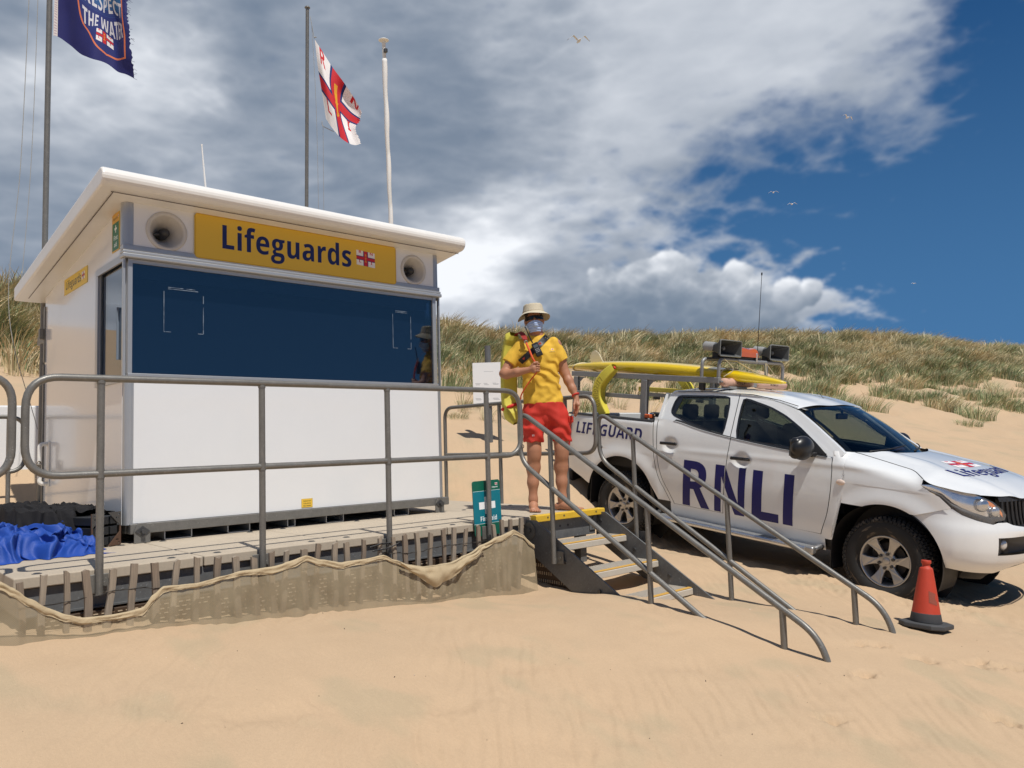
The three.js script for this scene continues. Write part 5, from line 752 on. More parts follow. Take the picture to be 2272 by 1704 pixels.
  // ---- wheels
  const tyreCol = dataTex(512, 256, (u, v) => { const s = sstep(0.12, 0.4, tileN(u, v, 9, 5, 91)), k = 0.022; return [lerp(k, 0.34, s * 0.32), lerp(k, 0.265, s * 0.32), lerp(k, 0.185, s * 0.32)]; }, false);
  const tyreM = mat(1, 1, 1, 0.9, 0, { map: tyreCol });
  const wheel = (x, z, s) => {
    const at = (q) => q.rotateZ(-s * Math.PI / 2).translate(x, 0.375, z);   // lathe axis y -> outward
    const tp = [[0.215, 0.085], [0.225, 0.105], [0.26, 0.122], [0.30, 0.124], [0.335, 0.116], [0.357, 0.100], [0.364, 0.085], [0.364, -0.085], [0.357, -0.1], [0.335, -0.116], [0.30, -0.122], [0.25, -0.118], [0.215, -0.09]];
    const w = mesh('wheel', at(lathe(tp, 72)), tyreM, P, true), blocks = [];
    for (let k = 0; k < 58; k++) for (const [y, wd, ph, r] of [[0.088, 0.034, 0, 0.362], [0.038, 0.036, 0.5, 0.367], [-0.012, 0.036, 0, 0.367], [-0.062, 0.034, 0.5, 0.365], [0.112, 0.016, 0.5, 0.350]]) { const b = rb(-0.015, 0.015, -wd / 2, wd / 2, -0.011, 0.011, 0.002, 1).rotateX(0.25 * (y > 0 ? 1 : -1)); b.translate(0, y, r).rotateY(((k + ph) / 58) * 2 * Math.PI); blocks.push(at(b)); }
    mesh('tread', blocks, tyreM, w).userData.kind = 'stuff';
    const rim = mesh('rim', [at(lathe([[0.190, 0.02], [0.196, 0.075], [0.205, 0.096], [0.217, 0.100], [0.221, 0.092], [0.216, 0.07], [0.205, 0.05], [0.20, -0.09], [0.19, -0.09]], 64)), at(lathe([[0, 0.070], [0.062, 0.070], [0.080, 0.062], [0.085, 0.045], [0.0, 0.045]], 40))], alloy, w);
    for (let k = 0; k < 6; k++) { const sp = ext(shape([[-0.030, 0.055], [-0.026, 0.10], [-0.036, 0.155], [-0.055, 0.205], [0.055, 0.205], [0.036, 0.155], [0.026, 0.10], [0.030, 0.055]]), 0, 0.032, 0.006); const q = sp.attributes.position; for (let i = 0; i < q.count; i++) q.setZ(i, q.getZ(i) + 0.038 + 0.022 * sstep(0.06, 0.2, q.getY(i))); sp.computeVertexNormals(); sp.rotateX(-Math.PI / 2).rotateY((k / 6) * 2 * Math.PI + 0.15); mesh('spoke', at(sp), alloy, rim); }
    for (let k = 0; k < 6; k++) { const a = (k / 6) * 2 * Math.PI + 0.15 + Math.PI / 6; mesh('wheel_nut', at(new THREE.CylinderGeometry(0.013, 0.014, 0.022, 6).translate(Math.sin(a) * 0.062, 0.076, -Math.cos(a) * 0.062)), mat(0.08, 0.08, 0.08, 0.4, 0.6), rim); }
    mesh('centre_cap', at(lathe([[0, 0.080], [0.026, 0.079], [0.032, 0.072], [0.032, 0.066]], 24)), alloy, rim);
    mesh('brake_disc', at(lathe([[0, 0.012], [0.15, 0.012], [0.15, -0.004], [0, -0.004]], 32)), mat(0.05, 0.045, 0.04, 0.6, 0.5), w);
  };
  wheel(-0.76, 1.5, -1); wheel(-0.76, -1.5, -1); wheel(0.76, 1.5, 1); wheel(0.76, -1.5, 1);
  // ---- rack
  const steel = mat(0.30, 0.31, 0.315, 0.5, 0.35, { map: rep(T_blotch, 3) });
  for (const x of [-0.65, 0.65]) {
    mesh('rack_rail', rb(x - 0.025, x + 0.025, 1.825, 1.888, -2.62, -0.41, 0.006), steel, P);
    mesh('rack_rail', rb(x - 0.02, x + 0.02, 1.595, 1.645, -2.55, -1.44, 0.006), steel, P);
    for (const z of [-2.54, -1.415]) mesh('rack_post', [rb(x - 0.03, x + 0.03, 1.36, 1.823, z - 0.035, z + 0.035, 0.006), ext(shape([[z, 1.822], [z + 0.17, 1.822], [z + 0.11, 1.805], [z + 0.06, 1.76], [z + 0.04, 1.69], [z, 1.66]]), -0.004, 0.004).applyMatrix4(new THREE.Matrix4().makeBasis(V3(0, 0, 1), V3(0, 1, 0), V3(-1, 0, 0))).translate(x, 0, 0)], steel, P);
    mesh('rack_foot', rb(x - 0.025, x + 0.025, 1.745, 1.823, -0.66, -0.60, 0.006), plastic, P);
  }
  mesh('rack_clamp', rb(-0.69, -0.61, 1.385, 1.43, -1.385, -1.30, 0.01), mat(0.65, 0.12, 0.03, 0.5), P);
  for (const z of [-2.5, -1.42, -0.62]) mesh('rack_crossbar', rb(-0.63, 0.63, 1.832, 1.876, z - 0.022, z + 0.022, 0.005), steel, P);
  for (const z of [-0.645, -0.43]) mesh('lamp_hoop', pipe([[-0.65, 1.88, z], [-0.65, 2.085, z], [0.60, 2.085, z], [0.60, 1.88, z]], 0.019, 0.07, 10), steel, P);
  mesh('lamp_platform', rb(-0.60, 0.56, 2.085, 2.105, -0.63, -0.44, 0.004), plastic, P);
  const M_pad = mat(0.60, 0.37, 0.275, 0.8, 0, { map: rep(T_blotch, 6), bumpMap: rep(T_fine, 6), bumpScale: 0.002 });
  for (const [x0, x1] of [[-0.622, -0.086], [0.013, 0.60]]) {
    const pd = mesh('roof_pad', sweep(Array.from({ length: 14 }, (_, i) => V3(lerp(x0, x1, i / 13), 1.845 - 0.012 * (x0 > 0 ? 1 : 0.4) + 0.002 * Math.sin(i * 2.1), -0.40)), (t) => 0.046 * (t < 0.03 || t > 0.97 ? 0.88 : 1), 18), M_pad, P);
    mesh('pad_lettering', grid((u, v) => { const x = lerp(lerp(x0, x1, 0.36), lerp(x0, x1, 0.68), u), a = lerp(-0.42, 0.42, v); return [x, 1.838 + Math.sin(a) * 0.0475, -0.40 + Math.cos(a) * 0.0475]; }, 10, 6), decal(cut(512, 160, (c, w, h) => { c.fillStyle = '#2a1512'; c.transform(1, 0, -0.15, 1, 22, 0); fitText(c, 'RNLI', 12, 140, 460, 170); })), pd, true);
  }
  mesh('pad_bar', [rb(-0.66, 0.63, 1.838, 1.858, -0.415, -0.385, 0.004), rb(-0.085, 0.012, 1.80, 1.855, -0.42, -0.38, 0.006), rb(-0.55, -0.24, 1.775, 1.80, -0.46, -0.34, 0.006)], steel, P);
  // horn loudspeakers, beacon, aerial
  for (const xc of [-0.515, 0.44]) {
    const w = 0.188, h = 0.082, yc = 2.203, z1 = -0.385, R4 = (k, z) => rrect(xc - w * k, xc + w * k, yc - h * k, yc + h * k, 0.02 * k, 4).map(([x, y]) => [x, y, z]);
    const loft = (rings) => { const n = rings[0].length; return grid((u, v) => { const i = Math.round(u * n) % n, j = Math.round(v * (rings.length - 1)); return rings[j][i]; }, n, rings.length - 1); };
    const horn = mesh('horn_speaker', loft([R4(1.06, z1 - 0.01), R4(1.06, z1), R4(1.0, z1 + 0.002), R4(0.96, z1 - 0.012), R4(0.62, z1 - 0.09), R4(0.36, z1 - 0.16), R4(0.30, z1 - 0.19), R4(0.38, z1 - 0.19), R4(0.66, z1 - 0.09), R4(1.02, z1 - 0.02), R4(1.06, z1 - 0.01)]), mat(0.040, 0.044, 0.045, 0.6), P);
    mesh('horn_rim', sweep([...R4(1.03, z1), R4(1.03, z1)[0]].map((p) => V3(...p)), 0.006, 6, false), mat(0.17, 0.18, 0.175, 0.5), horn);
    mesh('horn_driver', [rod([xc - 0.03, yc + 0.02, z1 - 0.30], [xc - 0.03, yc + 0.01, z1 - 0.17], 0.055, 0.055, 20), rod([xc - 0.03, yc + 0.02, z1 - 0.31], [xc - 0.03, yc + 0.02, z1 - 0.30], 0.05, 0.06, 20)], mat(0.30, 0.30, 0.29, 0.4), horn);
    mesh('horn_plug', [new THREE.SphereGeometry(0.024, 14, 10).translate(xc, yc, z1 - 0.10)], mat(0.16, 0.17, 0.17, 0.5), horn);
    mesh('horn_bracket', [rb(xc - 0.05, xc + 0.05, 2.104, yc - 0.04, z1 - 0.2, z1 - 0.12, 0.004)], M.black, horn);
  }
  const bc = mesh('amber_beacon', [rb(-0.34, 0.14, 2.104, 2.130, -0.60, -0.42, 0.01)], M.black, P);
  mesh('beacon_lens', grid((u, v) => { const x = lerp(-0.33, 0.135, u), a = v * Math.PI, e = Math.min(sstep(-0.335, -0.31, x), sstep(0.14, 0.03, x)), dip = 1 - 0.10 * Math.exp(-Math.pow((x + 0.08) / 0.08, 2)); return [x, 2.128 + 0.112 * Math.pow(Math.sin(a), 0.55) * Math.max(e, 0.02) * dip, -0.49 + 0.09 * Math.cos(a) * Math.max(0.3, e)]; }, 40, 16), mat(0.52, 0.105, 0.010, 0.12, 0, { clearcoat: 1, clearcoatRoughness: 0.03 }), bc);
  mesh('aerial_stub', [rod([0.008, 2.08, -0.405], [0.008, 2.165, -0.405], 0.013), new THREE.SphereGeometry(0.013, 10, 8).translate(0.008, 2.165, -0.405)], chrome, P);
  mesh('whip_aerial', [rod([0.044, 2.10, -0.42], [0.047, 3.06, -0.42], 0.0045, 0.003, 6), rod([0.047, 3.05, -0.42], [0.047, 3.08, -0.42], 0.008, 0.008, 8)], M.black, P);
  mesh('rope', [sweep(curvePts([[-0.60, 2.09, -0.40], [-0.52, 1.98, -0.34], [-0.60, 1.90, -0.40]], 14), 0.005, 5), sweep(curvePts([[-0.40, 2.09, -0.42], [-0.2, 2.02, -0.40], [-0.02, 1.95, -0.34]], 14), 0.005, 5), sweep(curvePts([[0.22, 2.08, -0.42], [0.14, 1.98, -0.36], [0.1, 1.94, -0.33]], 14), 0.005, 5), sweep(curvePts([[0.22, 2.08, -0.42], [0.34, 1.98, -0.40], [0.44, 1.90, -0.40]], 14), 0.005, 5)], mat(0.55, 0.47, 0.30, 0.9), P);
  mesh('yellow_rack_bar', [rb(0.625, 0.66, 1.66, 1.72, -2.62, -1.50, 0.008)], mat(0.55, 0.47, 0.06, 0.5), P);
  for (const z of [-2.3, -1.6]) mesh('rack_hook', rb(0.62, 0.66, 1.56, 1.594, z - 0.05, z + 0.05, 0.005), plastic, P);
}
const truckPose = () => { truck.rotation.order = 'YXZ'; };
truck.position.set(7.855, -0.669, -4.381); truck.rotation.order = 'YXZ'; truck.rotation.set(6.870447 * D2R, -2.289241 * D2R, 0); truck.updateMatrixWorld(true);
// ---- what the rack carries
function onTruck(name, label, category, group) { const o = thing(name, label, category, [0, 0, 0], group); return o; }
const place = (o) => { o.position.copy(truck.position); o.rotation.copy(truck.rotation); o.updateMatrixWorld(true); };
{
  const b = onTruck('rescue_board', 'long yellow rescue board lying fin up on the roof rack of the pickup', 'board');
  const yel = mat(0.80, 0.56, 0.008, 0.28, 0, { clearcoat: 0.7, clearcoatRoughness: 0.1, map: rep(T_dirt, 0.8) }), z0 = -3.09, z1 = 0.14, xc = -0.27;
  const W = (t) => 0.285 * Math.pow(Math.sin(Math.PI * clamp(0.001 + 0.998 * Math.pow(t, 0.92))), 0.55), TH = (t) => 0.088 * Math.pow(Math.sin(Math.PI * clamp(0.001 + 0.998 * t)), 0.5), yc = (t) => 1.968 - 0.105 * Math.pow(t, 3.2) - 0.03 * Math.pow(1 - t, 4);
  mesh('board_body', grid((u, v) => { const a = v * 2 * Math.PI, t = 0.5 - 0.5 * Math.cos(u * Math.PI), ca = Math.cos(a), sa = Math.sin(a); return [xc + W(t) * Math.sign(ca) * Math.pow(Math.abs(ca), 0.75), yc(t) + TH(t) * Math.sign(sa) * Math.pow(Math.abs(sa), 0.62), lerp(z0, z1, t)]; }, 90, 30), yel, b);
  mesh('fin', ext(shape([[0, 0], [0.24, 0], [0.19, 0.05], [0.13, 0.13], [0.07, 0.16], [0.02, 0.145], [-0.015, 0.08]]), -0.005, 0.005).applyMatrix4(new THREE.Matrix4().makeBasis(V3(0, 0, 1), V3(0, 1, 0), V3(-1, 0, 0))).translate(xc, 2.01, -2.68), mat(0.72, 0.66, 0.50, 0.4), b);
  for (const [t, dz] of [[0.075, 0.05], [0.795, 0.0]]) mesh('strap', sweep(Array.from({ length: 17 }, (_, i) => { const a = lerp(0.1, 2 * Math.PI - 1.9, i / 16) + 0.9; return V3(xc + Math.cos(a) * (W(t) + 0.012), yc(t) + Math.sin(a) * (TH(t) + 0.012) - 0.0, lerp(z0, z1, t) + dz * Math.sin(a)); }), 0.009, 6), mat(0.70, 0.60, 0.38, 0.9), b);
  place(b);
  const tubeMap = canvasTex(1024, 128, (c, w, h) => { c.fillStyle = '#ded04b'; c.fillRect(0, 0, w, h); c.fillStyle = '#a8982e'; fitText(c, 'LIFEGUARD', 300, 98, 520, 96); });
  const resc = (name, label, pts, wid, th, side, group) => {
    const o = onTruck(name, label, 'rescue tube', group), Q = curvePts(pts, 40), n = Q.length, body = printMat(tubeMap, 0.55), S = V3(...side).normalize();
    const prof = rrect(-wid / 2, wid / 2, -th / 2, th / 2, 0.018, 3), L = prof.length;
    const g = grid((u, v) => { const i = Math.round(u * (n - 1)), T = Q[Math.min(i + 1, n - 1)].clone().sub(Q[Math.max(i - 1, 0)]).normalize(), B = T.clone().cross(S).normalize(), k = Math.round(v * L) % L, e = Math.pow(Math.sin(Math.PI * clamp(0.06 + 0.88 * u)), 0.22); const p = Q[i].clone().addScaledVector(B, prof[k][0] * e).addScaledVector(S, prof[k][1] * e); return [p.x, p.y, p.z]; }, n - 1, L);
    g.setAttribute('uv', g.attributes.uv.clone()); const uv = g.attributes.uv; for (let k = 0; k < uv.count; k++) { const f = uv.getY(k) * L; uv.setXY(k, uv.getX(k), 0.5 + (prof[Math.round(f) % L][0]) / wid); }
    mesh('float', g, body, o, true); mesh('end_cap', [sweep([Q[0], Q[1]], 0.02, 8), sweep([Q[n - 2], Q[n - 1]], 0.02, 8)], mat(0.55, 0.03, 0.02, 0.6), o);
    place(o); return o;
  };
  resc('rescue_tube', 'curved yellow rescue tube hung on the rack over the pickup bed, near the post', [[-0.70, 1.955, -1.86], [-0.71, 1.88, -1.95], [-0.715, 1.74, -2.07], [-0.715, 1.60, -2.09], [-0.71, 1.47, -2.04], [-0.70, 1.37, -1.97]], 0.135, 0.11, [1, 0, 0], 'rescue tubes on the rack');
  resc('rescue_tube', 'yellow rescue tube on the far rack rail, mostly behind the cab', [[0.66, 1.86, -1.95], [0.67, 1.79, -1.86], [0.68, 1.70, -1.80], [0.68, 1.58, -1.84], [0.67, 1.48, -1.93]], 0.12, 0.10, [1, 0, 0], 'rescue tubes on the rack');
}
// ---------------------------------------------------------------- the lifeguard (own axes: z toward the beach, x to his left hand)
function surfNet(f, lo, hi, c) {
  const n = [0, 1, 2].map((k) => Math.ceil((hi[k] - lo[k]) / c) + 1), [nx, ny, nz] = n, F = new Float32Array(nx * ny * nz);
  for (let k = 0, i = 0; k < nz; k++) for (let j = 0; j < ny; j++) for (let q = 0; q < nx; q++, i++) F[i] = f(lo[0] + q * c, lo[1] + j * c, lo[2] + k * c);
  const V = new Int32Array(nx * ny * nz).fill(-1), pos = [], nor = [], idx = [], at = (x, y, z) => x + nx * (y + ny * z), E = [[0, 1], [0, 2], [0, 4], [1, 3], [1, 5], [2, 3], [2, 6], [3, 7], [4, 5], [4, 6], [5, 7], [6, 7]];
  for (let z = 0; z < nz - 1; z++) for (let y = 0; y < ny - 1; y++) for (let x = 0; x < nx - 1; x++) {
    const d = []; let neg = 0; for (let k = 0; k < 8; k++) { const v = F[at(x + (k & 1), y + ((k >> 1) & 1), z + (k >> 2))]; d.push(v); if (v < 0) neg++; }
    if (neg === 0 || neg === 8) continue;
    let px = 0, py = 0, pz = 0, m = 0;
    for (const [a, b] of E) if ((d[a] < 0) !== (d[b] < 0)) { const t = d[a] / (d[a] - d[b]); px += (a & 1) + t * ((b & 1) - (a & 1)); py += ((a >> 1) & 1) + t * (((b >> 1) & 1) - ((a >> 1) & 1)); pz += (a >> 2) + t * ((b >> 2) - (a >> 2)); m++; }
    const X = lo[0] + (x + px / m) * c, Y = lo[1] + (y + py / m) * c, Z = lo[2] + (z + pz / m) * c, e = c * 0.6;
    V[at(x, y, z)] = pos.length / 3; pos.push(X, Y, Z);
    const g = V3(f(X + e, Y, Z) - f(X - e, Y, Z), f(X, Y + e, Z) - f(X, Y - e, Z), f(X, Y, Z + e) - f(X, Y, Z - e)).normalize(); nor.push(g.x, g.y, g.z);
  }
  const quad = (a, b, c2, d, flip) => { if (a < 0 || b < 0 || c2 < 0 || d < 0) return; if (flip) idx.push(a, c2, b, a, d, c2); else idx.push(a, b, c2, a, c2, d); };
  for (let z = 1; z < nz - 1; z++) for (let y = 1; y < ny - 1; y++) for (let x = 1; x < nx - 1; x++) {
    const s = F[at(x, y, z)] < 0;
    if (s !== F[at(x + 1, y, z)] < 0) quad(V[at(x, y - 1, z - 1)], V[at(x, y, z - 1)], V[at(x, y, z)], V[at(x, y - 1, z)], !s);
    if (s !== F[at(x, y + 1, z)] < 0) quad(V[at(x - 1, y, z - 1)], V[at(x - 1, y, z)], V[at(x, y, z)], V[at(x, y, z - 1)], !s);
    if (s !== F[at(x, y, z + 1)] < 0) quad(V[at(x - 1, y - 1, z)], V[at(x, y - 1, z)], V[at(x, y, z)], V[at(x - 1, y, z)], !s);
  }
  const g = new THREE.BufferGeometry(); g.setAttribute('position', new THREE.Float32BufferAttribute(pos, 3)); g.setAttribute('normal', new THREE.Float32BufferAttribute(nor, 3)); g.setIndex(idx);
  return g;
}
const smin = (a, b, k) => { const h = clamp(0.5 + 0.5 * (b - a) / k); return lerp(b, a, h) - k * h * (1 - h); };
function cap(x, y, z, A, B, ra, rb2) { const bx2 = B[0] - A[0], by = B[1] - A[1], bz = B[2] - A[2], px = x - A[0], py = y - A[1], pz = z - A[2], t = clamp((px * bx2 + py * by + pz * bz) / (bx2 * bx2 + by * by + bz * bz)); return Math.hypot(px - bx2 * t, py - by * t, pz - bz * t) - lerp(ra, rb2, t); }
const ell = (x, y, z, c, r) => { const a = (x - c[0]) / r[0], b = (y - c[1]) / r[1], d = (z - c[2]) / r[2], k = Math.sqrt(a * a + b * b + d * d), k2 = Math.sqrt((a / r[0]) ** 2 + (b / r[1]) ** 2 + (d / r[2]) ** 2); return k2 > 1e-6 ? k * (k - 1) / k2 : -Math.min(...r); };
const chain = (x, y, z, P, k) => { let d = 9; for (let i = 0; i < P.length - 1; i++) { const e = cap(x, y, z, P[i], P[i + 1], P[i][3], P[i + 1][3]); d = d > 8 ? e : smin(d, e, k); } return d; };
const tabf = (T) => (y) => { if (y <= T[0][0]) return T[0].slice(1); for (let i = 1; i < T.length; i++) if (y <= T[i][0]) { const t = (y - T[i - 1][0]) / (T[i][0] - T[i - 1][0]); return T[i].slice(1).map((v, k) => lerp(T[i - 1][k + 1], v, t * t * (3 - 2 * t) * 0.4 + t * 0.6)); } return T[T.length - 1].slice(1); };
{
  const person = thing('person', 'person in yellow polo shirt, red shorts, sun hat and face mask standing barefoot', 'person'), harness = thing('radio_harness', 'black hand-held radio on a chest strap over the yellow shirt', 'radio'), tube = thing('rescue_tube', 'long yellow rescue tube slung behind the shoulder of the person', 'rescue tube');
  const skin = mat(0.44, 0.205, 0.118, 0.55, 0, { map: rep(T_dirt, 3), sheen: 0.2 }), yellow = mat(0.70, 0.425, 0.040, 0.85, 0, { sheen: 0.3, sheenRoughness: 0.7, bumpMap: rep(T_fine, 12), bumpScale: 0.0012 }), red = mat(0.55, 0.030, 0.016, 0.75, 0, { sheen: 0.2, bumpMap: rep(T_fine, 12), bumpScale: 0.001 });
  // joints
  const hc = [-0.070, 1.762, 0.010];
  const tilt = (x, y) => { const a = 0.09, dx = x - hc[0], dy = y - hc[1]; return [hc[0] + dx * Math.cos(a) + dy * Math.sin(a), hc[1] - dx * Math.sin(a) + dy * Math.cos(a)]; };
  const headCore = (x, y, z) => { let d = ell(x, y, z, [hc[0], 1.785, -0.006], [0.078, 0.098, 0.098]); d = smin(d, ell(x, y, z, [hc[0], 1.715, 0.022], [0.060, 0.075, 0.075]), 0.03); return smin(d, ell(x, y, z, [hc[0], 1.668, 0.045], [0.034, 0.026, 0.036]), 0.03); };
  const head = (x, y, z) => { [x, y] = tilt(x, y); let d = headCore(x, y, z); d = smin(d, cap(x, y, z, [hc[0], 1.775, 0.092], [hc[0], 1.738, 0.108], 0.010, 0.015), 0.014); for (const s of [-1, 1]) { d = smin(d, ell(x, y, z, [hc[0] + s * 0.083, 1.757, -0.008], [0.012, 0.033, 0.020]), 0.010); d = smin(d, -(-ell(x, y, z, [hc[0] + s * 0.030, 1.770, 0.078], [0.016, 0.010, 0.012])), 0.012); } return smin(d, chain(x, y, z, [[hc[0] + 0.016, 1.58, -0.02, 0.066], [hc[0] + 0.006, 1.68, -0.008, 0.056]], 0.02), 0.035); };
  const armL = [[-0.205, 1.525, -0.02, 0.058], [-0.292, 1.40, -0.005, 0.050], [-0.368, 1.272, 0.035, 0.041], [-0.345, 1.262, 0.07, 0.043], [-0.245, 1.272, 0.135, 0.039], [-0.135, 1.288, 0.178, 0.027]];
  const armR = [[0.120, 1.535, -0.02, 0.058], [0.165, 1.40, -0.02, 0.050], [0.205, 1.262, -0.018, 0.041], [0.232, 1.19, 0.0, 0.043], [0.262, 1.115, 0.022, 0.037], [0.292, 1.040, 0.045, 0.026]];
  const legL = [[-0.105, 0.90, -0.01, 0.095], [-0.108, 0.72, 0.0, 0.080], [-0.108, 0.56, 0.018, 0.058], [-0.110, 0.50, 0.012, 0.054], [-0.120, 0.40, -0.018, 0.060], [-0.128, 0.26, -0.012, 0.047], [-0.131, 0.105, -0.012, 0.036], [-0.131, 0.06, -0.018, 0.038]];
  const legR = [[0.105, 0.90, -0.01, 0.095], [0.130, 0.72, 0.0, 0.080], [0.145, 0.56, 0.018, 0.058], [0.143, 0.50, 0.012, 0.054], [0.136, 0.40, -0.018, 0.060], [0.136, 0.26, -0.012, 0.047], [0.138, 0.105, -0.006, 0.036], [0.138, 0.06, -0.012, 0.038]];
  const torsoT = tabf([[0.86, 0.0, 0.165, 0.105], [0.98, 0.0, 0.160, 0.105], [1.15, -0.018, 0.150, 0.100], [1.32, -0.038, 0.168, 0.112], [1.45, -0.044, 0.172, 0.110], [1.52, -0.045, 0.150, 0.092], [1.58, -0.05, 0.085, 0.066], [1.62, -0.052, 0.055, 0.055]]);
  const ring = (T, x, y, z, cz = -0.01) => { const [cx, a, b] = T(y); const q = Math.hypot((x - cx) / a, (z - cz) / b); return (q - 1) * Math.min(a, b); };
  const torso = (x, y, z) => Math.max(ring(torsoT, x, y, z), y - 1.63, 0.84 - y);
  const foot = (x, y, z, A, dir) => { const s = [-dir[1], dir[0]], L = (u, w, h) => [A[0] + dir[0] * u + s[0] * w, h, A[1] + dir[1] * u + s[1] * w]; let d = cap(x, y, z, L(-0.045, 0, 0.036), L(0.04, 0, 0.055), 0.034, 0.036); d = smin(d, cap(x, y, z, L(0.03, 0.004, 0.045), L(0.135, 0.006, 0.022), 0.038, 0.024), 0.03); d = smin(d, cap(x, y, z, L(0.11, -0.026, 0.020), L(0.145, 0.026, 0.020), 0.020, 0.020), 0.02); for (let k = 0; k < 5; k++) { const w = -0.038 + k * 0.019, l = [0.205, 0.2, 0.192, 0.180, 0.166][k]; d = smin(d, cap(x, y, z, L(0.14, w, 0.018), L(l - 0.018, w * 1.08, 0.013), 0.012, k === 0 ? 0.0125 : 0.009), 0.006); } return d; };
  const footL = (x, y, z) => foot(x, y, z, [-0.131, -0.01], [0.06, 0.998]), footR = (x, y, z) => foot(x, y, z, [0.135, -0.005], [0.86, 0.51]);
  const body = (x, y, z) => {
    let d = smin(torso(x, y, z), chain(x, y, z, legL, 0.04), 0.05); d = smin(d, chain(x, y, z, legR, 0.04), 0.05);
    d = smin(d, chain(x, y, z, armL, 0.02), 0.04); d = smin(d, chain(x, y, z, armR, 0.02), 0.04);
    d = smin(d, chain(x, y, z, [[-0.052, 1.56, -0.02, 0.07], [-0.064, 1.69, -0.008, 0.054]], 0.02), 0.04);
    return d;
  };
  const parts = [surfNet(body, [-0.46, 0.02, -0.18], [0.40, 1.72, 0.26], 0.012), surfNet(head, [-0.19, 1.60, -0.14], [0.05, 1.91, 0.15], 0.0045)];
  for (const [f, lo, hi] of [[footL, [-0.20, -0.01, -0.10], [-0.05, 0.13, 0.22]], [footR, [0.06, -0.01, -0.10], [0.36, 0.13, 0.15]]]) parts.push(surfNet((x, y, z) => Math.max(f(x, y, z), 0.001 - y), lo, hi, 0.004));
  // hands: fist round the cord, and the relaxed hand
  const fing = (x, y, z, P, r) => chain(x, y, z, P.map((p, i) => [...p, r * (1 - 0.08 * i)]), 0.004);
  const fist = (x, y, z) => { let d = cap(x, y, z, [-0.140, 1.288, 0.177], [-0.098, 1.302, 0.185], 0.025, 0.030); d = smin(d, cap(x, y, z, [-0.092, 1.330, 0.182], [-0.088, 1.272, 0.190], 0.021, 0.020), 0.02); for (let k = 0; k < 4; k++) { const h = 1.338 - k * 0.0215; d = smin(d, fing(x, y, z, [[-0.094, h - 0.003, 0.190], [-0.060, h + 0.002, 0.205], [-0.044, h + 0.001, 0.183], [-0.064, h - 0.002, 0.163]], 0.0103), 0.005); } return smin(d, fing(x, y, z, [[-0.118, 1.318, 0.195], [-0.088, 1.346, 0.208], [-0.060, 1.352, 0.206]], 0.0115), 0.008); };
  const loose = (x, y, z) => { let d = cap(x, y, z, [0.292, 1.045, 0.044], [0.297, 0.985, 0.058], 0.024, 0.024); d = smin(d, cap(x, y, z, [0.283, 0.966, 0.050], [0.306, 0.962, 0.078], 0.019, 0.018), 0.02); const F = [[0.306, 0.078], [0.301, 0.066], [0.294, 0.054], [0.285, 0.043]]; F.forEach(([fx, fz], k) => { const l = [0.094, 0.104, 0.096, 0.076][k]; d = smin(d, fing(x, y, z, [[fx, 0.962, fz], [fx + 0.001, 0.962 - l * 0.45, fz + 0.010], [fx - 0.010, 0.962 - l * 0.76, fz + 0.010], [fx - 0.022, 0.962 - l, fz + 0.002]], 0.0092), 0.004); }); return smin(d, fing(x, y, z, [[0.280, 1.005, 0.066], [0.268, 0.962, 0.088], [0.266, 0.925, 0.094]], 0.0105), 0.008); };
  parts.push(surfNet(fist, [-0.18, 1.22, 0.12], [-0.02, 1.40, 0.25], 0.003), surfNet(loose, [0.23, 0.83, 0.0], [0.34, 1.08, 0.13], 0.003));
  mesh('body', parts, skin, person);
  // hair and what he wears
  mesh('hair', surfNet((x, y, z) => { const [tx2, ty] = tilt(x, y); return Math.max(headCore(tx2, ty, z) - 0.007, -(headCore(tx2, ty, z) + 0.004), 1.745 - ty + 0.45 * (z + 0.02), z - 0.06 + 0.4 * (1.82 - ty)); }, [-0.18, 1.70, -0.13], [0.04, 1.90, 0.12], 0.005), mat(0.055, 0.030, 0.016, 0.8), person);
  const mk = mesh('face_mask', surfNet((x, y, z) => { const [tx2, ty] = tilt(x, y), h = smin(headCore(tx2, ty, z), cap(tx2, ty, z, [hc[0], 1.755, 0.094], [hc[0], 1.715, 0.112], 0.008, 0.012), 0.03), fold = 0.0018 * Math.sin(ty * 260); return Math.max(h - 0.009 - fold, -(h - 0.002), ty - 1.752 + 0.9 * Math.pow(tx2 - hc[0], 2) * 4, 1.647 - ty, 0.012 - z); }, [-0.17, 1.62, 0.0], [0.03, 1.78, 0.15], 0.004), mat(0.44, 0.57, 0.84, 1.0, 0, { specularIntensity: 0.1 }), person);
  mesh('ear_loop', [sweep(curvePts([[-0.146, 1.725, 0.03], [-0.160, 1.735, -0.01], [-0.150, 1.765, -0.012]], 12), 0.002, 5), sweep(curvePts([[0.004, 1.74, 0.03], [0.022, 1.755, -0.01], [0.014, 1.785, -0.012]], 12), 0.002, 5)], mat(0.8, 0.8, 0.8, 0.9), mk);
  const gl = mesh('sunglasses', surfNet((x, y, z) => { const [tx2, ty] = tilt(x, y), h = headCore(tx2, ty, z), u = Math.abs(tx2 - hc[0]); return Math.max(h - 0.020, -(h - 0.010), ty - 1.800 + 0.08 * u, 1.760 - ty + (u < 0.018 ? 0.020 * (1 - u / 0.018) : 0) - 0.05 * u, 0.050 - z); }, [-0.17, 1.73, 0.02], [0.03, 1.83, 0.13], 0.0035), mat(0.008, 0.008, 0.009, 0.22), person);
  mesh('temple_arm', [rod([-0.152, 1.782, 0.06], [-0.158, 1.778, -0.02], 0.005), rod([0.004, 1.797, 0.06], [0.014, 1.790, -0.02], 0.005)], M.blackGloss, gl);
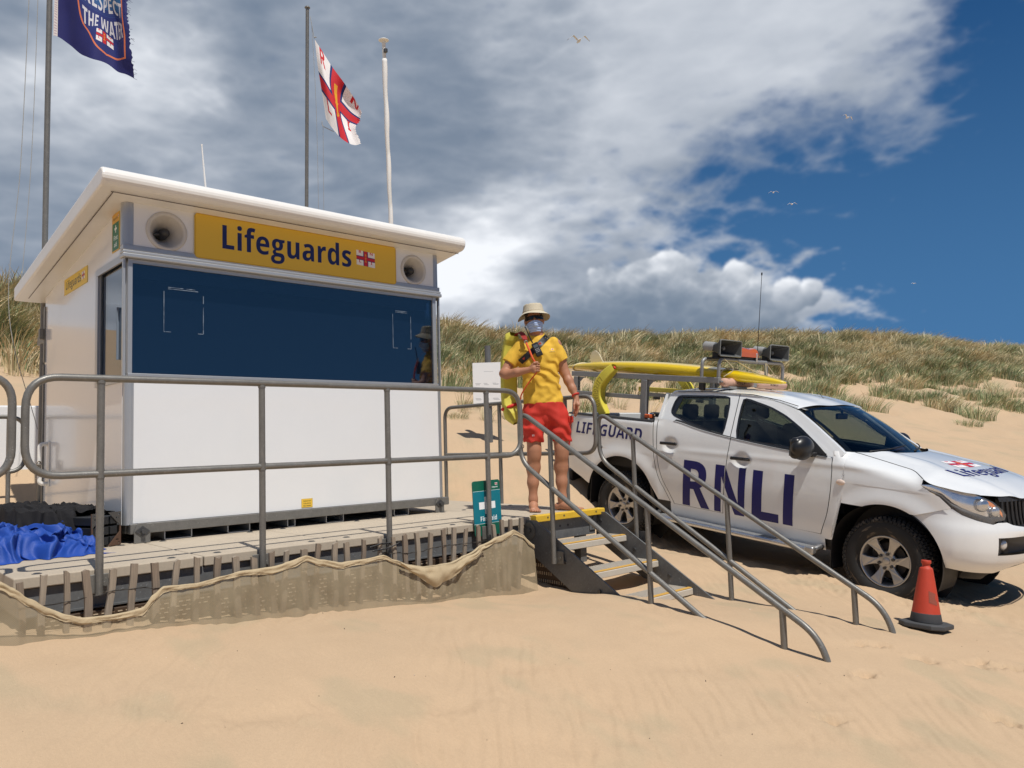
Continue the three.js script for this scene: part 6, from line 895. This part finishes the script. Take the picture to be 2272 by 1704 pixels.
  const hatM = mat(0.60, 0.535, 0.40, 0.9, 0, { bumpMap: rep(T_fine, 12), bumpScale: 0.001, map: rep(T_blotch, 6) });
  const hatT = new THREE.Matrix4().makeTranslation(-0.075, 1.826, -0.004).multiply(new THREE.Matrix4().makeRotationZ(0.06)).multiply(new THREE.Matrix4().makeRotationX(-0.06));
  const hat = mesh('sun_hat', [grid((u, v) => { const a = u * 2 * Math.PI, k = v, q = k < 0.45 ? k / 0.45 : 1; let r, y; if (k < 0.30) { r = 0.092 * (k / 0.30); y = 0.094 - 0.010 * (k / 0.3) ** 2 + 0.004 * n2(Math.cos(a) * 2, k * 6); } else if (k < 0.55) { const t = (k - 0.30) / 0.25; r = 0.092 + 0.014 * t; y = 0.084 - 0.074 * t; } else { const t = (k - 0.55) / 0.45; r = 0.106 + 0.055 * t; y = 0.010 - 0.032 * t * (1 + 0.5 * Math.cos(2 * a + 0.4)) - 0.010 * t * t + 0.012 * t * Math.sin(3 * a + 1); } void q; return [r * Math.cos(a) * 0.95, y, r * Math.sin(a) * 1.08]; }, 56, 34).applyMatrix4(hatT)], hatM, person);
  mesh('hat_band', [lathe([[0.104, 0.008], [0.1075, 0.012], [0.106, 0.026], [0.1035, 0.028]], 40).scale(0.955, 1, 1.085).applyMatrix4(hatT)], hatM, hat);
  const shT = tabf([[0.94, -0.012, 0.192, 0.138], [0.99, -0.013, 0.190, 0.136], [1.10, -0.018, 0.176, 0.128], [1.22, -0.022, 0.172, 0.126], [1.35, -0.042, 0.182, 0.136], [1.44, -0.045, 0.186, 0.134], [1.51, -0.047, 0.172, 0.112], [1.56, -0.050, 0.128, 0.090], [1.60, -0.052, 0.084, 0.078], [1.64, -0.054, 0.070, 0.072]]);
  const shirt = (x, y, z) => {
    let d = ring(shT, x, y, z);
    const sl = (P) => { const ax = P[1][0] - P[0][0], ay = P[1][1] - P[0][1], az = P[1][2] - P[0][2], l = Math.hypot(ax, ay, az), t = ((x - P[0][0]) * ax + (y - P[0][1]) * ay + (z - P[0][2]) * az) / (l * l); return Math.max(cap(x, y, z, P[0], P[1], 0.070, 0.074), (t - 1.0) * l); };
    d = smin(d, sl([[-0.188, 1.532, -0.018], [-0.312, 1.365, 0.0]]), 0.035); d = smin(d, sl([[0.100, 1.540, -0.018], [0.176, 1.375, -0.02]]), 0.035);
    // folds pulled from the harness toward the hip, and at the hem
    const w = Math.max(0, 1 - Math.abs(y - 1.24) / 0.26), f = Math.sin((x * 0.75 + y) * 62 + 2.2 * n3(x * 7, y * 7, z * 7)), g2 = n3(x * 10, y * 6, z * 10);
    d += -0.0075 * w * f * sstep(-0.22, 0.05, x) - 0.006 * g2 - 0.003 * Math.sin((y * 0.6 - x) * 55 + 3 * n3(x * 5, y * 5, z)) * sstep(1.15, 1.0, y) - 0.005 * Math.max(0, 1 - Math.abs(y - 1.0) / 0.1) * n3(x * 16, 3, z * 16);
    const hem = 0.981 + 0.012 * n2(x * 5, 2) - 0.03 * x;
    return Math.max(d, hem - y, y - 1.628 + 0.25 * (z > 0 ? z : 0) - 0.0);
  };
  const sh = mesh('shirt', surfNet(shirt, [-0.42, 0.93, -0.19], [0.30, 1.67, 0.20], 0.0075), yellow, person);
  const frontZ = (f, x, y) => { let a = 0.35, b = -0.05; for (let i = 0; i < 24; i++) { const m = (a + b) / 2; if (f(x, y, m) > 0) a = m; else b = m; } return a; };
  for (const s of [-1, 1]) mesh('collar', grid((u, v) => { const a = lerp(0.18, 2.5, u), r = lerp(0.070, 0.086, v); return [-0.054 + s * Math.sin(a) * r * 1.02, lerp(1.655, 1.612, v) - 0.055 * Math.max(0, Math.cos(a)) - (Math.cos(a) > 0.3 ? 0.02 * v : 0), -0.012 + Math.cos(a) * r * 1.12 + 0.004]; }, 24, 4), yellow, sh);
  mesh('placket', grid((u, v) => { const x = lerp(-0.068, -0.042, u), y = lerp(1.56, 1.48, v); return [x, y, frontZ(shirt, x, y) + 0.004]; }, 3, 8), yellow, sh);
  mesh('badge', grid((u, v) => { const x = lerp(0.055, 0.115, u), y = lerp(1.452, 1.492, v); return [x, y, frontZ(shirt, x, y) + 0.003]; }, 6, 4), (() => { const t = canvasTex(256, 170, (c, w, h) => { c.fillStyle = '#e6b93a'; c.fillRect(0, 0, w, h); c.fillStyle = '#23305f'; fitText(c, 'Lifeguards', 14, 150, 226, 52); FLAG(c, 90, 20, 84, 60, false); }); return printMat(t, 0.8); })(), sh, true);
  const shortL = tabf([[0.60, -0.104, 0.088, 0.104], [0.66, -0.106, 0.094, 0.110], [0.78, -0.108, 0.108, 0.122], [0.90, -0.085, 0.120, 0.128], [0.99, -0.06, 0.128, 0.122]]), shortR = tabf([[0.60, 0.152, 0.084, 0.104], [0.66, 0.148, 0.090, 0.110], [0.78, 0.126, 0.106, 0.122], [0.90, 0.090, 0.124, 0.128], [0.99, 0.05, 0.130, 0.122]]);
  const shorts = (x, y, z) => { let d = smin(ring(shortL, x, y, z), ring(shortR, x, y, z), lerp(0.012, 0.09, sstep(0.72, 0.80, y))); d -= 0.009 * n3(x * 8, y * 7, z * 8) + 0.006 * Math.sin(y * 60 + x * 30 + 2 * n3(x * 5, y * 5, z * 5)) * sstep(0.95, 0.75, y); d = Math.min(d, Math.max(ell(x, y, z, [0.005, 0.87, 0], [0.12, 0.12, 0.10]), 0.74 - y)); return Math.max(d, y - 0.995, 0.632 - y + 0.010 * n2(x * 9, 1)); };
  const so = mesh('shorts', surfNet(shorts, [-0.26, 0.58, -0.18], [0.29, 1.03, 0.20], 0.008), red, person);
  mesh('badge', grid((u, v) => { const x = lerp(-0.128, -0.102, u), y = lerp(0.683, 0.702, v); return [x, y, frontZ(shorts, x, y) + 0.003]; }, 3, 3), (() => printMat(canvasTex(64, 48, (c, w, h) => { c.fillStyle = '#b8342a'; c.fillRect(0, 0, w, h); FLAG(c, 8, 6, 48, 34, false); }), 0.8))(), so, true);
  mesh('pocket_flap', [rb(0.215, 0.262, 0.80, 0.86, -0.04, 0.05, 0.012)], red, so);
  mesh('wrist_band', [new THREE.TorusGeometry(0.030, 0.008, 8, 22).rotateX(Math.PI / 2 - 0.25).rotateZ(0.35).translate(0.288, 1.056, 0.041)], mat(0.55, 0.03, 0.02, 0.7), person);
  // harness and radio
  const band = (x0, y0, x1, y1, w) => grid((u, v) => { const t = u, dx = x1 - x0, dy = y1 - y0, l = Math.hypot(dx, dy), nx = -dy / l, ny = dx / l, k = (v - 0.5) * w, x = lerp(x0, x1, t) + nx * k, y = lerp(y0, y1, t) + ny * k - 0.012 * Math.sin(t * Math.PI); return [x, y, frontZ(shirt, x, Math.min(y, 1.60)) + 0.007]; }, 40, 4);
  const strap = mesh('chest_strap', band(0.052, 1.615, -0.214, 1.372, 0.056), M.black, harness);
  for (const t of [0.30, 0.86]) mesh('strap_mark', (() => { const x = lerp(0.052, -0.214, t), y = lerp(1.615, 1.372, t) - 0.012 * Math.sin(t * Math.PI); return [rb(-0.010, 0.010, -0.013, 0.013, 0, 0.002, 0.001).rotateZ(-0.8).translate(x, y, frontZ(shirt, x, y) + 0.0085)]; })(), mat(0.45, 0.05, 0.03, 0.7), strap);
  const rz = frontZ(shirt, -0.055, 1.475) + 0.03, turn = (g) => g.rotateZ(0.40).rotateX(-0.08).translate(-0.056, 1.474, rz);
  const radio = mesh('radio', turn(rb(-0.030, 0.030, -0.066, 0.066, -0.019, 0.019, 0.008, 3)), mat(0.014, 0.014, 0.015, 0.45), harness);
  mesh('screen', turn(rb(-0.021, 0.021, 0.018, 0.046, 0.0185, 0.0205, 0.001)), mat(0.10, 0.12, 0.13, 0.2), radio);
  for (let r = 0; r < 3; r++) for (let c = 0; c < 3; c++) mesh('key', turn(rb(-0.0195 + c * 0.014, -0.0085 + c * 0.014, -0.001 - r * 0.014, 0.007 - r * 0.014, 0.0185, 0.0215, 0.002)), mat(0.30, 0.30, 0.31, 0.5), radio);
  mesh('aerial', [sweep([V3(-0.096, 1.535, rz), V3(-0.125, 1.600, rz + 0.002), V3(-0.161, 1.689, rz + 0.01)], (t) => 0.0065 - 0.002 * t, 8)], M.black, radio);
  // the rescue tube with its strap and cord
  const Q = curvePts([[-0.262, 1.655, -0.10], [-0.288, 1.585, -0.155], [-0.318, 1.42, -0.165], [-0.325, 1.20, -0.155], [-0.322, 1.02, -0.14], [-0.300, 0.90, -0.11], [-0.262, 0.815, -0.08]], 46), S = V3(0.25, 0, 0.97).normalize(), prof = rrect(-0.072, 0.072, -0.055, 0.055, 0.02, 3), L = prof.length, nq = Q.length;
  mesh('float', grid((u, v) => { const i = Math.round(u * (nq - 1)), T = Q[Math.min(i + 1, nq - 1)].clone().sub(Q[Math.max(i - 1, 0)]).normalize(), B = T.clone().cross(S).normalize(), N2 = B.clone().cross(T).normalize(), k = Math.round(v * L) % L, e = u < 0.08 ? lerp(0.55, 1, u / 0.08) : u > 0.85 ? lerp(1, 0.45, (u - 0.85) / 0.15) : 1, p = Q[i].clone().addScaledVector(B, prof[k][0] * e).addScaledVector(N2, prof[k][1] * e); return [p.x, p.y, p.z]; }, nq - 1, L), mat(0.66, 0.59, 0.075, 0.6, 0, { map: rep(T_dirt, 2) }), tube);
  mesh('red_band', [sweep(circ(0, 0, 0.078, 24).map(([a, b]) => V3(-0.318 + a * 0.95, 0.975 + a * 0.35 - b * 0.05, -0.135 + b * 0.85)), 0.016, 8, false)], mat(0.58, 0.025, 0.018, 0.7), tube);
  mesh('shoulder_strap', [grid((u, v) => { const p = new THREE.CatmullRomCurve3([[-0.255, 1.62, -0.11], [-0.225, 1.655, -0.06], [-0.185, 1.625, 0.04], [-0.158, 1.560, 0.108]].map((q) => V3(...q))).getPoint(u); return [p.x + lerp(-0.020, 0.020, v), p.y + lerp(-0.008, 0.008, v) + 0.008, p.z + 0.012]; }, 24, 3)], mat(0.32, 0.022, 0.016, 0.75), tube);
  mesh('ring', [new THREE.TorusGeometry(0.014, 0.003, 8, 18).translate(-0.155, 1.548, 0.128)], M.alu, tube);
  mesh('cord', [sweep(curvePts([[-0.153, 1.538, 0.132], [-0.125, 1.46, 0.165], [-0.098, 1.385, 0.185], [-0.070, 1.335, 0.186], [-0.062, 1.278, 0.184], [-0.095, 1.23, 0.172], [-0.160, 1.15, 0.150], [-0.215, 1.06, 0.10], [-0.225, 0.99, 0.02], [-0.245, 0.95, -0.06]], 60), (t) => (t < 0.42 ? 0.0095 : 0.0062), 8)], mat(0.72, 0.095, 0.022, 0.7), tube);
  for (const o of [person, harness, tube]) { o.position.set(5.13, 0.001, -5.14); o.rotation.y = -42.6165 * D2R; o.updateMatrixWorld(true); }
}
// ---------------------------------------------------------------- cone, boards, poles and flags, gulls
{
  const gp = (x, z) => sandY(x, z), cx = 6.03, cz = -2.245, cy = gp(cx, cz) + 0.008;
  const c = thing('traffic_cone', 'worn red traffic cone with a black base beside the pickup wheel', 'cone', [cx, cy, cz]);
  const redM = mat(0.52, 0.050, 0.020, 0.6, 0, { map: rep(T_blotch, 5), bumpMap: rep(T_fine, 6), bumpScale: 0.001 }), T = (g) => g.rotateX(0.03).rotateZ(-0.10).translate(cx, cy, cz);
  mesh('cone_body', T(lathe([[0.094, 0.100], [0.045, 0.405], [0.040, 0.418], [0.029, 0.424], [0.026, 0.431], [0.026, 0.444], [0.033, 0.448], [0.033, 0.466], [0.029, 0.471], [0.022, 0.471], [0.020, 0.42]], 36)), redM, c);
  mesh('cone_foot', T(lathe([[0.096, 0.036], [0.106, 0.04], [0.0955, 0.098], [0.0945, 0.1005], [0.09, 0.1005]], 36)), mat(0.055, 0.055, 0.058, 0.75, 0, { map: rep(T_blotch, 6) }), c);
  mesh('base', T(ext(shape([[-0.155, -0.09], [-0.09, -0.155], [0.09, -0.155], [0.155, -0.09], [0.155, 0.09], [0.09, 0.155], [-0.09, 0.155], [-0.155, 0.09]]), 0, 0.036, 0.010).rotateX(-Math.PI / 2)), mat(0.06, 0.062, 0.065, 0.75, 0, { map: rep(T_blotch, 5) }), c);
  mesh('worn_patch', T(grid((u, v) => { const a = lerp(2.0, 2.7, u) - 2.65 - 0.35 + 0.10 * Math.sin(v * 7) * u, y = lerp(0.18, 0.26, v) - 0.02 * u, r = 0.094 - (y - 0.1) * 0.1607 + 0.0012; return [r * Math.sin(a), y, r * Math.cos(a)]; }, 8, 8)), mat(0.52, 0.13, 0.08, 0.8, 0, { map: rep(T_fine, 14) }), c);
}
{
  // notice board on the sand behind
  const base = V3(7.17, 0, -8.28), gy = sandY(base.x, base.z), b = thing('notice_board', 'white notice board on a grey post in the sand behind the deck', 'sign', [base.x, gy, base.z]);
  mesh('post', [rod([base.x, gy - 0.3, base.z], [base.x, 2.0, base.z], 0.042, 0.042, 16)], M.beam, b);
  const R = new THREE.Matrix4().makeRotationY(-42.6165 * D2R).setPosition(base.x, 0, base.z + 0.0), put = (g) => g.applyMatrix4(R);
  const bd = mesh('board', put(rb(-0.215, 0.345, 1.165, 1.757, 0.045, 0.060, 0.004)), mat(0.80, 0.80, 0.79, 0.4), b);
  mesh('print', put(plate(-0.215, 0.345, 1.165, 1.757, 0.0606, 0.002)), printMat(canvasTex(720, 760, (c, w, h) => { c.fillStyle = '#f1f1f0'; c.fillRect(0, 0, w, h); c.fillStyle = '#8d9094'; const r = rng(4); c.fillRect(200, 160, 170, 4); for (const [x, y] of [[40, 370], [190, 370], [350, 370], [520, 370], [40, 640], [190, 640], [350, 640], [520, 640]]) for (let k = 0; k < 3; k++) c.fillRect(x + 8 * k, y + 14 * k, 60 + 50 * r(), 5); })), bd, true);
  // white cabinet behind the rail, left of the hut
  const w = thing('white_cabinet', 'white cabinet with rounded corners on a dark base behind the hut', 'cabinet', [1.55, 0.05, -10]);
  mesh('shell', ext(shape(rrect(1.12, 2.15, 0.20, 1.19, 0.10)), -10.7, -9.85, 0.02), M.panel, w); mesh('base', bx(1.2, 2.1, -0.2, 0.199, -10.6, -9.9), mat(0.03, 0.028, 0.026, 0.8), w);
  mesh('badge', bx(1.83, 1.87, 1.03, 1.06, -9.85, -9.846), mat(0.5, 0.04, 0.05, 0.5), w);
}
// ---- flag poles
const pole = (name, label, A, B, r0, r1, m, capR) => {
  const p = thing(name, label, 'flagpole', A), d = V3(...B).sub(V3(...A)).normalize(), top = V3(...B);
  mesh('mast', rod(A, B, r0, r1, 18), m, p);
  if (capR) mesh('cap', lathe([[0, 0.030], [capR * 0.6, 0.026], [capR, 0.010], [capR, 0.0], [capR * 0.4, -0.006], [0, -0.008]], 24).applyQuaternion(new THREE.Quaternion().setFromUnitVectors(V3(0, 1, 0), d)).translate(top.x, top.y, top.z), m, p);
  return p;
};
{
  const cloth = (x) => printMat(x, 0.8, { sheen: 0.3 }), line = mat(0.35, 0.35, 0.33, 0.8), F = [0.736, 0, 0.677];
  const p1 = pole('flagpole', 'grey metal flagpole at the rear corner of the hut carrying the navy flag', [1.786, -0.2, -8.76], [1.735, 6.2, -8.40], 0.027, 0.025, M.galv, 0.04);
  mesh('halyard', [sweep(curvePts([[1.60, 6.1, -8.50], [1.57, 3.5, -8.72], [1.52, 2.0, -8.85], [1.76, 0.9, -8.78]], 30), 0.0035, 5), sweep(curvePts([[1.66, 6.1, -8.46], [1.65, 3.5, -8.68], [1.60, 2.2, -8.80]], 30), 0.003, 5)], line, p1);
  mesh('clamp', [rb(1.745, 1.83, 1.72, 1.80, -8.78, -8.42, 0.006)], M.galv, p1); mesh('foot', [rb(1.72, 1.85, -0.004, 0.20, -8.80, -8.60, 0.006)], M.galv, p1);
  const f1 = thing('flag', 'navy flag with white lettering in an orange outline and frayed edge', 'flag', [1.75, 4.7, -8.43], 'flags');
  const t1 = canvasTex(1024, 1400, (c, w, h) => {
    c.fillStyle = '#1c2063'; c.fillRect(0, 0, w, h); c.fillStyle = '#d7d2d0'; c.fillRect(0, 0, 44, h); c.fillStyle = '#b9a7ad'; for (let y = 0; y < h; y += 34) c.fillRect(6, y, 30, 16);
    c.save(); c.beginPath(); c.moveTo(370, 130); c.lineTo(880, 130); c.quadraticCurveTo(960, 700, 960, 960); c.lineTo(930, 1180); c.lineTo(660, 1290); c.quadraticCurveTo(380, 1130, 340, 760); c.closePath(); c.fillStyle = '#1d2a70'; c.fill(); c.clip(); c.fillStyle = '#2b5f94'; c.fillRect(340, 130, 700, 560); c.fillStyle = '#24417f'; for (let k = 0; k < 7; k++) c.fillRect(340, 640 + k * 20, 700, 8); c.restore();
    c.strokeStyle = '#d9794f'; c.lineWidth = 22; c.beginPath(); c.moveTo(370, 130); c.lineTo(880, 130); c.quadraticCurveTo(960, 700, 960, 960); c.lineTo(930, 1180); c.lineTo(660, 1290); c.quadraticCurveTo(380, 1130, 340, 760); c.closePath(); c.stroke();
    c.fillStyle = '#cfd0d6'; c.save(); fitText(c, 'RESPECT', 400, 730, 520, 290); fitText(c, 'THE WATER', 395, 985, 540, 250); c.restore(); FLAG(c, 560, 1020, 170, 140);
  });
  const flag1 = (u, v) => { const wv = (0.055 * Math.sin(u * 10 + v * 3) + 0.025 * Math.sin(u * 21 - v * 6)) * (0.25 + 0.75 * u), s = u * 0.80, drop = 0.50 * Math.pow(u, 1.1) + 0.03 * Math.sin(u * 5), ed = u > 0.97 ? 0.018 * n2(v * 40, 3) : 0, y = 4.755 + v * 1.10, k = 1 - 0.10 * v; return [1.775 + F[0] * (s * k + ed) + 0.677 * wv - (y - 4.755) * 0.006, y - drop + 0.03 * n2(u * 3, v * 3), -8.435 + F[2] * (s * k + ed) - 0.736 * wv + (y - 4.755) * 0.06]; };
  mesh('cloth', grid(flag1, 90, 60), cloth(t1), f1, true);
  { const R = rng(8), L = []; for (let k = 0; k < 26; k++) { const p = V3(...flag1(1, R())), q = p.clone().add(V3(0.03 * R() + 0.01, -0.03 * R(), 0.02 * R())); L.push(rod(p.toArray(), q.toArray(), 0.002, 0.001, 4)); } mesh('frayed_threads', L, mat(0.02, 0.024, 0.10, 0.9), f1).userData.kind = 'stuff'; }
  const p2 = pole('flagpole', 'grey metal flagpole behind the hut carrying the red, white and blue flag', [5.31, 0.1, -10.1], [5.157, 6.80, -9.62], 0.027, 0.024, M.galv, 0.038);
  mesh('halyard', [sweep([V3(5.19, 6.68, -9.60), V3(5.24, 6.37, -9.585)], 0.004, 5), sweep(curvePts([[5.21, 6.6, -9.60], [5.30, 5.4, -9.66], [5.42, 3.6, -9.84], [5.46, 2.6, -9.9]], 24), 0.003, 5), sweep(curvePts([[5.37, 5.16, -9.60], [5.45, 4.0, -9.75], [5.52, 2.6, -9.9]], 20), 0.003, 5)], line, p2);
  mesh('toggle', [rod([5.235, 6.385, -9.585], [5.265, 6.395, -9.57], 0.008), sweep(curvePts([[5.355, 5.21, -9.6], [5.36, 5.15, -9.6], [5.42, 5.10, -9.55], [5.48, 5.06, -9.5]], 14), 0.005, 5)], line, p2);
  const f2 = thing('flag', 'folded white flag with a blue-edged red cross and red letters', 'flag', [5.3, 5.3, -9.59], 'flags');
  const t2 = canvasTex(1024, 768, (c, w, h) => { FLAG(c, 0, 0, w, h); c.fillStyle = '#e0a526'; c.fillRect(480, 250, 64, 270); });
  // control net of the hanging cloth: rows from hoist top to hoist bottom, columns from hoist to fly
  const N = [[[5.250, 6.36, 0], [5.33, 6.20, 0.02], [5.44, 5.99, -0.03], [5.585, 5.74, 0.0], [5.71, 5.50, -0.02], [5.775, 5.335, 0.0]],
    [[5.275, 6.03, 0], [5.36, 5.86, 0.06], [5.43, 5.72, 0.02], [5.53, 5.62, -0.07], [5.66, 5.42, -0.08], [5.765, 5.29, -0.02]],
    [[5.305, 5.76, 0], [5.39, 5.60, 0.07], [5.47, 5.44, 0.05], [5.52, 5.42, -0.05], [5.62, 5.30, -0.08], [5.74, 5.20, -0.03]],
    [[5.335, 5.50, 0], [5.42, 5.34, 0.06], [5.50, 5.22, 0.06], [5.53, 5.25, -0.03], [5.61, 5.15, -0.06], [5.70, 5.10, -0.02]],
    [[5.366, 5.223, 0], [5.44, 5.08, 0.04], [5.53, 4.95, 0.03], [5.62, 4.88, 0.0], [5.70, 4.855, 0.0], [5.765, 4.87, 0.02]]];
  const bez = (P, t) => { const c = new THREE.CatmullRomCurve3(P, false, 'catmullrom', 0.5); return c.getPoint(t); };
  const flag2 = (u, v) => { const rows = N.map((r) => bez(r.map(([x, y, d]) => V3(x, y, d)), u)), p = bez(rows, 1 - v), ed = u > 0.96 ? 0.02 * n2(v * 30, 7) : 0, k = p.x - 5.25; return [5.25 + k + ed * 0.7 + p.z * -0.677, p.y, -9.588 + k * 0.66 + ed * 0.6 + p.z * 0.736 + 0.0]; };
  mesh('cloth', grid(flag2, 70, 60), cloth(t2), f2, true);
  const wm = mat(0.78, 0.77, 0.73, 0.5, 0, { map: rep(T_dirt, 1) }), p3 = pole('flagpole', 'white flagpole with a mushroom cap and a furled white flag wound round it', [6.61, 0.3, -9.66], [6.23, 6.57, -9.335], 0.032, 0.026, wm, 0.075);
  mesh('furled_flag', [sweep(Array.from({ length: 60 }, (_, i) => { const t = i / 59, b = V3(6.245, 6.30, -9.35).lerp(V3(6.40, 3.75, -9.48), t), a = t * 22; return b.add(V3(0.004 * Math.cos(a), 0, 0.004 * Math.sin(a))); }), (t) => 0.036 + 0.003 * Math.sin(t * 22) - 0.006 * t, 10)], mat(0.80, 0.79, 0.76, 0.85), p3);
  mesh('pulley', [rb(6.215, 6.265, 6.38, 6.44, -9.33, -9.28, 0.01)], M.bolt, p3);
}
// ---- gulls
{
  const white = mat(0.78, 0.77, 0.76, 0.8), dark = mat(0.05, 0.05, 0.055, 0.8);
  const gull = (px, py, depth, span, turn, bank, flap, k) => {
    const c = atDepth(px, py, depth), g = thing('gull', ['white gull gliding with drooped black-tipped wings under the grey cloud', 'white gull in flight below the edge of the big cloud', 'white gull in open blue sky, upper of a pair flying together', 'white gull in open blue sky, lower of a pair flying together', 'tiny distant white gull above the dune crest'][k], 'bird', [c.x, c.y, c.z], 'gulls in flight');
    const s = span / 1.3, Mx = new THREE.Matrix4().makeTranslation(c.x, c.y, c.z).multiply(new THREE.Matrix4().makeRotationFromEuler(new THREE.Euler(0.15, turn, bank, 'YXZ'))).multiply(new THREE.Matrix4().makeScale(s, s, s));
    mesh('body', [lathe([[0, -0.24], [0.05, -0.22], [0.05, -0.14], [0.085, 0], [0.07, 0.12], [0.045, 0.18], [0.048, 0.22], [0.03, 0.27], [0.008, 0.31], [0, 0.32]], 12).rotateX(Math.PI / 2).applyMatrix4(Mx)], white, g);
    for (const q of [-1, 1]) {
      const W = (u, v) => { const x = q * (0.04 + 0.61 * u), ch = u < 0.45 ? lerp(0.19, 0.17, u / 0.45) : lerp(0.17, 0.02, Math.pow((u - 0.45) / 0.55, 1.2)), lead = u < 0.45 ? 0.06 + 0.10 * (u / 0.45) : 0.16 - 0.20 * (u - 0.45) / 0.55, y = 0.05 + (u < 0.45 ? flap * u / 0.45 * 0.16 : flap * 0.16 - (u - 0.45) * 0.42); return [x, y + 0.015 * Math.sin(v * Math.PI), lead - ch * v]; };
      const w = mesh('wing', [grid(W, 14, 4).applyMatrix4(Mx)], white, g); mesh('wing_tip', [grid((u, v) => { const p = W(lerp(0.82, 1, u), v); return [p[0], p[1] + 0.006, p[2]]; }, 4, 4).applyMatrix4(Mx)], dark, w);
    }
  };
  gull(1284, 91, 40, 1.25, -0.5, 0.05, 1.2, 0); gull(1880, 261, 66, 1.1, -0.6, -0.35, 0.9, 1); gull(1716, 427, 78, 1.1, -0.9, 0.0, 0.5, 2); gull(1757, 453, 78, 1.1, -0.7, 0.1, 0.6, 3); gull(2027, 629, 130, 1.0, -0.6, 0, 0.5, 4);
}
renderer.render(scene, camera);
